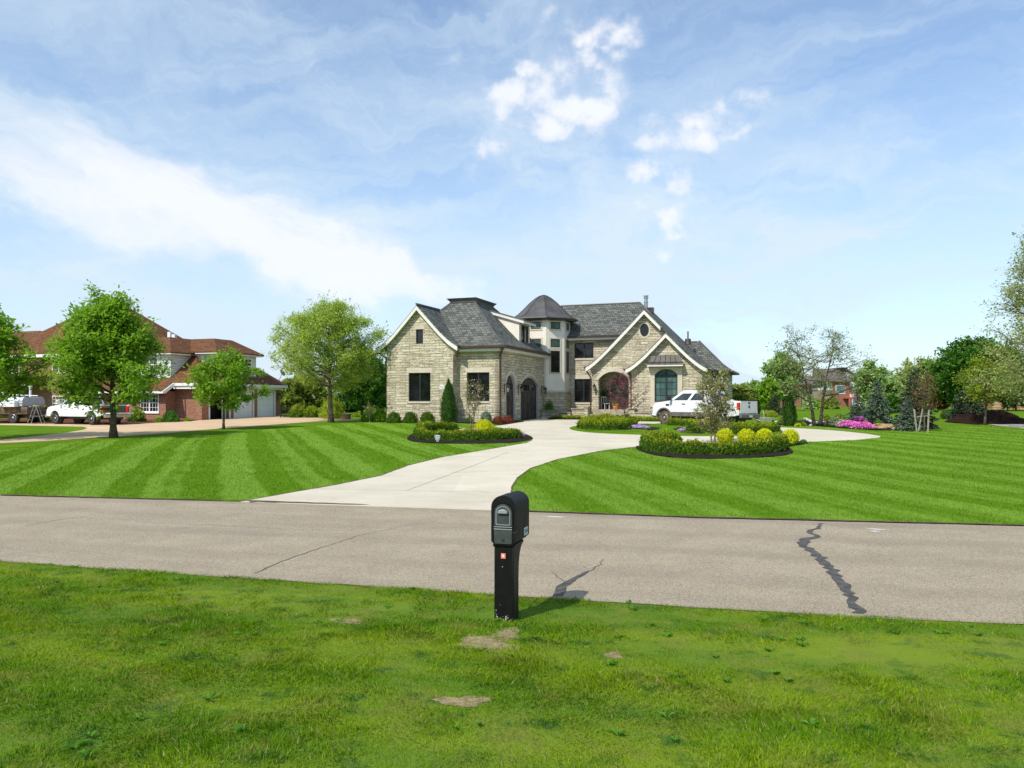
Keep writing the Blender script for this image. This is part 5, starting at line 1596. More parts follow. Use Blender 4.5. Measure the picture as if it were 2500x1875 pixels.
def column(name, label, cat, loc, H, rad, mat, seed, n=5200, ls=.085, group=None):
    """clipped upright evergreen: flame-shaped shell of upward sprays"""
    rg = np.random.default_rng(seed)
    root = thing(name, label, cat, loc, 0, group)
    h = rg.beta(1.1, 1.25, n); az = rg.uniform(0, 6.283, n)
    prof = np.where(h < .22, .80 + .2 * (h / .22), (1 - ((h - .22) / .78) ** 1.7)) 
    rr_ = rad * prof * (1 + .08 * np.sin(3 * az + 9 * h) + .07 * np.sin(5 * az - 14 * h)) * rg.uniform(.70, 1.16, n) + .015
    P = np.stack([np.cos(az) * rr_, np.sin(az) * rr_, h * H], 1)
    U = np.stack([np.cos(az) * .5, np.sin(az) * .5, np.full(n, 1.0)], 1)
    V = leaf_verts(P, ls, .5, up=np.stack([np.cos(az), np.sin(az), 0 * az], 1), dirs=U, rg=rg)
    mb = MB().lathe([(rad * .6, .02), (rad * .82, H * .15), (rad * .75, H * .45), (rad * .45, H * .72), (.02, H * .93)], 10)
    o = leaf_obj('foliage', V, M[mat], root)
    mb.build('light_block_core', M[mat], root, fix=False)  # solid core added within the sprays to block light
    MB().tube([(0, 0, -.1), (0, 0, H * .4)], .05, 6).build('trunk', M['bark'], root)
    return root

def shrub(name, label, cat, loc, rx, ry, H, mat, seed, n=1500, ls=.07, group=None, ball=False, top=None, core=True, rough=.18, stem=False):
    """rounded bush of many leaves around a solid core added to block light"""
    rg = np.random.default_rng(seed)
    root = thing(name, label, cat, loc, 0, group)
    d = rg.normal(size=(n, 3)); d[:, 2] = np.abs(d[:, 2]) if not ball else d[:, 2]
    d /= np.linalg.norm(d, axis=1)[:, None]
    a = np.arctan2(d[:, 1], d[:, 0])
    lump = 1 + rough * (np.sin(3 * a + seed) * np.sin(4 * d[:, 2] + seed * 2) * .5 + np.sin(7 * a - 5 * d[:, 2] + seed) * .45) 
    r = lump * rg.uniform(.74, 1.06, n)
    zc, zr = (.52 * H, .50 * H) if ball else (.08 * H, .92 * H)
    P = np.stack([d[:, 0] * rx * r, d[:, 1] * ry * r, zc + d[:, 2] * zr * r], 1)
    P[:, 2] = np.maximum(P[:, 2], .01)
    V = leaf_verts(P, ls, .6, up=d, dirs=d * .25 + np.array([0, 0, .5]), rg=rg)
    V4 = V.reshape(-1, 4, 3)
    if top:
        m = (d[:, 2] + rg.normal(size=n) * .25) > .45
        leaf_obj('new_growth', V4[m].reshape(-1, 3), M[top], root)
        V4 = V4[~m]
    leaf_obj('foliage', V4.reshape(-1, 3), M[mat], root)
    if core:
        pf = [(.05, 0), (.7, .25), (.78, .5), (.55, .8), (.03, .92)] if ball else [(.7, 0), (.78, .25), (.66, .55), (.4, .78), (.03, .86)]
        mb = MB().lathe([(k, z * H) for k, z in pf], 12)
        mb.v = [(x * rx, y * ry, z) for x, y, z in mb.v]
        mb.build('light_block_core', M[mat], root, fix=False)  # added solid core that keeps light from passing through the leaves
    if stem: MB().tube([(0, 0, -.08), (0, 0, H * .3)], .035, 6).build('stem', M['bark'], root)
    return root

def hedge(name, label, pts, width, H, seed, mat='lf_box', top='lf_new', dens=1500, ls=.065, cat='hedge', topfrac=.5, hfun=None):
    """clipped band of shrubs along surveyed ground points"""
    rg = np.random.default_rng(seed)
    C = smooth_poly(gp(pts), closed=False, it=2)
    C = resample(C, .12, False) + [C[-1]]
    c0 = np.array(C).mean(0); z0 = gz(*c0)
    root = thing(name, label, cat, (c0[0], c0[1], z0))
    A = np.array(C); seg = np.linalg.norm(np.diff(A, axis=0), axis=1); cum = np.concatenate([[0], np.cumsum(seg)]); Lt = cum[-1]
    n = int(Lt * (width + 2 * H) * dens)
    s = rg.uniform(-.5 * width, Lt + .5 * width, n)
    sc = np.clip(s, 0, Lt)
    x = np.interp(sc, cum, A[:, 0]); y = np.interp(sc, cum, A[:, 1])
    dx = np.interp(sc, cum, np.gradient(A[:, 0], cum)); dy = np.interp(sc, cum, np.gradient(A[:, 1], cum))
    l = np.hypot(dx, dy) + 1e-9; dx, dy = dx / l, dy / l
    a = rg.uniform(0, math.pi, n)
    e = 2.6
    cx = np.sign(np.cos(a)) * np.abs(np.cos(a)) ** (2 / e); cz = np.abs(np.sin(a)) ** (2 / e)
    lump = 1 + .07 * np.sin(s * 5.3 + seed) + .06 * np.sin(s * 9.1 + 2 * seed + cx * 2) + .05 * np.sin(s * 17 + cx * 5)
    r = lump * rg.uniform(.78, 1.08, n) * (1 + .22 * (rg.random(n) > .96))
    over = np.abs(s - sc) / (.5 * width)
    endk = np.sqrt(np.clip(1 - over ** 2, 0, 1))
    hh = H * (1 + .12 * np.sin(s * .9 + seed)) * (hfun(sc / Lt) if hfun else 1)
    ox = cx * width * .5 * r * endk; oz = cz * hh * r * (.35 + .65 * endk)
    px_ = x - dy * ox + dx * (s - sc) * r; py_ = y + dx * ox + dy * (s - sc) * r
    zz = g(px_, py_) - z0 + .04 + oz
    P = np.stack([px_ - c0[0], py_ - c0[1], zz], 1)
    N = np.stack([-dy * cx, dx * cx, cz + .2], 1)
    V4 = leaf_verts(P, ls, .6, up=N, dirs=N * .3 + np.array([0, 0, .5]), rg=rg).reshape(-1, 4, 3)
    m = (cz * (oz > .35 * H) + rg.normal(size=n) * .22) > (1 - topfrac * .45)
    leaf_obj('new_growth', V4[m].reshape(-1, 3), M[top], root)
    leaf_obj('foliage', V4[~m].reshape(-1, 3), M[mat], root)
    mb = MB(); vs = []
    K = 7
    for i in range(0, len(C), 3):
        d = Vector((A[min(i+1, len(A)-1)][0] - A[max(i-1, 0)][0], A[min(i+1, len(A)-1)][1] - A[max(i-1, 0)][1])).normalized()
        for k in range(K):
            q = math.pi * k / (K - 1); w = math.cos(q) * width * .40; z = max(0, math.sin(q)) ** .6 * H * .80 * (hfun(cum[i] / Lt) if hfun else 1)
            vs.append((C[i][0] - d.y * w - c0[0], C[i][1] + d.x * w - c0[1], gz(*C[i]) - z0 + z))
    m_ = len(vs) // K
    mb.add(vs, [(i*K+k, i*K+k+1, i*K+K+k+1, i*K+K+k) for i in range(m_ - 1) for k in range(K - 1)] + [tuple(range(K)), tuple(range((m_-1)*K, m_*K))])
    mb.build('light_block_core', M[mat], root, fix=False)  # solid band added under the leaves as a light block
    return root

def mat_flowers(name, label, loc, rx, ry, H, petal, seed, n=2200, ls=.05, cat='flowers', rz=0, group=None):
    """low spreading cushion of blossom"""
    rg = np.random.default_rng(seed)
    root = thing(name, label, cat, loc, rz, group)
    r = np.sqrt(rg.uniform(0, 1, n)); a = rg.uniform(0, 6.283, n)
    k = 1 + .16 * np.sin(3 * a + seed) + .10 * np.sin(5 * a + 2 * seed)
    z = H * (1 - r ** 2.2) ** .6 * (.85 + .25 * np.sin(r * 9 + a * 2 + seed)) + .03
    P = np.stack([np.cos(a) * rx * r * k, np.sin(a) * ry * r * k, np.maximum(z, .02)], 1)
    V = leaf_verts(P, ls, .9, up=np.tile([[0, 0, 1.0]], (n, 1)), rg=rg)
    leaf_obj('blossom', V, M[petal], root)
    m = n // 3
    V = leaf_verts(P[:m] * np.array([1.05, 1.05, .8]), ls * 1.1, .4, rg=rg)
    leaf_obj('foliage', V, M['lf_box'], root)
    return root

def gl(px, py, dz=0.0):
    p = G(px, py); p.z += dz
    return p
def sc_at(p): return F / p.y

# ---- the front trees on the left
p = gl(278, 1069); k = sc_at(p)
tree('maple_tree', 'large dense green maple before the brick house, white pickup behind its trunk', 'tree', p, (1069 - 716) / k, (1069 - 1004) / k, 156 / k, 'lf_maple', 11, 'egg', 40, 9, 7, 13, .18, .17, asc=.62, twig=.55, jit=.13, lean=(.25, .1), crown_off=(-.55, 0))
p = gl(-62, 1074); k = sc_at(p)
tree('maple_tree', 'green maple cut off by the left edge of the photo', 'tree', p, (1072 - 728) / k, (1072 - 1000) / k, 160 / k, 'lf_maple', 12, 'egg', 28, 7, 7, 14, .20, .15, asc=.6, twig=.55, jit=.13)
p = gl(546, 1048); k = sc_at(p)
tree('young_maple', 'small round green maple in front of the garage doors', 'tree', p, (1048 - 856) / k, (1048 - 1002) / k, 84 / k, 'lf_maple', 13, 'round', 22, 6, 6, 14, .17, .075, asc=.5, twig=.42, jit=.10, crown_off=(.05, 0))
p = gl(808, 1031); k = sc_at(p)
tree('birch_tree', 'tall airy yellow green birch standing between the two houses', 'tree', p, (1031 - 731) / k, (1031 - 962) / k, 122 / k, 'lf_birch', 14, 'oval', 44, 9, 8, 17, .125, .19, 'bark_pale', stems=1, asc=.55, twig=.6, jit=.12, crown_off=(-.3, 0))
# ---- trees on the right
p = gl(1996, 1041); k = sc_at(p)
tree('locust_tree', 'nearly bare spreading tree with forked trunk before the distant brick house', 'tree', p, (1041 - 790) / k, (1041 - 985) / k, 132 / k, 'lf_locust', 15, 'round', 24, 7, 6, 6, .10, .14, 'bark', stems=2, asc=.55, twig=.5, jit=.10)
p = gl(2585, 1047); k = sc_at(p)
tree('poplar_tree', 'tall airy pale leaved tree rising at the right edge of the photo', 'tree', p, (1047 - 500) / k, (1047 - 985) / k, 205 / k, 'lf_pale', 16, 'cone', 54, 9, 7, 11, .13, .24, 'bark_pale', asc=.42, twig=.7, jit=.14)
p = gl(2380, 1003); k = sc_at(p)
tree('broad_maple', 'broad dark green maple behind the wide spruce on the right', 'tree', p, (1003 - 828) / k, (1003 - 985) / k, 106 / k, 'lf_dark', 17, 'oval', 34, 8, 7, 15, .42, .3, asc=.5, twig=1.0, jit=.28)
p = gl(2404, 1037); k = sc_at(p)
tree('young_tree', 'young tree with slim dark trunk beside the brown mulch heap', 'tree', p, (1037 - 868) / k, (1037 - 985) / k, 66 / k, 'lf_yg', 18, 'flat', 18, 6, 6, 9, .12, .075, asc=.25, twig=.45, jit=.09, crown_off=(.35, 0))
p = gl(2257, 1054); k = sc_at(p)
tree('staked_tree', 'thin rusty leaved tree held between wooden stakes', 'tree', p, (1054 - 912) / k, (1054 - 1010) / k, 27 / k, 'lf_rust', 19, 'oval', 13, 5, 4, 4, .085, .045, 'bark_red', asc=.6, twig=.3, jit=.07, leaf2='lf_olive', frac2=.25)
# ---- ornamental trees
p = gl(1153, 1052); k = sc_at(p)
tree('magnolia_tree', 'small magnolia with pale blossom in the left front bed', 'tree', p, (1052 - 926) / k, (1052 - 1022) / k, 40 / k, 'lf_mag', 21, 'vase', 15, 5, 5, 3, .075, .04, 'bark_pale', stems=3, asc=.8, twig=.25, jit=.05, leaf2='petal_pink', frac2=.22)
p = gl(1741, 1082); k = sc_at(p)
tree('magnolia_tree', 'larger pink flowering magnolia in front of the white pickup', 'tree', p, (1082 - 902) / k, (1082 - 1058) / k, 48 / k, 'lf_mag', 22, 'round', 24, 7, 6, 7, .078, .05, 'bark_pale', stems=2, asc=.42, twig=.25, jit=.06, leaf2='petal_pink', frac2=.24)
p = gl(1525, 1041); k = sc_at(p)
tree('redbud_tree', 'small maroon tree in bloom before the porch arch', 'tree', p, (1041 - 908) / k, (1041 - 1010) / k, 58 / k, 'lf_red', 23, 'flat', 16, 6, 6, 5, .06, .05, 'bark_red', asc=.5, twig=.28, jit=.05)
# ---- conifers
def con(px, py, top, r, mat, seed, label, name='spruce_tree', **kw):
    p = gl(px, py); k = sc_at(p)
    return conifer(name, label, 'tree', p, (py - top) / k, r / k, mat, seed, **kw)
con(2141, 1035, 925, 46, 'lf_spruce', 31, 'broad blue green spruce behind the magenta flowers')
con(2093, 1029, 950, 31, 'lf_spruce', 32, 'smaller blue green spruce left of the broad spruce')
con(2234, 1046, 894, 54, 'lf_spruce_d', 33, 'tall dark spruce behind the staked tree', layers=28, power=.72)
con(2216, 1053, 962, 36, 'lf_spruce', 34, 'low green spruce at the foot of the tall dark spruce')
con(2366, 1026, 932, 56, 'lf_spruce_d', 35, 'wide dark spruce beside the brown mulch heap', power=.65)
con(1890, 1014, 952, 24, 'lf_spruce_d', 36, 'dark spruce right of the pickup tailgate', power=.7)
p = gl(1928, 1041); k = sc_at(p)
column('arborvitae', 'slim dark columnar arborvitae left of the nearly bare tree', 'shrub', p, (1041 - 953) / k, 14.5 / k, 'lf_arb', 37)
p = gl(1843, 1012); k = sc_at(p)
column('arborvitae', 'dark columnar arborvitae seen above the pickup bed', 'shrub', p, (1012 - 955) / k, 12 / k, 'lf_arb', 38, n=3500, ls=.14)
p = W(-22.0, 47.1); p.z = gz(p.x, p.y)
p = gl(1095, 1032.5); k = sc_at(p)
column('arborvitae', 'cone shaped arborvitae against the stone gable wall', 'shrub', p, (1032 - 924) / k, 19 / k, 'lf_arb', 39, n=7000, ls=.085)
# ---- house front shrubs
for i, (px, lb) in enumerate(((962, 'leftmost of three dark round bushes under the stone gable'), (1002, 'middle of three dark round bushes under the stone gable'), (1043, 'round bush nearest the cone shaped arborvitae under the stone gable'))):
    p = gl(px, 1033.5); k = sc_at(p)
    shrub('round_bush', lb, 'bush', p, 18.5 / k, 17 / k, 27 / k, 'lf_box', 41 + i, 2200, .075, 'round bushes under the gable')
for px, py, r, h, lb, mt, sd in ((1150, 1031, 15, 19, 'loose green shrub left of the magnolia trunk by the house', 'lf_dark', 44), (1187, 1032, 14, 27, 'upright blue green shrub beside the brown downspout', 'lf_spruce', 45), (1171, 1031, 10, 17, 'low green shrub under the recessed window', 'lf_dark', 46),
                              (1216, 1035, 14, 18, 'red barberry left of the brown downspout', 'lf_barb', 47), (1239, 1034, 15, 18, 'red barberry beside the narrow garage door', 'lf_barb', 48), (1341, 1020, 13, 42, 'dark upright shrub at the foot of the stair tower', 'lf_dark', 49)):
    p = gl(px, py); k = sc_at(p)
    shrub('shrub', lb, 'shrub', p, r / k, r / k, h / k, mt, sd, 1100, .08)
p = gl(1181, 1053.5); k = sc_at(p)
shrub('golden_shrub', 'bright yellow spreading shrub in the left front bed', 'shrub', p, 25 / k, 20 / k, 28 / k, 'lf_yellow', 50, 2600, .065)
for i, (px, py, lb) in enumerate(((1770.5, 1084, 'leftmost of four clipped yellow ball shrubs, nearest the magnolia trunk'), (1822, 1085, 'second clipped yellow ball shrub from the magnolia trunk'), (1866.5, 1085, 'third clipped yellow ball shrub from the magnolia trunk'), (1929, 1086, 'rightmost clipped yellow ball shrub, alone beside a dark low bush'))):
    p = gl(px, py + 2); k = sc_at(p)
    shrub('yellow_ball_shrub', lb, 'shrub', p, 20.5 / k, 20.5 / k, 39 / k, 'lf_yellow', 51 + i, 2600, .06, 'clipped yellow balls', ball=True, rough=.06, stem=True)
p = gl(1962, 1085); k = sc_at(p)
shrub('low_bush', 'small dark bush right of the last yellow ball shrub', 'bush', p, 9 / k, 9 / k, 11 / k, 'lf_dark', 56, 700, .055)
# ---- clipped hedges
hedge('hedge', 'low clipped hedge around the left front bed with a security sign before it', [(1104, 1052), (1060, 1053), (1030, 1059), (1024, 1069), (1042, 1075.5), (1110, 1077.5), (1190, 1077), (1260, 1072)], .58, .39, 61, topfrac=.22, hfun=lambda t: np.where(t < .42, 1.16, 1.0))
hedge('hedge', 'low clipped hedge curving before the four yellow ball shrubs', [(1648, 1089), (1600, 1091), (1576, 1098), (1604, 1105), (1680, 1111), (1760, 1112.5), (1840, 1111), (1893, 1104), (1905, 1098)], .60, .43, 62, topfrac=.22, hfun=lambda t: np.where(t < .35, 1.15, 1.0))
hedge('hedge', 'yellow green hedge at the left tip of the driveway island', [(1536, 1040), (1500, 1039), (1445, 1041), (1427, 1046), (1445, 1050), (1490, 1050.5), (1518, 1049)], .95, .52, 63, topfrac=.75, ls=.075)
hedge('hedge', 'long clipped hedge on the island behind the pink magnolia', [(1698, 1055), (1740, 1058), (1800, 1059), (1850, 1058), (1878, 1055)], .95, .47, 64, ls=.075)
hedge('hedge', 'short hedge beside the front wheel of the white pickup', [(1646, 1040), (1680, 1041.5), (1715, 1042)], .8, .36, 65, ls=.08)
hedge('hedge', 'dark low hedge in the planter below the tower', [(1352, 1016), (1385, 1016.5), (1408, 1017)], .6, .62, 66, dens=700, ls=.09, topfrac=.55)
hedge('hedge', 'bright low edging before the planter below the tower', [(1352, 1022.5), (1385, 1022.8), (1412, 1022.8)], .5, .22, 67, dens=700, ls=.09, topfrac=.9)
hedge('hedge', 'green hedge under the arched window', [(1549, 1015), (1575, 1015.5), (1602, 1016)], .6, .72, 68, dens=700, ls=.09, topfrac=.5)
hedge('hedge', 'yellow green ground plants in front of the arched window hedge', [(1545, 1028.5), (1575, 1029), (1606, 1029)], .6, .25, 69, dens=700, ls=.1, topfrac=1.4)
# ---- flowers
def flow(px, py, w, d, h, petal, seed, label, **kw):
    p = gl(px, py); k = sc_at(p)
    return mat_flowers('flower_cushion', label, p, w / k, d, h, petal, seed, **kw)
flow(1553, 1046, 28, .75, .16, 'petal_purple', 71, 'larger lilac flower cushion beside the yellow green island hedge')
flow(1672, 1053, 18, .55, .15, 'petal_purple', 72, 'smaller lilac flower cushion left of the long island hedge', n=1300)
flow(2072, 1044, 24, .9, .34, 'petal_magenta', 73, 'left magenta flower cushion among the rocks', ls=.08)
flow(2108, 1047, 26, .8, .30, 'petal_magenta', 74, 'front magenta flower cushion before the flat boulder', ls=.08)
flow(2098, 1036, 15, .8, .40, 'petal_magenta', 75, 'rear magenta flower cushion under the small spruce', ls=.08, n=1200)
flow(2201, 1048, 8, .3, .15, 'petal_magenta', 76, 'tiny magenta flower clump under the low green spruce', ls=.07, n=250)
flow(2041, 1040, 18, .8, .42, 'lf_white', 77, 'whitish green plant left of the magenta flowers', cat='plant', ls=.09)
flow(1943, 1041, 9, .4, .18, 'lf_yellow', 78, 'small yellow plant at the foot of the columnar arborvitae', cat='plant', n=500, ls=.08)
flow(1958, 1040, 8, .4, .20, 'lf_yg', 79, 'small yellow green plant left of the forked trunk', cat='plant', n=500, ls=.08)
flow(1277, 1067, 6, .2, .2, 'petal_purple', 80, 'small pale violet clump at the right end of the left bed', n=260, ls=.04)
for px, py, r, h, sd, lb in ((2120, 1035, 9, 11, 81, 'left small green globe shrub above the magenta flowers'), (2144, 1037, 9, 11, 82, 'right small green globe shrub behind the flat boulder')):
    p = gl(px, py); k = sc_at(p)
    shrub('globe_shrub', lb, 'shrub', p, r / k, r / k, h / k, 'lf_maple', sd, 900, .07, rough=.05)
for px, py, r, h, sd, mt, lb in ((2015, 1030, 12, 18, 83, 'lf_olive', 'twiggy tan shrub right of the forked trunk'), (1911, 1035, 9, 19, 84, 'lf_olive', 'loose olive shrub left of the columnar arborvitae'), (1880, 1018, 18, 16, 85, 'lf_yg', 'spreading light green shrub behind the wheelbarrow'),
                              (2316, 1023, 18, 23, 86, 'lf_arb', 'dark rounded bush between the staked tree and the wide spruce'), (2050, 1027, 14, 16, 87, 'lf_olive', 'thin brownish shrub left of the small spruce')):
    p = gl(px, py); k = sc_at(p)
    shrub('shrub', lb, 'shrub', p, r / k, r / k, h / k, mt, sd, 1100, .10, core=mt != 'lf_olive')
# ---- plants at the brick house
for px, py, r, h, sd, mt, lb in ((101, 1030, 20, 40, 91, 'lf_box', 'round bright topped bush beside the stepladder'), (333, 1031, 22, 33, 92, 'lf_box', 'round bright topped bush right of the pickup tailgate'), (417, 1031, 18, 27, 93, 'lf_dark', 'dark bush against the brick corner'),
                              (390, 1031, 14, 11, 94, 'lf_maple', 'low green plant left of the dark brick corner bush'), (457, 1029.5, 9, 8, 95, 'lf_yg', 'small light plant under the brick gable wall'), (432, 1030, 7, 6, 96, 'lf_yg', 'tiny light plant on the red mulch')):
    p = gl(px, py); k = sc_at(p)
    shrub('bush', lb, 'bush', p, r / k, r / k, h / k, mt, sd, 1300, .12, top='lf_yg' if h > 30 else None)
# ---- the gap between the houses
def bg(px, py, top, r, mat, seed, label, env='oval', name='tree', z0=.12, **kw):
    p = gl(px, py); k = sc_at(p)
    H = (py - top) / k
    a = dict(nprim=22, nsec=7, ntwig=6, nleaf=14, lsize=.024 * p.y * .16, trunk_r=.02 * H, twig=.09 * H, jit=.03 * H, asc=.5)
    a.update(kw)
    return tree(name, label, 'tree', p, H, z0 * H, r / k, mat, seed, env, **a)
bg(884, 1013, 853, 64, 'lf_dark', 101, 'big dark green tree right behind the birch', z0=.10, nleaf=16)
bg(936, 1011, 892, 34, 'lf_dark', 102, 'dark tree touching the left side of the stone house', nleaf=14)
bg(742, 1012, 915, 62, 'lf_olive', 103, 'yellowish tree far behind the birch trunk', z0=.06)
bg(676, 1010, 938, 40, 'lf_yg', 104, 'light green tree behind the iron garden fence', z0=.05)
bg(700, 1008, 960, 45, 'lf_fard', 105, 'greyish dark tree behind the clipped yard shrubs', z0=.05)
bg(850, 1007, 960, 50, 'lf_arb', 106, 'black green thicket tree beyond the meadow gap', z0=.03)
bg(640, 1007, 930, 46, 'lf_far', 108, 'hazy green tree behind the garage end', z0=.05)
for px, py, r, h, sd, mt, lb in ((726, 1020, 21, 31, 111, 'lf_box', 'left dark clipped yard shrub with bright top'), (762, 1020, 21, 27, 112, 'lf_box', 'right dark clipped yard shrub with bright top'), (810, 1022.5, 31, 52, 113, 'lf_yg', 'big yellow shrub behind the birch trunk'),
                              (868, 1018, 10, 9, 114, 'lf_yg', 'low green shrub on the meadow right of the planter'), (897, 1029, 15, 27, 115, 'lf_maple', 'green shrub behind the tiny flowering tree'), (929, 1029, 17, 28, 116, 'lf_maple', 'green shrub at the left corner of the stone house')):
    p = gl(px, py); k = sc_at(p)
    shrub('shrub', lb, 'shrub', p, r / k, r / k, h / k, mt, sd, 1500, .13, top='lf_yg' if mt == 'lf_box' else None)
p = gl(902.5, 1031.5); k = sc_at(p)
tree('small_tree', 'tiny upright flowering tree left of the stone house', 'tree', p, 43 / k, 12 / k, 13 / k, 'lf_olive', 117, 'vase', 10, 4, 4, 5, .08, .03, 'bark_pale', asc=.8, twig=.22, jit=.05, leaf2='petal_pink', frac2=.08)
# ---- background trees on the right
bg(1912, 1003, 862, 46, 'lf_far', 121, 'rounded green tree left behind the nearly bare tree', nleaf=12)
bg(2127, 1000, 882, 33, 'lf_far', 122, 'airy round tree right of the distant brick house', nleaf=6)
bg(2232, 999, 876, 42, 'lf_pale', 123, 'airy pale tree behind the tall dark spruce', nleaf=4)
bg(2272, 999, 878, 24, 'lf_pale', 124, 'faint thin tree right behind the tall dark spruce', nleaf=3)
bg(2180, 997, 918, 40, 'lf_far', 125, 'yellowish tree behind the tan roofed house', nleaf=10)
bg(1876, 1010, 928, 24, 'lf_maple', 126, 'bright green tree above the pickup tailgate', name='tree')
bg(1800, 1012, 940, 46, 'lf_olive', 127, 'olive green tree right behind the pickup bed', z0=.05)
bg(1842, 1001, 932, 32, 'lf_far', 128, 'soft green tree beyond the pickup bed', z0=.05)
bg(2480, 1002, 905, 70, 'lf_far', 129, 'green tree behind the pale poplar at the right edge', z0=.08)
bg(2290, 1002, 955, 20, 'lf_rust', 130, 'orange leaved small tree near the far stone wall', z0=.1)
bg(2178, 1010, 965, 22, 'lf_dark', 131, 'round green tree below the tan roofed house', z0=.1)

def woods(name, label, x0, x1, y, H, n, seed, mats=('lf_fard', 'lf_far')):
    """a far wood that reads as one mass"""
    rg = np.random.default_rng(seed)
    V = []
    N = int(n)
    x = rg.uniform(x0, x1, N); d = y + rg.uniform(-15, 25, N)
    for a, b in zip(x, d):
        h = H * rg.uniform(.55, 1.1); r = h * rg.uniform(.22, .42); m = 90
        q = rg.normal(size=(m, 3)); q /= np.linalg.norm(q, axis=1)[:, None]
        c = np.stack([a + q[:, 0] * r, b + q[:, 1] * r, gz(a, b) + h * .52 + q[:, 2] * h * .5], 1)
        V.append(leaf_verts(c, h * .16, .7, rg=rg))
    o = leaf_obj(name, np.concatenate(V), M[mats[0]], None)
    tag(o, label, 'woods', kind='stuff')
woods('far_woods', 'far dark tree line on the right horizon', 120, 520, 330, 12.5, 420, 201)
woods('far_woods', 'far green thicket behind the right gardens', 60, 260, 190, 5.5, 260, 202, ('lf_far',))
woods('far_woods', 'far tree line behind the brick house and meadow', -190, 40, 210, 6.5, 330, 203, ('lf_fard',))
woods('far_woods', 'green brush behind the birch and meadow', -75, -18, 120, 4.2, 90, 204, ('lf_far',))

woods('roadside_woods', 'tree line across the road behind the viewer, seen reflected in windows', -150, 150, -58, 12.0, 150, 205, ('lf_fard',))
for i, (px, lb) in enumerate(((1978, 'left green bush below the distant brick house'), (2006, 'middle green bush below the distant brick house'), (2030, 'right green bush below the distant brick house'))):
    p = gl(px, 999); k = sc_at(p)
    shrub('bush', lb, 'bush', p, 17 / k, 12 / k, (30, 22, 26)[i] / k, ('lf_far', 'lf_yg', 'lf_olive')[i], 301 + i, 1300, .55)
# ================================================================== MAILBOX
M['plastic'] = mat_plain('black_plastic', (.0045, .0045, .005), .5, spec=.25, var=.3, nscale=12, bump=.25)
M['plastic_top'] = mat_plain('black_plastic_box', (.006, .0065, .0075), .55, spec=.22, var=.25, nscale=20, bump=.3)
M['plate'] = mat_plain('grey_plate', (.048, .058, .055), .5, var=.2, nscale=14, bump=.2)
M['handle'] = mat_plain('pale_grey_handle', (.26, .29, .31), .45, var=.1)
M['sticker'] = mat_plain('salmon_sticker', (.75, .20, .14), .5, var=.1)
M['stick_w'] = mat_plain('sticker_print', (.85, .70, .64), .5, var=.05)
M['label'] = mat_plain('white_label', (.62, .63, .65), .5, var=.1)
M['ink'] = mat_plain('dark_ink', (.02, .02, .03), .6)

def text_mesh(body, size, mat, name, parent, loc, rot, ext=.001):
    cu = bpy.data.curves.new(name, 'FONT'); cu.body = body; cu.size = size; cu.extrude = ext
    cu.align_x = 'CENTER'; cu.align_y = 'CENTER'
    tmp = bpy.data.objects.new(name + '_tmp', cu); COL.objects.link(tmp)
    dg = bpy.context.evaluated_depsgraph_get(); dg.update()
    me = bpy.data.meshes.new_from_object(tmp.evaluated_get(dg))
    bpy.data.objects.remove(tmp)
    me.materials.clear(); me.materials.append(mat)
    o = bpy.data.objects.new(name, me); COL.objects.link(o); o.parent = parent
    o.location = loc; o.rotation_euler = rot
    return o

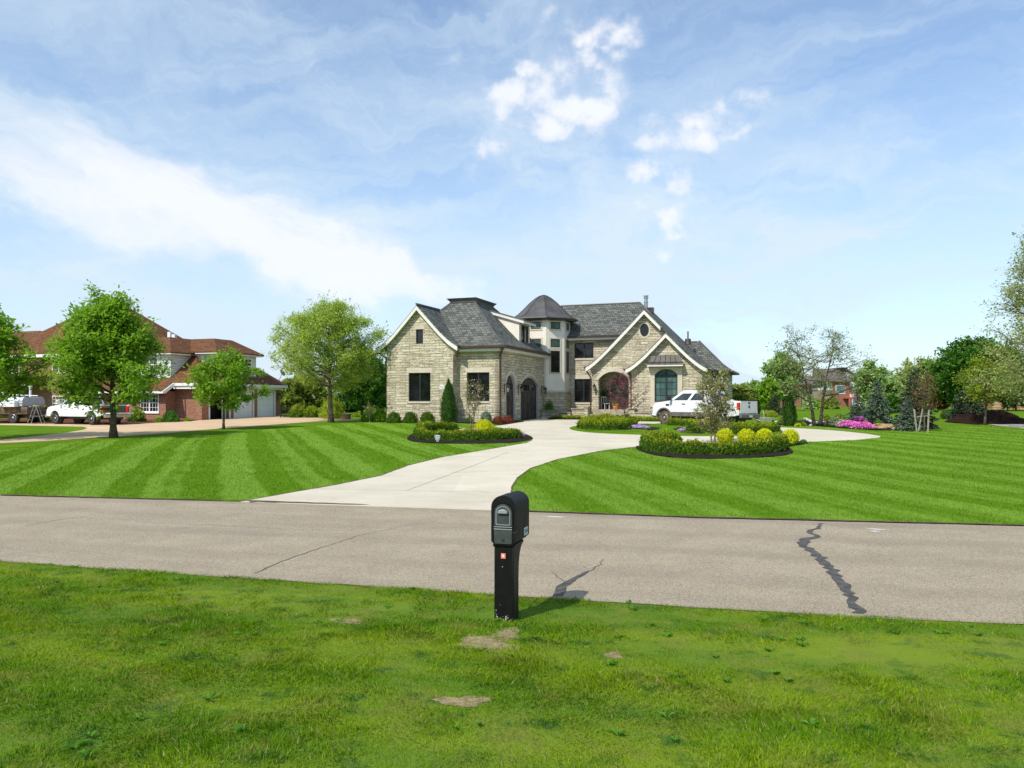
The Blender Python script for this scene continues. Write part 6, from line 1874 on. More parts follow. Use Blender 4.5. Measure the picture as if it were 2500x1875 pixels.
def mailbox():
    root = thing('mailbox', 'black post mailbox with grey door plates standing in the near verge', 'mailbox', (-.077, 7.335, gz(-.077, 7.335)), R(-17))
    fn = lambda x, z, t: (x, t, z)
    def arch(w, z0, z1, n=18, c=.03):
        r = w
        pts = [(-w + c, z0), (w - c, z0), (w, z0 + c)]
        for i in range(n + 1):
            a = math.pi * i / n
            pts.append((w * math.cos(a), z1 - r * .92 + r * .92 * math.sin(a)))
        pts.append((-w, z0 + c))
        return pts
    w = .118
    mb = MB().prism(arch(w, .715, 1.178, c=.035), -.015, .225, fn)
    bx = mb.build('front_housing', M['plastic_top'], root, bevel=.022, seg=4)
    mb = MB().prism(arch(w - .004, .72, 1.172, c=.035), .227, .465, fn)
    mb.build('rear_housing', M['plastic_top'], root, bevel=.012, seg=3)
    mb = MB().prism(arch(.098, .885, 1.118, c=.004), -.022, -.010, fn, [arch(.088, .90, 1.103, c=.004)]); mb.build('door_rim', M['plastic'], root)
    d = MB().prism(arch(.086, .888, 1.098, c=.004), -.021, -.012, fn).build('mail_door', M['plate'], root, bevel=.003)
    MB().prism(arch(.070, .904, 1.082, c=.008), -.0245, -.020, fn, [arch(.063, .911, 1.075, c=.008)]).build('door_rib', M['handle'], d)
    MB().box((-.088, -.026, .884), (.088, -.012, .892)).build('door_lip', M['handle'], d)
    hp = [(-.048, 1.012), (.048, 1.012), (.050, 1.028), (.036, 1.044), (.012, 1.052), (-.012, 1.052), (-.036, 1.044), (-.050, 1.028)]
    MB().prism(hp, -.045, -.020, fn).build('handle', M['handle'], d, bevel=.006)
    lp = MB().prism([(-.078, .730), (.078, .730), (.086, .740), (.086, .868), (-.086, .868), (-.086, .740)], -.024, -.014, fn).build('lower_plate', M['plate'], root, bevel=.003)
    MB().box((-.087, -.029, .863), (.087, -.014, .871)).build('plate_lip', M['handle'], lp)
    MB().lathe([(.0135, -.026), (.0135, -.02)], 14, Matrix.Translation((0, 0, .768)) @ Matrix.Rotation(R(90), 4, 'X') @ Matrix.Translation((0, 0, .05))).build('lock', M['ink'], lp)
    # post with a curved bracket at the back
    pw = .094
    prof = [(.0, -.12), (.175, -.12), (.175, .40), (.185, .52), (.215, .61), (.27, .67), (.37, .716), (.0, .716)]
    MB().prism(prof, -pw, pw, lambda x, z, t: (t, x + .004, z)).build('post', M['plastic'], root, bevel=.012, seg=3)
    MB().box((-pw - .012, -.005, .70), (pw + .012, .30, .722)).build('collar', M['plastic'], root, bevel=.006)
    st = MB().box((-.004 - .022, -.002, .592), (-.004 + .022, .0035, .640)).build('sticker', M['sticker'], root)
    MB().prism([(-.017, .622), (-.004, .634), (.009, .622), (.006, .622), (.006, .606), (-.014, .606), (-.014, .622)], -.004, -.0015, fn, [[(-.009, .612), (.001, .612), (.001, .619), (-.009, .619)]]).build('sticker_print', M['stick_w'], st)
    lb = MB().box((w - .003, .275, .765), (w + .002, .400, .838)).build('number_label', M['label'], root)
    text_mesh('1014', .052, M['ink'], 'label_digits', lb, (w + .0025, .3375, .802), (R(90), 0, R(90)))
    MB().box((.09, -.017, .838), (w + .001, .05, .842)).build('seam', M['plate'], root)
    MB().lathe([(.004, 0), (.004, .004)], 8, Matrix.Translation((-.012, .001, .515)) @ Matrix.Rotation(R(90), 4, 'X')).build('rivet', M['label'], root)
    # mud splashes near the foot
    sp_ = MB(); rr = random.Random(9)
    for k in range(26):
        x, z, s = rr.uniform(-.08, .09), rr.uniform(.01, .15) * rr.random() + .01, rr.uniform(.002, .008)
        sp_.add([(x - s, .0025, z), (x, .0025, z - s), (x + s * 1.3, .0025, z), (x, .0025, z + s)], [(0, 1, 2, 3)])
    sp_.build('mud_splash', M['scuff'], root)
mailbox()

# ================================================================== PICKUPS
def mat_carpaint(name, col):
    m, t = newmat(name)
    pos = t.n('ShaderNodeTexCoord').outputs['Object']
    z = t.n('ShaderNodeSeparateXYZ', None, Vector=pos).outputs[2]
    dirt = t.math('MULTIPLY', t.smooth(z, .95, .5), t.smooth(t.noise(pos, 5, 4), .35, .75))
    c = t.mix(t.math('MULTIPLY', dirt, .45), col, (.35, .31, .26))
    t.out(t.pbr(c, .32, 0, None, .5, .5))
    return m
M['carwhite'] = mat_carpaint('white_car_paint', (.78, .80, .81))
M['cargrey'] = mat_plain('grey_cladding', (.125, .115, .105), .6, var=.25, nscale=3, grime=.5)
M['rubber'] = mat_plain('tyre_rubber', (.022, .021, .020), .85, var=.4, nscale=6)
M['muddyrubber'] = mat_plain('muddy_tyre', (.10, .075, .05), .9, var=.5, nscale=5)
M['alloy'] = mat_plain('alloy_rim', (.55, .55, .54), .35, metallic=.6, grime=.3)
M['chrome'] = mat_plain('chrome', (.62, .62, .62), .18, metallic=.9, var=.05)
M['redlight'] = mat_plain('red_lens', (.60, .012, .010), .25, var=.1)
M['headlens'] = mat_plain('clear_lens', (.55, .57, .58), .15, var=.05)
M['carglass'] = mat_glass('car_glass', (.025, .032, .033), .03)
M['blacktrim'] = mat_plain('black_trim', (.014, .014, .014), .5)
M['bedliner'] = mat_plain('bed_liner', (.018, .018, .018), .8)

def wheel(root, x, y, r, wd, side, mat, spokes=6):
    m = Matrix.Translation((x, y, r)) @ Matrix.Rotation(R(90), 4, 'X')
    if side > 0: m = m @ Matrix.Rotation(R(180), 4, 'X')
    h = wd / 2
    tp = [(r * .60, -h * .85), (r * .78, -h * 1.0), (r * .93, -h * .95), (r, -h * .62), (r, h * .62), (r * .93, h * .95), (r * .78, h), (r * .60, h * .85)]
    w = MB().lathe(tp, 28, m).build('wheel', M[mat], root, smooth='auto')
    rim = MB().lathe([(r * .60, -h * .5), (r * .61, h * .82), (r * .56, h * .9), (r * .53, h * .55), (r * .5, h * .35), (.01, h * .3)], 28, m)
    for k in range(spokes):
        a = 2 * math.pi * k / spokes
        p = m @ Vector((r * .12 * math.cos(a), r * .12 * math.sin(a), h * .72)); q = m @ Vector((r * .55 * math.cos(a), r * .55 * math.sin(a), h * .62))
        rim.bar(p, q, r * .16, .03, up=(0, 1, 0))
    rim.lathe([(r * .17, h * .3), (r * .17, h * .85), (r * .12, h * .95)], 14, m)
    rim.build('rim', M['alloy'], w, smooth='auto')
    dk = MB().lathe([(r * .5, h * .36), (r * .5, h * .4)], 20, m).build('brake_disc', M['blacktrim'], w)
    return w

def pickup(name, label, loc, rz, L=6.2, Wd=2.0, H=1.98, belt=1.38, hoodz=1.33, sill=.50, axf=2.12, axr=-1.86, tr=.40, cab=(1.72, -1.15), roof=(.85, -.95), doors=((1.62, .45), (.40, -.72)),
           cladding=True, gate_down=False, tyre='rubber', plate=True, spokes=6):
    root = thing(name, label, 'pickup truck', loc, rz)
    hw = Wd / 2; xb, xf = -L / 2, L / 2
    ar = tr + .09; az = tr + .02
    bed0 = cab[1] - .06
    def arc(x, n=10):
        dz = max(-1, min(1, (sill - az) / ar)); a0 = math.asin(dz)
        return [(x + ar * math.cos(a), az + ar * math.sin(a)) for a in np.linspace(a0, math.pi - a0, n)]
    side = [(xb + .02, .62), (xb + .04, belt - .02), (xb + .12, belt), (bed0, belt), (bed0 + .02, belt), (cab[0], belt), (cab[0] + .25, hoodz + .02), (xf - .55, hoodz - .05), (xf - .22, hoodz - .14), (xf - .08, hoodz - .32), (xf - .05, .62), (xf - .12, .52)]
    side += arc(axf) + arc(axr) + [(xb + .3, .56)]
    body = MB()
    tumb = lambda z: .0 if z < .95 else (z - .95) * .07
    for s in (1, -1):
        body.prism(side, 0, .10, lambda x, z, t, s=s: (x * 1.0, s * (hw - t - tumb(z) - (.06 * max(0, (x - xf + .9) / .9) ** 2 if x > xf - .9 else 0)), z))
    # bonnet, grille panel, bulkhead, bed floor
    bn = [(cab[0] - .05, belt + .01), (cab[0] + .25, hoodz + .055), (xf - .9, hoodz + .02), (xf - .45, hoodz - .04), (xf - .16, hoodz - .16), (xf - .04, hoodz - .34)]
    vs = []
    for x, z in bn:
        k = hw - .07 - (.07 * max(0, (x - xf + .9) / .9) ** 2)
        vs += [(x, -k, z - .03), (x, -k * .6, z + .015), (x, 0, z + .03), (x, k * .6, z + .015), (x, k, z - .03)]
    body.add(vs, [(5*i+j, 5*i+j+1, 5*i+j+6, 5*i+j+5) for i in range(len(bn) - 1) for j in range(4)])
    body.box((xf - .12, -hw + .12, .60), (xf - .05, hw - .12, hoodz - .30))
    body.box((bed0 - .04, -hw + .10, .60), (bed0 + .02, hw - .10, belt))
    body.box((xb + .06, -hw + .1, .60), (xf - .3, hw - .1, .72))
    body.build('body', M['carwhite'], root, bevel=.022, seg=2)
    MB().box((xb + .08, -hw + .101, .725), (bed0 - .045, hw - .101, .74)).box((xb + .08, -hw + .10, .741), (bed0 - .045, -hw + .12, belt - .06)).box((xb + .08, hw - .12, .741), (bed0 - .045, hw - .10, belt - .06)).build('bed_lining', M['bedliner'], root)
    MB().box((xb + .1, -hw - .004 + .06, belt - .005), (bed0 - .03, -hw + .16, belt + .018)).box((xb + .1, hw - .16, belt - .005), (bed0 - .03, hw - .056, belt + .018)).build('bed_rail', M['blacktrim'], root)
    # chassis
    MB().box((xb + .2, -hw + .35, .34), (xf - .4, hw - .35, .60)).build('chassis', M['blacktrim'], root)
    # cab
    yb, yt = hw - .085, hw - .27
    P = lambda x, y, z: (x, y, z)
    base = [(cab[0] + .05, belt - .01), (cab[1], belt - .01)]
    c8 = []
    for s in (-1, 1):
        c8.append([(cab[0] + .10, s * yb, belt), (cab[1], s * yb, belt), (roof[1], s * yt, H - .07), (roof[0], s * yt, H - .07)])
    vs = c8[0] + c8[1] + [(roof[1] + .08, -yt + .10, H), (roof[0] - .10, -yt + .10, H), (roof[0] - .10, yt - .10, H), (roof[1] + .08, yt - .10, H)]
    fs = [(0, 1, 2, 3), (4, 7, 6, 5), (0, 3, 7, 4), (1, 5, 6, 2), (2, 8, 9, 3), (6, 7, 10, 11), (3, 9, 10, 7), (2, 6, 11, 8), (8, 11, 10, 9)]
    MB().add(vs, fs).build('cab', M['carwhite'], root, bevel=.045, seg=3)
    def quad_on(A, B, C, D, u0, u1, v0, v1, off, u0t=None, u1t=None):
        """sub-rectangle of face ABCD (A-B bottom, D-C top), lifted along its normal"""
        A, B, C, D = map(Vector, (A, B, C, D))
        n = (B - A).cross(D - A).normalized()
        f = lambda u, v: (A.lerp(B, u)).lerp(D.lerp(C, u), v) + n * off
        u0t = u0 if u0t is None else u0t; u1t = u1 if u1t is None else u1t
        return [f(u0, v0), f(u1, v0), f(u1t, v1), f(u0t, v1)]
    def pane(name, q, th=.02, mat='carglass', par=None):
        q = [Vector(p) for p in q]; n = (q[1] - q[0]).cross(q[3] - q[0]).normalized() * th
        MB().add([p for p in q] + [p - n for p in q], [(0, 1, 2, 3), (7, 6, 5, 4), (0, 4, 5, 1), (1, 5, 6, 2), (2, 6, 7, 3), (3, 7, 4, 0)]).build(name, M[mat], par or root)
    A = c8[1]
    xs = lambda x: (cab[0] + .10 - x) / (cab[0] + .10 - cab[1])
    n = 0
    for s, cc in ((1, c8[1]), (-1, c8[0])):
        for (d0, d1) in doors:
            yo = s * (hw + .004)
            # door skin standing just proud of the body side
            skin = [(d0, sill + .06), (d1, sill + .06), (d1, belt - .015), (d0, belt - .015)]
            if s > 0: skin = skin[::-1]
            vs_ = [(x, s * (hw + .006 - tumb(z)), z) for x, z in skin] + [(x, s * (hw - .02 - tumb(z)), z) for x, z in skin]
            dr = MB().add(vs_, [(0, 1, 2, 3), (7, 6, 5, 4), (0, 4, 5, 1), (1, 5, 6, 2), (2, 6, 7, 3), (3, 7, 4, 0)]).build('door', M['carwhite'], root, bevel=.008)
            MB().bar((d1 + .12, s * (hw + .012), belt - .17), (d1 + .34, s * (hw + .012), belt - .17), .035, .03).build('door_handle', M['blacktrim' if not gate_down else 'chrome'], dr)
            u0, u1 = xs(d0 - .10), xs(d1 + .05)
            t0 = max(u0 * .8 + .06, .03) if d0 == doors[0][0] else u0 + .02
            if s > 0: q = quad_on(cc[0], cc[1], cc[2], cc[3], u0, u1, .06, .80, -.006, t0, u1)
            else: q = quad_on(cc[0], cc[1], cc[2], cc[3], u0, u1, .06, .80, .006, t0, u1)
            if s > 0: q = [q[1], q[0], q[3], q[2]]
            pane('side_window', q, .02, 'carglass', dr)
    F_ = [c8[0][0], c8[1][0], c8[1][3], c8[0][3]]
    pane('windscreen', quad_on(*F_, .05, .95, .06, .90, .004), .03)
    B_ = [c8[1][1], c8[0][1], c8[0][2], c8[1][2]]
    pane('rear_window', quad_on(*B_, .10, .90, .10, .82, .004), .03)
    # tailgate
    if gate_down:
        tg = MB().box((xb - .52, -hw + .14, .70), (xb + .04, hw - .14, .76)).build('tailgate', M['carwhite'], root, bevel=.012)
        MB().box((xb - .50, -hw + .18, .761), (xb + .02, hw - .18, .772)).build('tailgate_lining', M['bedliner'], tg)
    else:
        tg = MB().box((xb - .015, -hw + .13, .72), (xb + .07, hw - .13, belt)).build('tailgate', M['carwhite'], root, bevel=.015)
        MB().box((xb - .02, -hw + .13, belt + .001), (xb + .08, hw - .13, belt + .035)).build('tailgate_cap', M['blacktrim'], tg)
        MB().box((xb - .03, -.10, belt - .16), (xb - .016, .10, belt - .07)).build('handle', M['blacktrim'], tg, bevel=.006)
        MB().lathe([(.075, 0), (.075, .012)], 18, Matrix.Translation((xb - .017, 0, belt - .34)) @ Matrix.Rotation(R(-90), 4, 'Y')).build('emblem', M['blacktrim'], tg)
    for s in (1, -1):
        MB().box((xb - .005, s * (hw - .125) - .065, belt - .50), (xb + .16, s * (hw - .125) + .118 if s > 0 else s * (hw - .125) + .065, belt - .10) if s > 0 else (xb + .16, s * (hw - .125) + .065, belt - .10)).build('tail_light', M['redlight'], root, bevel=.012)
        if s < 0: pass
    for s in (1, -1):
        MB().box((xf - .24, s * (hw - .28) - .18, hoodz - .52), (xf - .035, s * (hw - .28) + .15, hoodz - .26)).build('headlight', M['headlens'], root, bevel=.02)
    MB().box((xf - .07, -hw + .46, .72), (xf - .015, hw - .46, hoodz - .28)).build('grille', M['chrome' if gate_down else 'blacktrim'], root, bevel=.015)
    MB().box((xf - .10, -hw + .03, .44), (xf + .06, hw - .03, .64)).build('front_bumper', M['chrome'], root, bevel=.03)
    rb = MB().box((xb - .14, -hw + .04, .46), (xb + .02, hw - .04, .66)).build('rear_bumper', M['chrome' if gate_down else 'cargrey'], root, bevel=.025)
    if plate: MB().box((xb - .152, -.16, .50), (xb - .142, .16, .62)).build('number_plate', M['label'], rb)
    for s in (1, -1):
        mr = MB(); x = doors[0][0] - .02
        mr.box((x - .10, s * (hw + .16) - .11, belt + .02), (x + .06, s * (hw + .16) + .11, belt + .30))
        o = mr.build('wing_mirror', M['carwhite' if gate_down else 'blacktrim'], root, bevel=.03)
        MB().bar((x - .02, s * (hw - .05), belt + .06), (x - .02, s * (hw + .08), belt + .09), .05).build('mirror_arm', M['blacktrim'], o)
    if cladding:
        for s in (1, -1):
            cl = MB()
            cl.prism([(axf - ar - .0, sill - .02), (axr + ar, sill - .02), (axr + ar, sill + .24), (axf - ar, sill + .24)], -.016, .03, lambda x, z, t, s=s: (x, s * (hw - t), z))
            cl.build('rocker_panel', M['cargrey'], root, bevel=.01)
            for ax in (axf, axr):
                out_ = [(ax + (ar + .085) * math.cos(a), az + (ar + .085) * math.sin(a)) for a in np.linspace(-.05, math.pi + .05, 16)]
                in_ = [(ax + (ar - .005) * math.cos(a), az + (ar - .005) * math.sin(a)) for a in np.linspace(-.05, math.pi + .05, 16)]
                MB().prism(out_ + in_[::-1], -.045, .03, lambda x, z, t, s=s: (x, s * (hw - t), z)).build('fender_flare', M['cargrey'], root, bevel=.01)
            MB().box((axf + ar - .05, s * (hw - .02), sill + .0), (xf - .1, s * (hw - .03), .80)) 
        MB().box((doors[0][0] + .12, hw - .01, belt - .28), (doors[0][0] + .36, hw + .012, belt - .18)).build('side_vent', M['blacktrim'], root)
    for x in (axf, axr):
        for s in (1, -1):
            ww = .27
            wheel(root, x, s * (hw - ww / 2 - .015), tr, ww, s, tyre if x > 0 else 'rubber', spokes)
            MB().lathe([(ar - .01, -.12), (ar - .01, .12)], 20, Matrix.Translation((x, s * (hw - .24), az)) @ Matrix.Rotation(R(90), 4, 'X')).build('wheel_arch', M['blacktrim'], root)
    return root
px_, py_ = 11.42, 47.3
pickup('pickup_truck', 'white crew cab pickup with grey cladding parked before the arched window', (px_, py_, gz(px_, py_) + .03), R(131.5), H=2.06, belt=1.43, hoodz=1.40, roof=(1.02, -1.0), tr=.42, sill=.53, tyre='muddyrubber')
px_, py_ = -28.1, 52.3
pickup('pickup_truck', 'white pickup with lowered tailgate in front of the red brick house', (px_, py_, gz(px_, py_) + .03), R(154), L=5.75, Wd=1.98, H=1.84, belt=1.28, hoodz=1.22, axf=1.88, axr=-1.72, tr=.385,
       cab=(1.42, -.55), roof=(.62, -.42), doors=((1.32, .22), (.17, -.42)), cladding=False, gate_down=True, plate=False, spokes=6)

# things lying in the white crew cab pickup's bed
p = Vector((11.42, 47.3, 0)) + Matrix.Rotation(R(131.5), 3, 'Z') @ Vector((-2.2, .35, 0)); p.z = gz(p.x, p.y) + .77
def tarp(loc):
    rg = np.random.default_rng(5); n = 14
    mb = MB(); vs = []
    for i in range(n + 1):
        for j in range(n + 1):
            x, y = (i / n - .5) * 1.3, (j / n - .5) * 1.1
            r = math.hypot(x / .65, y / .55)
            vs.append((x, y, max(0, .78 * (1 - min(1, r) ** 2.2) + rg.normal() * .035)))
    mb.add(vs, [(i*(n+1)+j, i*(n+1)+j+1, (i+1)*(n+1)+j+1, (i+1)*(n+1)+j) for i in range(n) for j in range(n)])
    o = mb.build('plastic_sheet', mat_plain('pale_plastic', (.62, .70, .72), .35), None, smooth=True)
    o.location = loc
    tag(o, 'crumpled pale blue plastic sheet piled in the pickup bed', 'tarp')
tarp(p)

# ================================================================== WORK TRUCK, LADDER (left edge)
def work_truck():
    p = gl(30, 1033); p.z += .0
    root = thing('work_truck', 'old work truck with silver topper at the left edge of the photo', 'truck', p, R(168))
    mud = mat_plain('rusty_bed', (.13, .085, .055), .85, var=.6, nscale=3, bump=.4)
    sil = mat_plain('brushed_aluminium', (.50, .53, .57), .45, metallic=.35, var=.12)
    MB().box((-2.1, -.95, .62), (2.4, .95, 1.12)).box((-2.0, -.5, .36), (2.4, .5, .62)).build('truck_bed', mud, root, bevel=.03)
    prof = [(-.98, 1.16), (.98, 1.16), (.98, 1.60), (.80, 1.82), (-.80, 1.82), (-.98, 1.60)]
    tp = MB().prism(prof, -1.75, 1.2, lambda x, z, t: (t, x, z)).build('topper', sil, root, bevel=.03)
    rib = MB()
    for z in (1.36, 1.52): rib.box((-1.78, .981, z), (1.22, 1.0, z + .03)).box((-1.78, -1.0, z), (1.22, -.981, z + .03))
    rib.build('topper_rib', M['galv'], tp)
    MB().box((-1.45, .99, 1.13), (-.15, 1.32, 1.52)).build('side_toolbox', M['white'], root, bevel=.02)
    MB().tube([(-1.9, .6, 1.92), (1.0, .7, 2.0)], .03, 6).tube([(-1.6, -.5, 1.9), (1.3, -.5, 1.97)], .03, 6).build('ladder_rack', M['white'], root)
    MB().box((1.35, .2, 1.05), (1.42, 1.05, 1.75), Matrix.Translation((.55, .1, -.35)) @ Matrix.Rotation(R(6), 4, 'Y')).build('open_panel', mat_plain('pale_green_panel', (.55, .62, .55), .5), root)
    cabm = mat_plain('faded_green_cab', (.10, .13, .09), .6, var=.4, grime=.5)
    MB().prism([(2.45, .5), (4.6, .5), (4.6, 1.15), (3.9, 1.2), (3.45, 1.85), (2.45, 1.85)], -.92, .92, lambda x, z, t: (x, t, z)).build('cab', cabm, root, bevel=.05)
    for x in (-.95, 3.6):
        for s in (1, -1): wheel(root, x, s * .82, .40, .27, s, 'rubber')
    MB().tube([(-2.1, 0, .55), (-2.9, 0, .50)], .05, 6).build('tow_bar', M['blacktrim'], root)
work_truck()

def stepladder():
    p = gl(90, 1036)
    root = thing('stepladder', 'open aluminium stepladder standing between the work truck and white pickup', 'ladder', p, R(10))
    al = M['galv']
    H = 1.22
    rails = []
    for s in (-1, 1):
        MB().bar((-.10 + s * .0, s * .22, H), (-.48, s * .30, 0), .045, .03).build('front_rail', al, root)
        MB().bar((.02, s * .20, H), (.42, s * .27, 0), .04, .025).build('rear_rail', al, root)
    for k in range(1, 4):
        f = k / 4
        MB().box((-.48 + .38 * f - .05, -.29 + .07 * f, H * f - .012), (-.48 + .38 * f + .05, .29 - .07 * f, H * f + .012)).build('step', al, root)
    MB().box((-.16, -.25, H - .01), (.08, .25, H + .035)).build('top_cap', mat_plain('yellow_cap', (.60, .56, .22), .5), root)
    MB().bar((-.28, -.27, .55), (.22, -.25, .55), .02).bar((-.28, .27, .55), (.22, .25, .55), .02).build('spreader', al, root)
    MB().bar((.30, -.25, .35), (.30, .25, .35), .03).build('rear_brace', al, root)
stepladder()

# ================================================================== GARDEN THINGS
def security_sign():
    p = gl(1068, 1081.5)
    root = thing('security_sign', 'small blue and white shield sign before the left hedge', 'sign', p, R(-3))
    k = p.y / F
    wd, ht = 13.5 * k, 17.5 * k; zc = 11 * k + .01
    S = [(0, -1.02), (.30, -.80), (.66, -.40), (.90, .10), (1.0, .55), (.95, .70), (.70, .82), (.30, .88), (0, .90)]
    out = S + [(-x, z) for x, z in S[-2:0:-1]]
    T = lambda s: [(x * wd / 2 * s, zc + z * ht / 2 * s) for x, z in out]
    fn = lambda x, z, t: (x, t, z)
    navy = mat_plain('navy_print', (.018, .022, .09), .4)
    b = MB().prism(T(1.0), -.006, .006, fn).build('shield', M['white'], root)
    MB().prism(T(.84), -.0085, -.0065, fn).build('shield_field', navy, b)
    bars = MB()
    for z, w_, h_ in ((.62, .62, .12), (.30, .66, .20), (-.02, .52, .20), (-.42, .34, .18)):
        bars.box((-w_ * wd / 2, -.0105, zc + (z - h_ / 2) * ht / 2), (w_ * wd / 2, -.009, zc + (z + h_ / 2) * ht / 2))
    bars.build('shield_print', M['white'], b)
    MB().tube([(0, .014, -.15), (0, .014, zc + ht * .54)], .009, 6).build('stake', M['galv'], root)
security_sign()

M['sandstone'] = mat_masonry('tan_boulder', [(.30, .20, .12), (.44, .32, .20), (.52, .42, .30)], (.25, .17, .10), 2.2, .35, .004, .5, 1.0, .08, .3, .4)
def boulder(px, py, w, d, h, seed, label, mat='sandstone', rz=0, flat=True):
    p = gl(px, py); k = p.y / F
    bm = bmesh.new(); bmesh.ops.create_icosphere(bm, subdivisions=4, radius=1)
    rr = random.Random(seed); o_ = Vector((rr.uniform(0, 50), rr.uniform(0, 50), 0))
    from mathutils import noise
    for v in bm.verts:
        q = v.co.copy()
        if flat: q.z = math.copysign(min(abs(q.z), .55 + .12 * noise.noise(q * 1.5 + o_)), q.z); 
        n = noise.fractal(q * 1.6 + o_, .8, 2.1, 4)
        q = q * (1 + .20 * n)
        v.co = Vector((q.x * w * k / 2, q.y * d / 2, q.z * h * k * (.9 if flat else .6) + h * k * .35))
    me = bpy.data.meshes.new('boulder'); bm.to_mesh(me); bm.free()
    uv_metric(me); me.materials.append(M[mat])
    o = bpy.data.objects.new('boulder', me); COL.objects.link(o); o.location = p; o.rotation_euler = (0, 0, rz)
    tag(o, label, 'rock')
    return o
boulder(1146, 1055, 52, .8, 10, 3, 'flat tan boulder under the left magnolia trunk')
boulder(2156, 1047, 52, 1.0, 14, 4, 'flat brown boulder right of the magenta flowers')
boulder(2097, 1042, 24, .6, 8, 5, 'tan rock between the magenta flower cushions')
boulder(2188, 1049, 22, .5, 7, 6, 'low tan rock before the low green spruce')
boulder(1700, 1085, 40, .7, 8, 7, 'flat tan boulder behind the curving right hedge')
M['paleroc'] = mat_plain('pale_rock', (.50, .47, .42), .9, var=.25, nscale=2.5, bump=.6)
boulder(2012, 1033, 9, .35, 5, 8, 'pale grey rock right of the forked trunk', 'paleroc', flat=False)
boulder(2004, 1026, 7, .3, 6, 9, 'small pale rock behind the forked trunk', 'paleroc', flat=False)
boulder(1560, 1039, 12, .3, 4, 10, 'small grey stone by the larger lilac flower cushion', 'paleroc')

M['board'] = mat_plain('weathered_board', (.60, .58, .54), .8, var=.15, nscale=4)
def board(name, a, b, w, h, label, dz=.05, dz2=.05):
    p, q = gl(*a, dz), gl(*b, dz2)
    c = (p + q) / 2
    root_o = MB().bar(p - c, q - c, w, h).build(name, M['board'], None, bevel=.006)
    root_o.location = c
    tag(root_o, label, 'board')
board('white_board', (1964, 1037.5), (1993, 1039), .24, .05, 'long white board leaning up left of the forked trunk', .42, .10)
board('white_board', (1979, 1041), (1997, 1037), .18, .06, 'short white board lying on the mulch at the forked trunk', .06, .18)
board('grey_plank', (1877, 1042), (1896, 1037), .16, .05, 'grey plank lying beside the wheelbarrow', .05, .2)

def wheelbarrow():
    p = gl(1867, 1041); k = p.y / F
    root = thing('wheelbarrow', 'pale grey wheelbarrow right of the pickup tailgate', 'wheelbarrow', p, R(8))
    w = 40 * k
    tm = mat_plain('dusty_tray', (.42, .44, .42), .6, var=.25, nscale=3, grime=.4)
    z0, z1 = .18, .52
    lo = [(-w * .28, -.2, z0), (w * .18, -.2, z0), (w * .18, .2, z0), (-w * .28, .2, z0)]
    hi = [(-w * .5, -.36, z1), (w * .5, -.36, z1 - .02), (w * .5, .36, z1 - .02), (-w * .5, .36, z1)]
    li = [(x * .94, y * .92, z + .03) for x, y, z in lo]; hi2 = [(x * .95, y * .93, z) for x, y, z in hi]
    vs = lo + hi + hi2 + li
    fs = [(3, 2, 1, 0)] + [(k_, (k_ + 1) % 4, 4 + (k_ + 1) % 4, 4 + k_) for k_ in range(4)] + [(4 + k_, 4 + (k_ + 1) % 4, 8 + (k_ + 1) % 4, 8 + k_) for k_ in range(4)] + [(8 + k_, 8 + (k_ + 1) % 4, 12 + (k_ + 1) % 4, 12 + k_) for k_ in range(4)] + [(12, 13, 14, 15)]
    MB().add(vs, fs).build('tray', tm, root, bevel=.012)
    for s in (-1, 1):
        MB().bar((w * .48, s * .06, .18), (-w * .75, s * .30, .42), .045).build('handle', M['board'], root)
        MB().tube([(-w * .2, s * .2, .2), (-w * .3, s * .24, 0)], .02, 6).build('leg', M['galv'], root)
    wh = MB().lathe([(.10, -.04), (.17, -.045), (.19, 0), (.17, .045), (.10, .04)], 18, Matrix.Translation((w * .45, 0, .19)) @ Matrix.Rotation(R(90), 4, 'X')).build('wheel', M['rubber'], root, smooth='auto')
    sh = MB().tube([(.05, .1, .3), (-.12, -.05, .95)], .022, 6).build('shovel_shaft', M['board'], None)
    sh.location = p; tag(sh, 'pale wooden tool shaft standing in the wheelbarrow', 'tool')
wheelbarrow()

def stakes():
    for (a, top, px, lb) in (((2239, 1055), 999, 2234, 'left wooden stake with reddish tip holding the thin rusty tree'), ((2264.5, 1058), 1001, 2270.5, 'right wooden stake holding the thin rusty tree')):
        p = gl(*a); k = p.y / F
        q = Vector(((px - a[0]) * k, .1, (a[1] - top) * k))
        o = MB().bar((0, 0, -.12), q, .07, .06).build('tree_stake', mat_plain('grey_stake', (.30, .27, .21), .85, var=.25, nscale=6) if 'stk' not in M else M['stk'], None, bevel=.006)
        M['stk'] = o.data.materials[0]
        o.location = p; tag(o, lb, 'stake')
    p = gl(2252, 1056); k = p.y / F
    MBo = MB().bar((-12 * k, .05, 39 * k), (18 * k, .10, 41 * k), .05, .04).build('stake_rail', M['stk'], None); MBo.location = p
    tag(MBo, 'thin rail tied across between the two tree stakes', 'rail')
    o = MB().bar((-10 * k, -.02, 4 * k), (2 * k, .05, 58 * k), .045, .04).build('stake_brace', M['stk'], None); o.location = p
    tag(o, 'slanting brace leaning from the left tree stake', 'brace')
stakes()

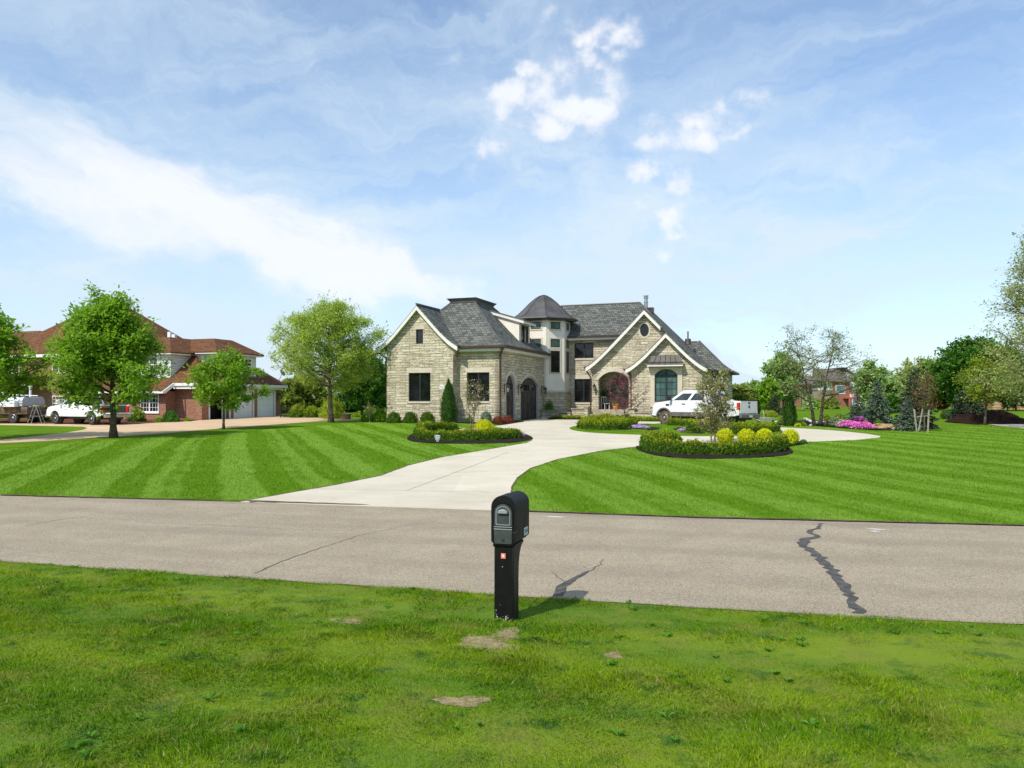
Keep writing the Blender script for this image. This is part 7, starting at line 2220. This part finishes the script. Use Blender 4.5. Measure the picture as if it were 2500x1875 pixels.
def heap(cx, py, w, d, h, seed, label, peaks):
    p = gl(cx, py); k = p.y / F; p.x *= (p.y + d * .5) / p.y; p.y += d * .5; p.z = gz(p.x, p.y)
    from mathutils import noise
    nx, ny = 60, 30
    vs = []
    for j in range(ny + 1):
        for i in range(nx + 1):
            u, v = i / nx * 2 - 1, j / ny * 2 - 1
            x, y = u * w * k / 2 * 1.05, v * d / 2 * 1.05
            z = 0
            for (c, r, hh) in peaks:
                rr = math.hypot((u - c) / r, v)
                z = max(z, hh * max(0, 1 - rr ** 1.25))
            z = z * h * k
            if z > 0: z += (noise.fractal(Vector((x * 1.6, y * 1.6, seed)), .8, 2, 5) * .16 + noise.noise(Vector((x * 9, y * 9, seed))) * .05) * min(1, z * 3)
            vs.append((x, y, z - .03))
    o = MB().add(vs, [(j*(nx+1)+i, j*(nx+1)+i+1, (j+1)*(nx+1)+i+1, (j+1)*(nx+1)+i) for j in range(ny) for i in range(nx)]).build('mulch_heap', M['soil'], None, smooth=True)
    o.location = p; tag(o, label, 'heap')
heap(2412, 1036.5, 168, 4.2, 36, 3, 'long dark brown mulch heap at the end of the east driveway', [(-.55, .5, .78), (.1, .45, .9), (.42, .52, .95)])

def dish_and_yard():
    # iron fence, wooden bits, stone planter between the houses
    p = gl(697, 1020); k = p.y / F
    f = thing('iron_fence', 'black iron garden fence panel beside the brick garage end', 'fence', p, R(-20))
    for x in (-.45, .45): MB().box((x - .04, -.04, 0), (x + .04, .04, 26 * k + .1)).build('post', M['iron'], f)
    MB().box((-.4, -.02, 24 * k), (.4, .02, 25.5 * k)).box((-.4, -.02, 3 * k), (.4, .02, 4.5 * k)).build('rail', M['iron'], f)
    bar = MB()
    for i in range(9): bar.box((-.36 + .09 * i - .009, -.009, 4.5 * k), (-.36 + .09 * i + .009, .009, 24 * k))
    b = bar.build('bars', M['iron'], f)
    p = gl(846, 1024.5); k = p.y / F
    t = thing('stone_planter', 'short brown stone pier planter on the tan driveway edge', 'planter', p, R(-15))
    MB().box((-7.5 * k, -.25, -.05), (7.5 * k, .25, 12 * k)).build('pier', M['brick'], t)
    MB().box((-9 * k, -.3, 12 * k), (9 * k, .3, 14.5 * k)).build('cap', M['ledge'], t, bevel=.02)
    p = gl(742, 1020); k = p.y / F
    t = thing('picket_gate', 'tiny pale picket gate before the dark yard shrubs', 'gate', p, R(-10))
    for i in range(5):
        h_ = (11, 12, 12.5, 12, 11)[i] * k
        MB().box(((-6 + 3 * i - .7) * k, -.02, 0), ((-6 + 3 * i + .7) * k, .02, h_)).build('picket', M['board'], t)
    MB().box((-7 * k, .02, 4 * k), (7 * k, .04, 5.2 * k)).build('rail', M['board'], t)
dish_and_yard()

# things on the porch
def porch_things():
    q = W(-14.0, 59.4, 1.484)
    t = thing('white_chair', 'white metal chair at the left side of the porch', 'chair', q, R(30))
    wm = M['white']
    MB().box((-.24, -.22, .42), (.24, .24, .46)).build('seat', wm, t)
    for x in (-.22, .22):
        for y in (-.20, .22): MB().box((x - .02, y - .02, 0), (x + .02, y + .02, .42)).build('leg', wm, t)
    for x in (-.22, 0, .22): MB().box((x - .02, .20, .46), (x + .02, .24, .92)).build('back_slat', wm, t)
    MB().box((-.25, .195, .90), (.25, .245, .96)).build('back_rail', wm, t)
    q = W(-13.05, 58.75, 1.484)
    t = thing('flower_pot', 'orange planter pot before the front door', 'pot', q, 0)
    MB().lathe([(.18, 0), (.26, .34), (.29, .36), (.29, .42), (.24, .42), (.23, .36)], 18).build('pot', mat_plain('orange_clay', (.62, .26, .06), .7), t, smooth='auto')
    rg = np.random.default_rng(8); C = rg.normal(size=(160, 3)) * .13 + np.array([0, 0, .52])
    leaf_obj('plant', leaf_verts(C, .09, rg=rg), M['lf_dark'], t)
    q = W(-14.1, 59.9, 1.484)
    t = thing('potted_bush', 'dark potted bush on the porch behind the white chair', 'plant', q, 0)
    MB().lathe([(.2, 0), (.24, .5), (.2, .5)], 14).build('pot', M['blacktrim'], t)
    C = rg.normal(size=(500, 3)) * np.array([.22, .2, .26]) + np.array([0, 0, 1.05])
    leaf_obj('foliage', leaf_verts(C, .12, rg=rg), M['lf_arb'], t)
    q = W(-12.93, 59.99, 3.05)
    # round wreath hung on the door
    o = MB().lathe([(.20, -.04), (.27, -.05), (.30, 0), (.27, .05), (.20, .04), (.17, 0), (.20, -.04)], 20, Matrix.Rotation(R(-20), 4, 'Z') @ Matrix.Rotation(R(90), 4, 'X'), cap=False).build('wreath', M['lf_white'], None)
    o.location = q; tag(o, 'pale round wreath hung on the front door', 'wreath')
    # plaque digits on the gable wall
    for ob in bpy.data.objects:
        if ob.name.startswith('number_plate') and ob.parent is HOUSE:
            na, nz = onb(1079, 944.5, 47.8)
            text_mesh('922', .17, M['ink'], 'plate_digits', ob, (na + 15.0, 47.778 - 58.0, nz - .80), (R(90), 0, 0))
porch_things()

# ================================================================== THE BRICK HOUSE
def grid_window(L, kind, c, x0, x1, z0, z1, nv=2, cols=3, rows=4, warm=False, parent=None):
    """white sash window with small panes, standing proud of the brick"""
    fn = wall_fn(kind, c)
    mb = MB(); fr = .07
    holes = []
    mb.prism(rect(x0, z0, x1, z1), -.04, .03, fn, [rect(x0 + fr, z0 + fr, x1 - fr, z1 - fr)])
    for i in range(1, nv):
        x = x0 + (x1 - x0) * i / nv; mb.prism(rect(x - .05, z0 + fr, x + .05, z1 - fr), -.035, .028, fn)
    zm = (z0 + z1) / 2
    mb.prism(rect(x0 + fr, zm - .035, x1 - fr, zm + .035), -.03, .027, fn)
    for j in range(nv):
        a, b = x0 + (x1 - x0) * j / nv, x0 + (x1 - x0) * (j + 1) / nv
        for k in range(1, cols): mb.prism(rect(a + (b - a) * k / cols - .012, z0 + fr, a + (b - a) * k / cols + .012, z1 - fr), -.012, .02, fn)
    for k in range(1, rows):
        if k * 2 != rows:
            z = z0 + (z1 - z0) * k / rows; mb.prism(rect(x0 + fr, z - .012, x1 - fr, z + .012), -.011, .019, fn)
    w = L.put(mb, 'window', M['white'], parent)
    L.put(MB().prism(rect(x0 + fr * .8, z0 + fr * .8, x1 - fr * .8, z1 - fr * .8), .0, .015, fn), 'pane', M['warmglass' if warm else 'glass'], w)
M['warmglass'] = mat_plain('blind_behind_glass', (.42, .30, .14), .25, var=.2)
M['gdark'] = mat_plain('interior_shade_black', (.012, .011, .010), .9)  # near-black that paints the shade inside the open garage

def brick_house():
    O = (-46.0, 50.0, .70)
    root = thing('brick_house', 'sprawling red brick house with brown roofs and white dormers', 'house', W(*O), -TH)
    L = Local(root, *O); B = wall_fn; zb = .2; gr = .72
    # garage wing
    aK, bK = -41.2, 46.7
    doors = [(47.5, 49.7), (50.25, 52.5), (53.1, 55.25)]
    holes = [rect(d0, gr - .2, d1, 2.92) for d0, d1 in doors]
    L.put(MB().prism(rect(bK + .3, zb, 55.95, 3.40), 0, .3, B('a', aK), holes), 'garage_wall', M['brick'])
    L.put(MB().prism(rect(-43.65, zb, aK, 3.40), 0, .3, B('b', bK)), 'corner_wall', M['brick'])
    for i, (d0, d1) in enumerate(doors):
        if i == 0:      # this door is up: the garage stands open
            L.put(MB().box((aK - 5, d0 - .2, zb), (aK - .9, d1 + .3, 3.0)), 'open_garage_shade', M['gdark'])  # solid block, its black standing for shade in the opening
            L.put(MB().prism(rect(d1 - .55, gr, d1 - .1, 2.2), .25, .3, B('a', aK)), 'stored_panel', M['white'])
        else:
            gd = L.put(MB().prism(rect(d0 + .02, gr, d1 - .02, 2.9), .10, .15, B('a', aK)), 'garage_door', M['garagewhite'])
        L.put(MB().prism(rect(d0 - .10, gr - .1, d1 + .10, 3.02), -.03, .05, B('a', aK), [rect(d0 + .03, gr - .099, d1 - .03, 2.9)]), 'door_frame', M['white'])
    for bb in (46.95, 55.6): lantern(L, B('a', aK), bb, 2.55, .8)
    # protruding window wing
    bw, aw = 45.75, -43.65
    wn = rect(*onb(343, 1006, bw), *onb(388, 961, bw))
    L.put(MB().prism(rect(-52, zb, aw, 2.80), 0, .3, B('b', bw)), 'wing_wall', M['brick'])
    L.put(MB().prism(rect(bw + .3, zb, bK - .002, 2.85), 0, .3, B('a', aw)), 'wing_return', M['brick'])
    grid_window(L, 'b', bw, wn[0][0], wn[1][0], wn[0][1], wn[2][1])
    L.put(MB().box((wn[0][0] - .06, bw - .08, wn[0][1] - .10), (wn[1][0] + .06, bw - .002, wn[0][1] - .001)), 'window_sill', M['white'])
    # roofs
    L.put(hip_roof(-53.5, -40.8, 46.0, 56.4, [(0, 3.50), (4.25, 6.90)], .12), 'garage_roof', M['brownroof'])
    mb = MB()
    vs = [(-53, 45.15, 2.82), (aw + .35, 45.15, 2.82), (aw + .35, 46.3, 3.76), (-53, 46.3, 3.76)]
    vs += [(x, y, z - .1) for x, y, z in vs]
    L.put(mb.add(vs, [(0,1,2,3),(7,6,5,4),(0,4,5,1),(1,5,6,2),(2,6,7,3),(3,7,4,0)]), 'wing_roof', M['brownroof'])
    tr = MB().box((-53, 45.08, 2.66), (aw + .38, 45.18, 2.81)).box((-43.2, 45.92, 3.22), (-40.72, 46.02, 3.42)).box((-40.82, 46.021, 3.22), (-40.7, 56.4, 3.421))
    tr.bar((aw + .40, 45.12, 2.72), (aw + .62, 45.95, 3.36), .10, .22)
    L.put(tr, 'cornice', M['white'])
    L.put(MB().box((-43.2, 46.03, 3.0), (aK + .02, bK - .002, 3.2)).box((aK + .002, bK, 3.05), (aK + .35, 55.9, 3.22)), 'soffit', M['white'])
    # dormers
    def dormer(kind, c, x0, x1, z0, z1, depth, wins):
        fn = B(kind, c)
        d = L.put(MB().prism(rect(x0, z0, x1, z1), 0, .12, fn), 'dormer_wall', M['siding'])
        tri = [(0.12, z0), (0.12, z1), (depth, z1), (depth, z1 - .1)]
        for x in (x0 + .06, x1 - .06):
            if kind == 'b': f2 = lambda t, z, w, x=x: (x - .06 + w, c + t, z)
            else: f2 = lambda t, z, w, x=x: (c - t, x - .06 + w, z)
            L.put(MB().prism(tri, 0, .12, f2), 'dormer_cheek', M['siding'], d)
        for (a, b_) in wins: grid_window(L, kind, c, a, b_, z0 + .45, z1 - .25, 2 if b_ - a > 1.5 else 1, 2, 4, parent=d)
        o = .45
        if kind == 'b': rf = hip_roof(x0 - o, x1 + o, c - o, c + depth + 3.4, [(0, z1 + .12), (1.75, 6.98)], .1)
        else: rf = hip_roof(c - depth - 3.4, c + o, x0 - o, x1 + o, [(0, z1 + .12), (1.75, 6.98)], .1)
        L.put(rf, 'dormer_roof', M['brownroof'], d)
        if kind == 'b': cn = MB().box((x0 - o + .03, c - o + .03, z1 - .06), (x1 + o - .03, c + 1.6, z1 + .019))
        else: cn = MB().box((c - 1.6, x0 - o + .03, z1 - .06), (c + o - .03, x1 + o - .03, z1 + .019))
        L.put(cn, 'dormer_cornice', M['white'], d)
    dormer('b', 46.4, -47.6, -43.8, 3.85, 5.62, 2.3, [(-46.6, -45.0)])
    dormer('a', -41.55, 48.6, 53.3, 3.80, 5.75, 2.5, [(49.2, 50.3), (51.0, 52.7)])
    # main two-storey block and left wing
    bm = 48.5
    L.put(MB().prism(rect(-84, zb, -51.6, 6.0), 0, .3, B('b', bm)), 'main_wall', M['brick'])
    L.put(MB().prism(rect(bm + .3, zb, 59, 6.0), 0, .3, B('a', -51.6)), 'main_side_wall', M['brick'])
    w1 = rect(*onb(20, 912, bm), *onb(48, 870, bm)); grid_window(L, 'b', bm, w1[0][0], w1[1][0], w1[0][1], w1[2][1], 2, 2)
    w2 = rect(*onb(128, 1003, bm), *onb(160, 966, bm)); grid_window(L, 'b', bm, w2[0][0], w2[1][0], w2[0][1], w2[2][1], 1, 4, warm=True)
    w3 = rect(*onb(128, 912, bm), *onb(160, 870, bm)); grid_window(L, 'b', bm, w3[0][0], w3[1][0], w3[0][1], w3[2][1], 2, 2)
    L.put(hip_roof(-64.0, -50.7, 47.9, 59.4, [(0, 6.12), (5.6, 10.75)], .14), 'main_roof', M['brownroof'])
    L.put(hip_roof(-86, -60, 48.0, 57.0, [(0, 6.10), (4.4, 8.45)], .14), 'left_roof', M['brownroof'])
    L.put(MB().box((-85.9, 47.88, 5.72), (-50.8, 48.03, 5.96)).box((-85.9, 48.04, 5.80), (-50.9, 48.48, 5.95)), 'cornice', M['white'])
    # porch
    mb = MB(); vs = [(-74, 46.4, 3.68), (-58.6, 46.4, 3.68), (-58.6, bm, 4.35), (-74, bm, 4.35)]; vs += [(x, y, z - .1) for x, y, z in vs]
    L.put(mb.add(vs, [(0,1,2,3),(7,6,5,4),(0,4,5,1),(1,5,6,2),(2,6,7,3),(3,7,4,0)]), 'porch_roof', M['brownroof'])
    L.put(MB().box((-73.9, 46.5, 3.36), (-58.7, 46.75, 3.57)), 'porch_beam', M['white'])
    for px in (74.5, 8):
        a_, _ = onb(px, 960, 46.62)
        L.put(MB().lathe([(.16, .7), (.16, .85), (.11, .9), (.10, 3.2), (.15, 3.25), (.15, 3.36)], 12, Matrix.Translation((a_, 46.62, 0))), 'porch_column', M['white'], smooth='auto')
    L.put(MB().prism(rect(-63.2, .9, -60.9, 3.1), -.03, .05, B('b', bm)), 'front_door', M['reddoor'])
    # roof vents, dish
    v_ = MB()
    a_, z_ = onb(414, 817, 52.5)
    v_.box((a_ - .14, 52.4, z_ - .8), (a_ + .14, 52.65, z_ + .22))
    L.put(v_, 'roof_vent', M['white'])
    a_, z_ = onb(425, 822, 52.5)
    L.put(MB().box((a_ - .14, 52.4, z_ - .8), (a_ + .14, 52.65, z_ + .2)), 'roof_vent', M['white'])
    ds = Matrix.Translation((-41.9, 57.2, 4.55)) @ Matrix.Rotation(R(-60), 4, 'X') @ Matrix.Rotation(R(25), 4, 'Y')
    dd = L.put(MB().lathe([(.32, .07), (.22, .03), (.01, 0), (.01, -.02), (.24, .0), (.33, .05)], 20, ds, cap=False), 'satellite_dish', M['cargrey'], smooth='auto')
    L.put(MB().tube([(-41.9, 57.2, 4.5), (-41.9, 56.9, 4.0), (-41.9, 56.3, 3.7)], .03, 6), 'dish_arm', M['cargrey'], dd)
brick_house()

# ================================================================== FAR HOUSES
M['farroof'] = mat_plain('far_grey_roof', (.125, .105, .095), .9, var=.15, nscale=.8)
M['tanroof'] = mat_plain('far_tan_roof', (.27, .20, .155), .9, var=.12, nscale=.8)
M['farbrick'] = mat_masonry('far_red_brick', [(.23, .105, .075), (.30, .15, .105)], (.30, .22, .18), .6, .22, .02, .5, .3, .02, 0, .6)
M['fartan'] = mat_plain('far_tan_wall', (.27, .21, .15), .9, var=.2, nscale=.5)
M['deckred'] = mat_plain('red_deck', (.50, .10, .07), .7, var=.15)
def far_house():
    Y = 165.0
    k = Y / F
    x0 = (2010 - CX) * k
    z0 = gz(x0, Y)
    root = thing('distant_brick_house', 'distant two storey brick and white house with grey roof and red deck', 'house', (x0, Y, z0), 0)
    X = lambda px: (px - 2010) * k
    Z = lambda py: CAMZ - (py - HY) * k - z0
    fn = lambda x, z, t: (x, t, z)
    def blk(name, px0, px1, py0, py1, y0, y1, mat):
        return MB().box((X(px0), y0, Z(py1)), (X(px1), y1, Z(py0))).build(name, M[mat], root)
    blk('brick_wall', 2034, 2074, 928, 1004, 0, 8, 'farbrick')
    w = blk('siding_wall', 1985, 2033.8, 930, 952, .3, 8, 'siding'); blk('lower_wall', 1985, 2033.8, 952.2, 1004, .3, 8, 'fartan')
    g_ = MB().prism([(X(2074.2), Z(1004)), (X(2108), Z(1004)), (X(2108), Z(930)), (X(2090), Z(913)), (X(2074.2), Z(908))], 1.2, 9, fn).build('gable_wall', M['siding'], root)
    lg = MB().prism([(X(1917), Z(1004)), (X(1960), Z(1004)), (X(1960), Z(940)), (X(1940), Z(925)), (X(1917), Z(942))], 1.0, 8, fn).build('left_gable_wall', M['farbrick'], root)
    blk('left_wall', 1960.2, 1984.8, 938, 1004, 1.4, 8, 'fartan')
    # roofs as solid hips/gables
    def slab(name, front, back, th=.25, par=None):
        (a0, z0_), (a1, z1_) = front; (b0, zb0), (b1, zb1) = back
        ys = (-.6, 4.5)
        vs = [(X(a0), ys[0], Z(z0_)), (X(a1), ys[0], Z(z1_)), (X(b1), ys[1], Z(zb1)), (X(b0), ys[1], Z(zb0))]
        vs += [(x, y, z - th) for x, y, z in vs]
        return MB().add(vs, [(0,1,2,3),(7,6,5,4),(0,4,5,1),(1,5,6,2),(2,6,7,3),(3,7,4,0)]).build(name, M['farroof'], root)
    slab('main_roof', ((1980, 930), (2080, 930)), ((2004, 898), (2068, 898)))
    mb = MB()
    pr = [(X(2064), Z(896)), (X(2070), Z(897)), (X(2090), Z(912)), (X(2112), Z(932)), (X(2111), Z(935)), (X(2089), Z(915)), (X(2066), Z(900))]
    mb.prism(pr, .9, 9.2, fn).build('gable_roof', M['farroof'], root)
    slab('left_roof', ((1950, 938), (1990, 938)), ((1956, 915), (2000, 915)))
    mb = MB().prism([(X(1912), Z(944)), (X(1940), Z(921)), (X(1964), Z(941)), (X(1963), Z(944)), (X(1940), Z(924.5)), (X(1914), Z(947))], .7, 8, fn).build('left_gable_roof', M['farroof'], root)
    slab('side_porch_roof', ((2074, 950), (2109, 950)), ((2076, 932), (2095, 932)))
    # windows
    for (a, b, c, d) in ((2040, 2063, 940, 962), (1995, 2004, 934, 945), (2012, 2021, 934, 945), (2096, 2102, 928, 940), (1946, 1954, 950, 962)):
        f = MB().prism(rect(X(a), Z(d), X(b), Z(c)), -.12 if a > 2030 and a < 2080 else .18, -.02 if a > 2030 and a < 2080 else .3, fn, [rect(X(a) + .12, Z(d) + .12, X(b) - .12, Z(c) - .12)])
        o = f.build('window', M['white'], root)
        off = -.05 if a > 2030 and a < 2080 else .22
        if a > 2090: o.location.y = .95; 
        if a < 1960: o.location.y = .8
        MB().prism(rect(X(a) + .1, Z(d) + .1, X(b) - .1, Z(c) - .1), off, off + .04, fn).build('pane', M['glass_teal'], o)
    MB().box((X(2076), .9, Z(972)), (X(2084), 1.15, Z(952))).build('patio_door', M['white'], root)
    # deck
    dk = MB().box((X(2057), -3.2, Z(973)), (X(2086), 0 - .01, Z(970))).build('deck', M['deckred'], root)
    rl = MB()
    for px in (2058, 2065, 2072, 2079, 2085): rl.box((X(px) - .06, -3.2, Z(970)), (X(px) + .06, -3.08, Z(960)))
    rl.box((X(2057), -3.22, Z(961)), (X(2086), -3.06, Z(959.7))); rl.build('deck_rail', M['deckred'], dk)
    for px in (2059, 2079): MB().box((X(px) - .12, -3.1, Z(1006)), (X(px) + .12, -2.86, Z(973))).build('deck_post', M['deckred'], dk)
    gt = MB().box((X(2065), -2.4, Z(970)), (X(2072), -1.6, Z(963))).build('barbecue_grill', M['white'], None, bevel=.1)
    gt.location = (x0, Y, z0); tag(gt, 'white covered grill on the red deck of the distant house', 'grill')
far_house()
def simple_house(name, label, Y, px0, px1, eave, ridge, wallm, roofm, gablepx=None):
    k = Y / F; cx = (px0 + px1) / 2
    x0 = (cx - CX) * k; z0 = gz(x0, Y)
    X = lambda px: (px - cx) * k
    Z = lambda py: CAMZ - (py - HY) * k - z0
    fn = lambda x, z, t: (x, t, z)
    root = thing(name, label, 'house', (x0, Y, z0), 0)
    MB().box((X(px0), 0, -.3), (X(px1), 9, Z(eave))).build('wall', M[wallm], root)
    r = hip_roof(X(px0) - .5, X(px1) + .5, -.5, 9.5, [(0, Z(eave)), (4.9, Z(ridge))], .2); r.build('roof', M[roofm], root)
    if gablepx:
        a, b, t = gablepx
        MB().prism([(X(a), Z(eave)), (X(b), Z(eave)), (X((a + b) / 2), Z(t))], -1.2, 3.5, fn).build('gable', M['stucco'], root)
        MB().box((X(a) + .2, -1.1, -.3), (X(b) - .2, 0, Z(eave) - .01)).build('gable_wall', M[wallm], root)
        MB().prism([(X(a) - .4, Z(eave) - .15), (X((a + b) / 2), Z(t) + .05), (X(b) + .4, Z(eave) - .15), (X(b) + .4, Z(eave) + .25), (X((a + b) / 2), Z(t) + .45), (X(a) - .4, Z(eave) + .25)], -1.5, 5, fn).build('gable_roof', M[roofm], root)
    for px in np.linspace(px0 + 6, px1 - 6, 3):
        f = MB().prism(rect(X(px - 2.5), Z(eave) - 2.2, X(px + 2.5), Z(eave) - .8), -.06, .02, fn, [rect(X(px - 2.5) + .1, Z(eave) - 2.1, X(px + 2.5) - .1, Z(eave) - .9)]).build('window', M['white'], root)
        MB().prism(rect(X(px - 2.5) + .08, Z(eave) - 2.12, X(px + 2.5) - .08, Z(eave) - .88), -.02, .01, fn).build('pane', M['glass'], f)
simple_house('distant_tan_house', 'distant low house with tan roof behind the broad spruce', 190.0, 2152, 2216, 953, 931, 'stucco', 'tanroof', (2176, 2210, 934))
simple_house('distant_house', 'distant house mostly hidden by trees at the right edge', 140.0, 2425, 2492, 958, 938, 'farbrick', 'farroof')

def dry_wall():
    a, b = G(2422, 1000.5), G(2560, 1001)
    c = (a + b) / 2
    rr = random.Random(4)
    d = (b - a); Ln = d.length; u = d.normalized(); n = Vector((-u.y, u.x, 0))
    mb = MB()
    for row in range(3):
        x = 0
        while x < Ln:
            w = rr.uniform(.5, 1.3); h = .34
            p = a - c + u * x + Vector((0, 0, row * h))
            o1 = rr.uniform(-.08, .08)
            m = Matrix(((u.x, n.x, 0, p.x + n.x * o1), (u.y, n.y, 0, p.y + n.y * o1), (0, 0, 1, p.z), (0, 0, 0, 1)))
            mb.box((0, -.2, 0), (w * .94, .2, h * rr.uniform(.82, .98)), m)
            x += w
    o = mb.build('stone_wall', M['sandstone'], None, bevel=.04); o.location = c
    tag(o, 'low tan dry stone garden wall at the far right', 'wall')
dry_wall()
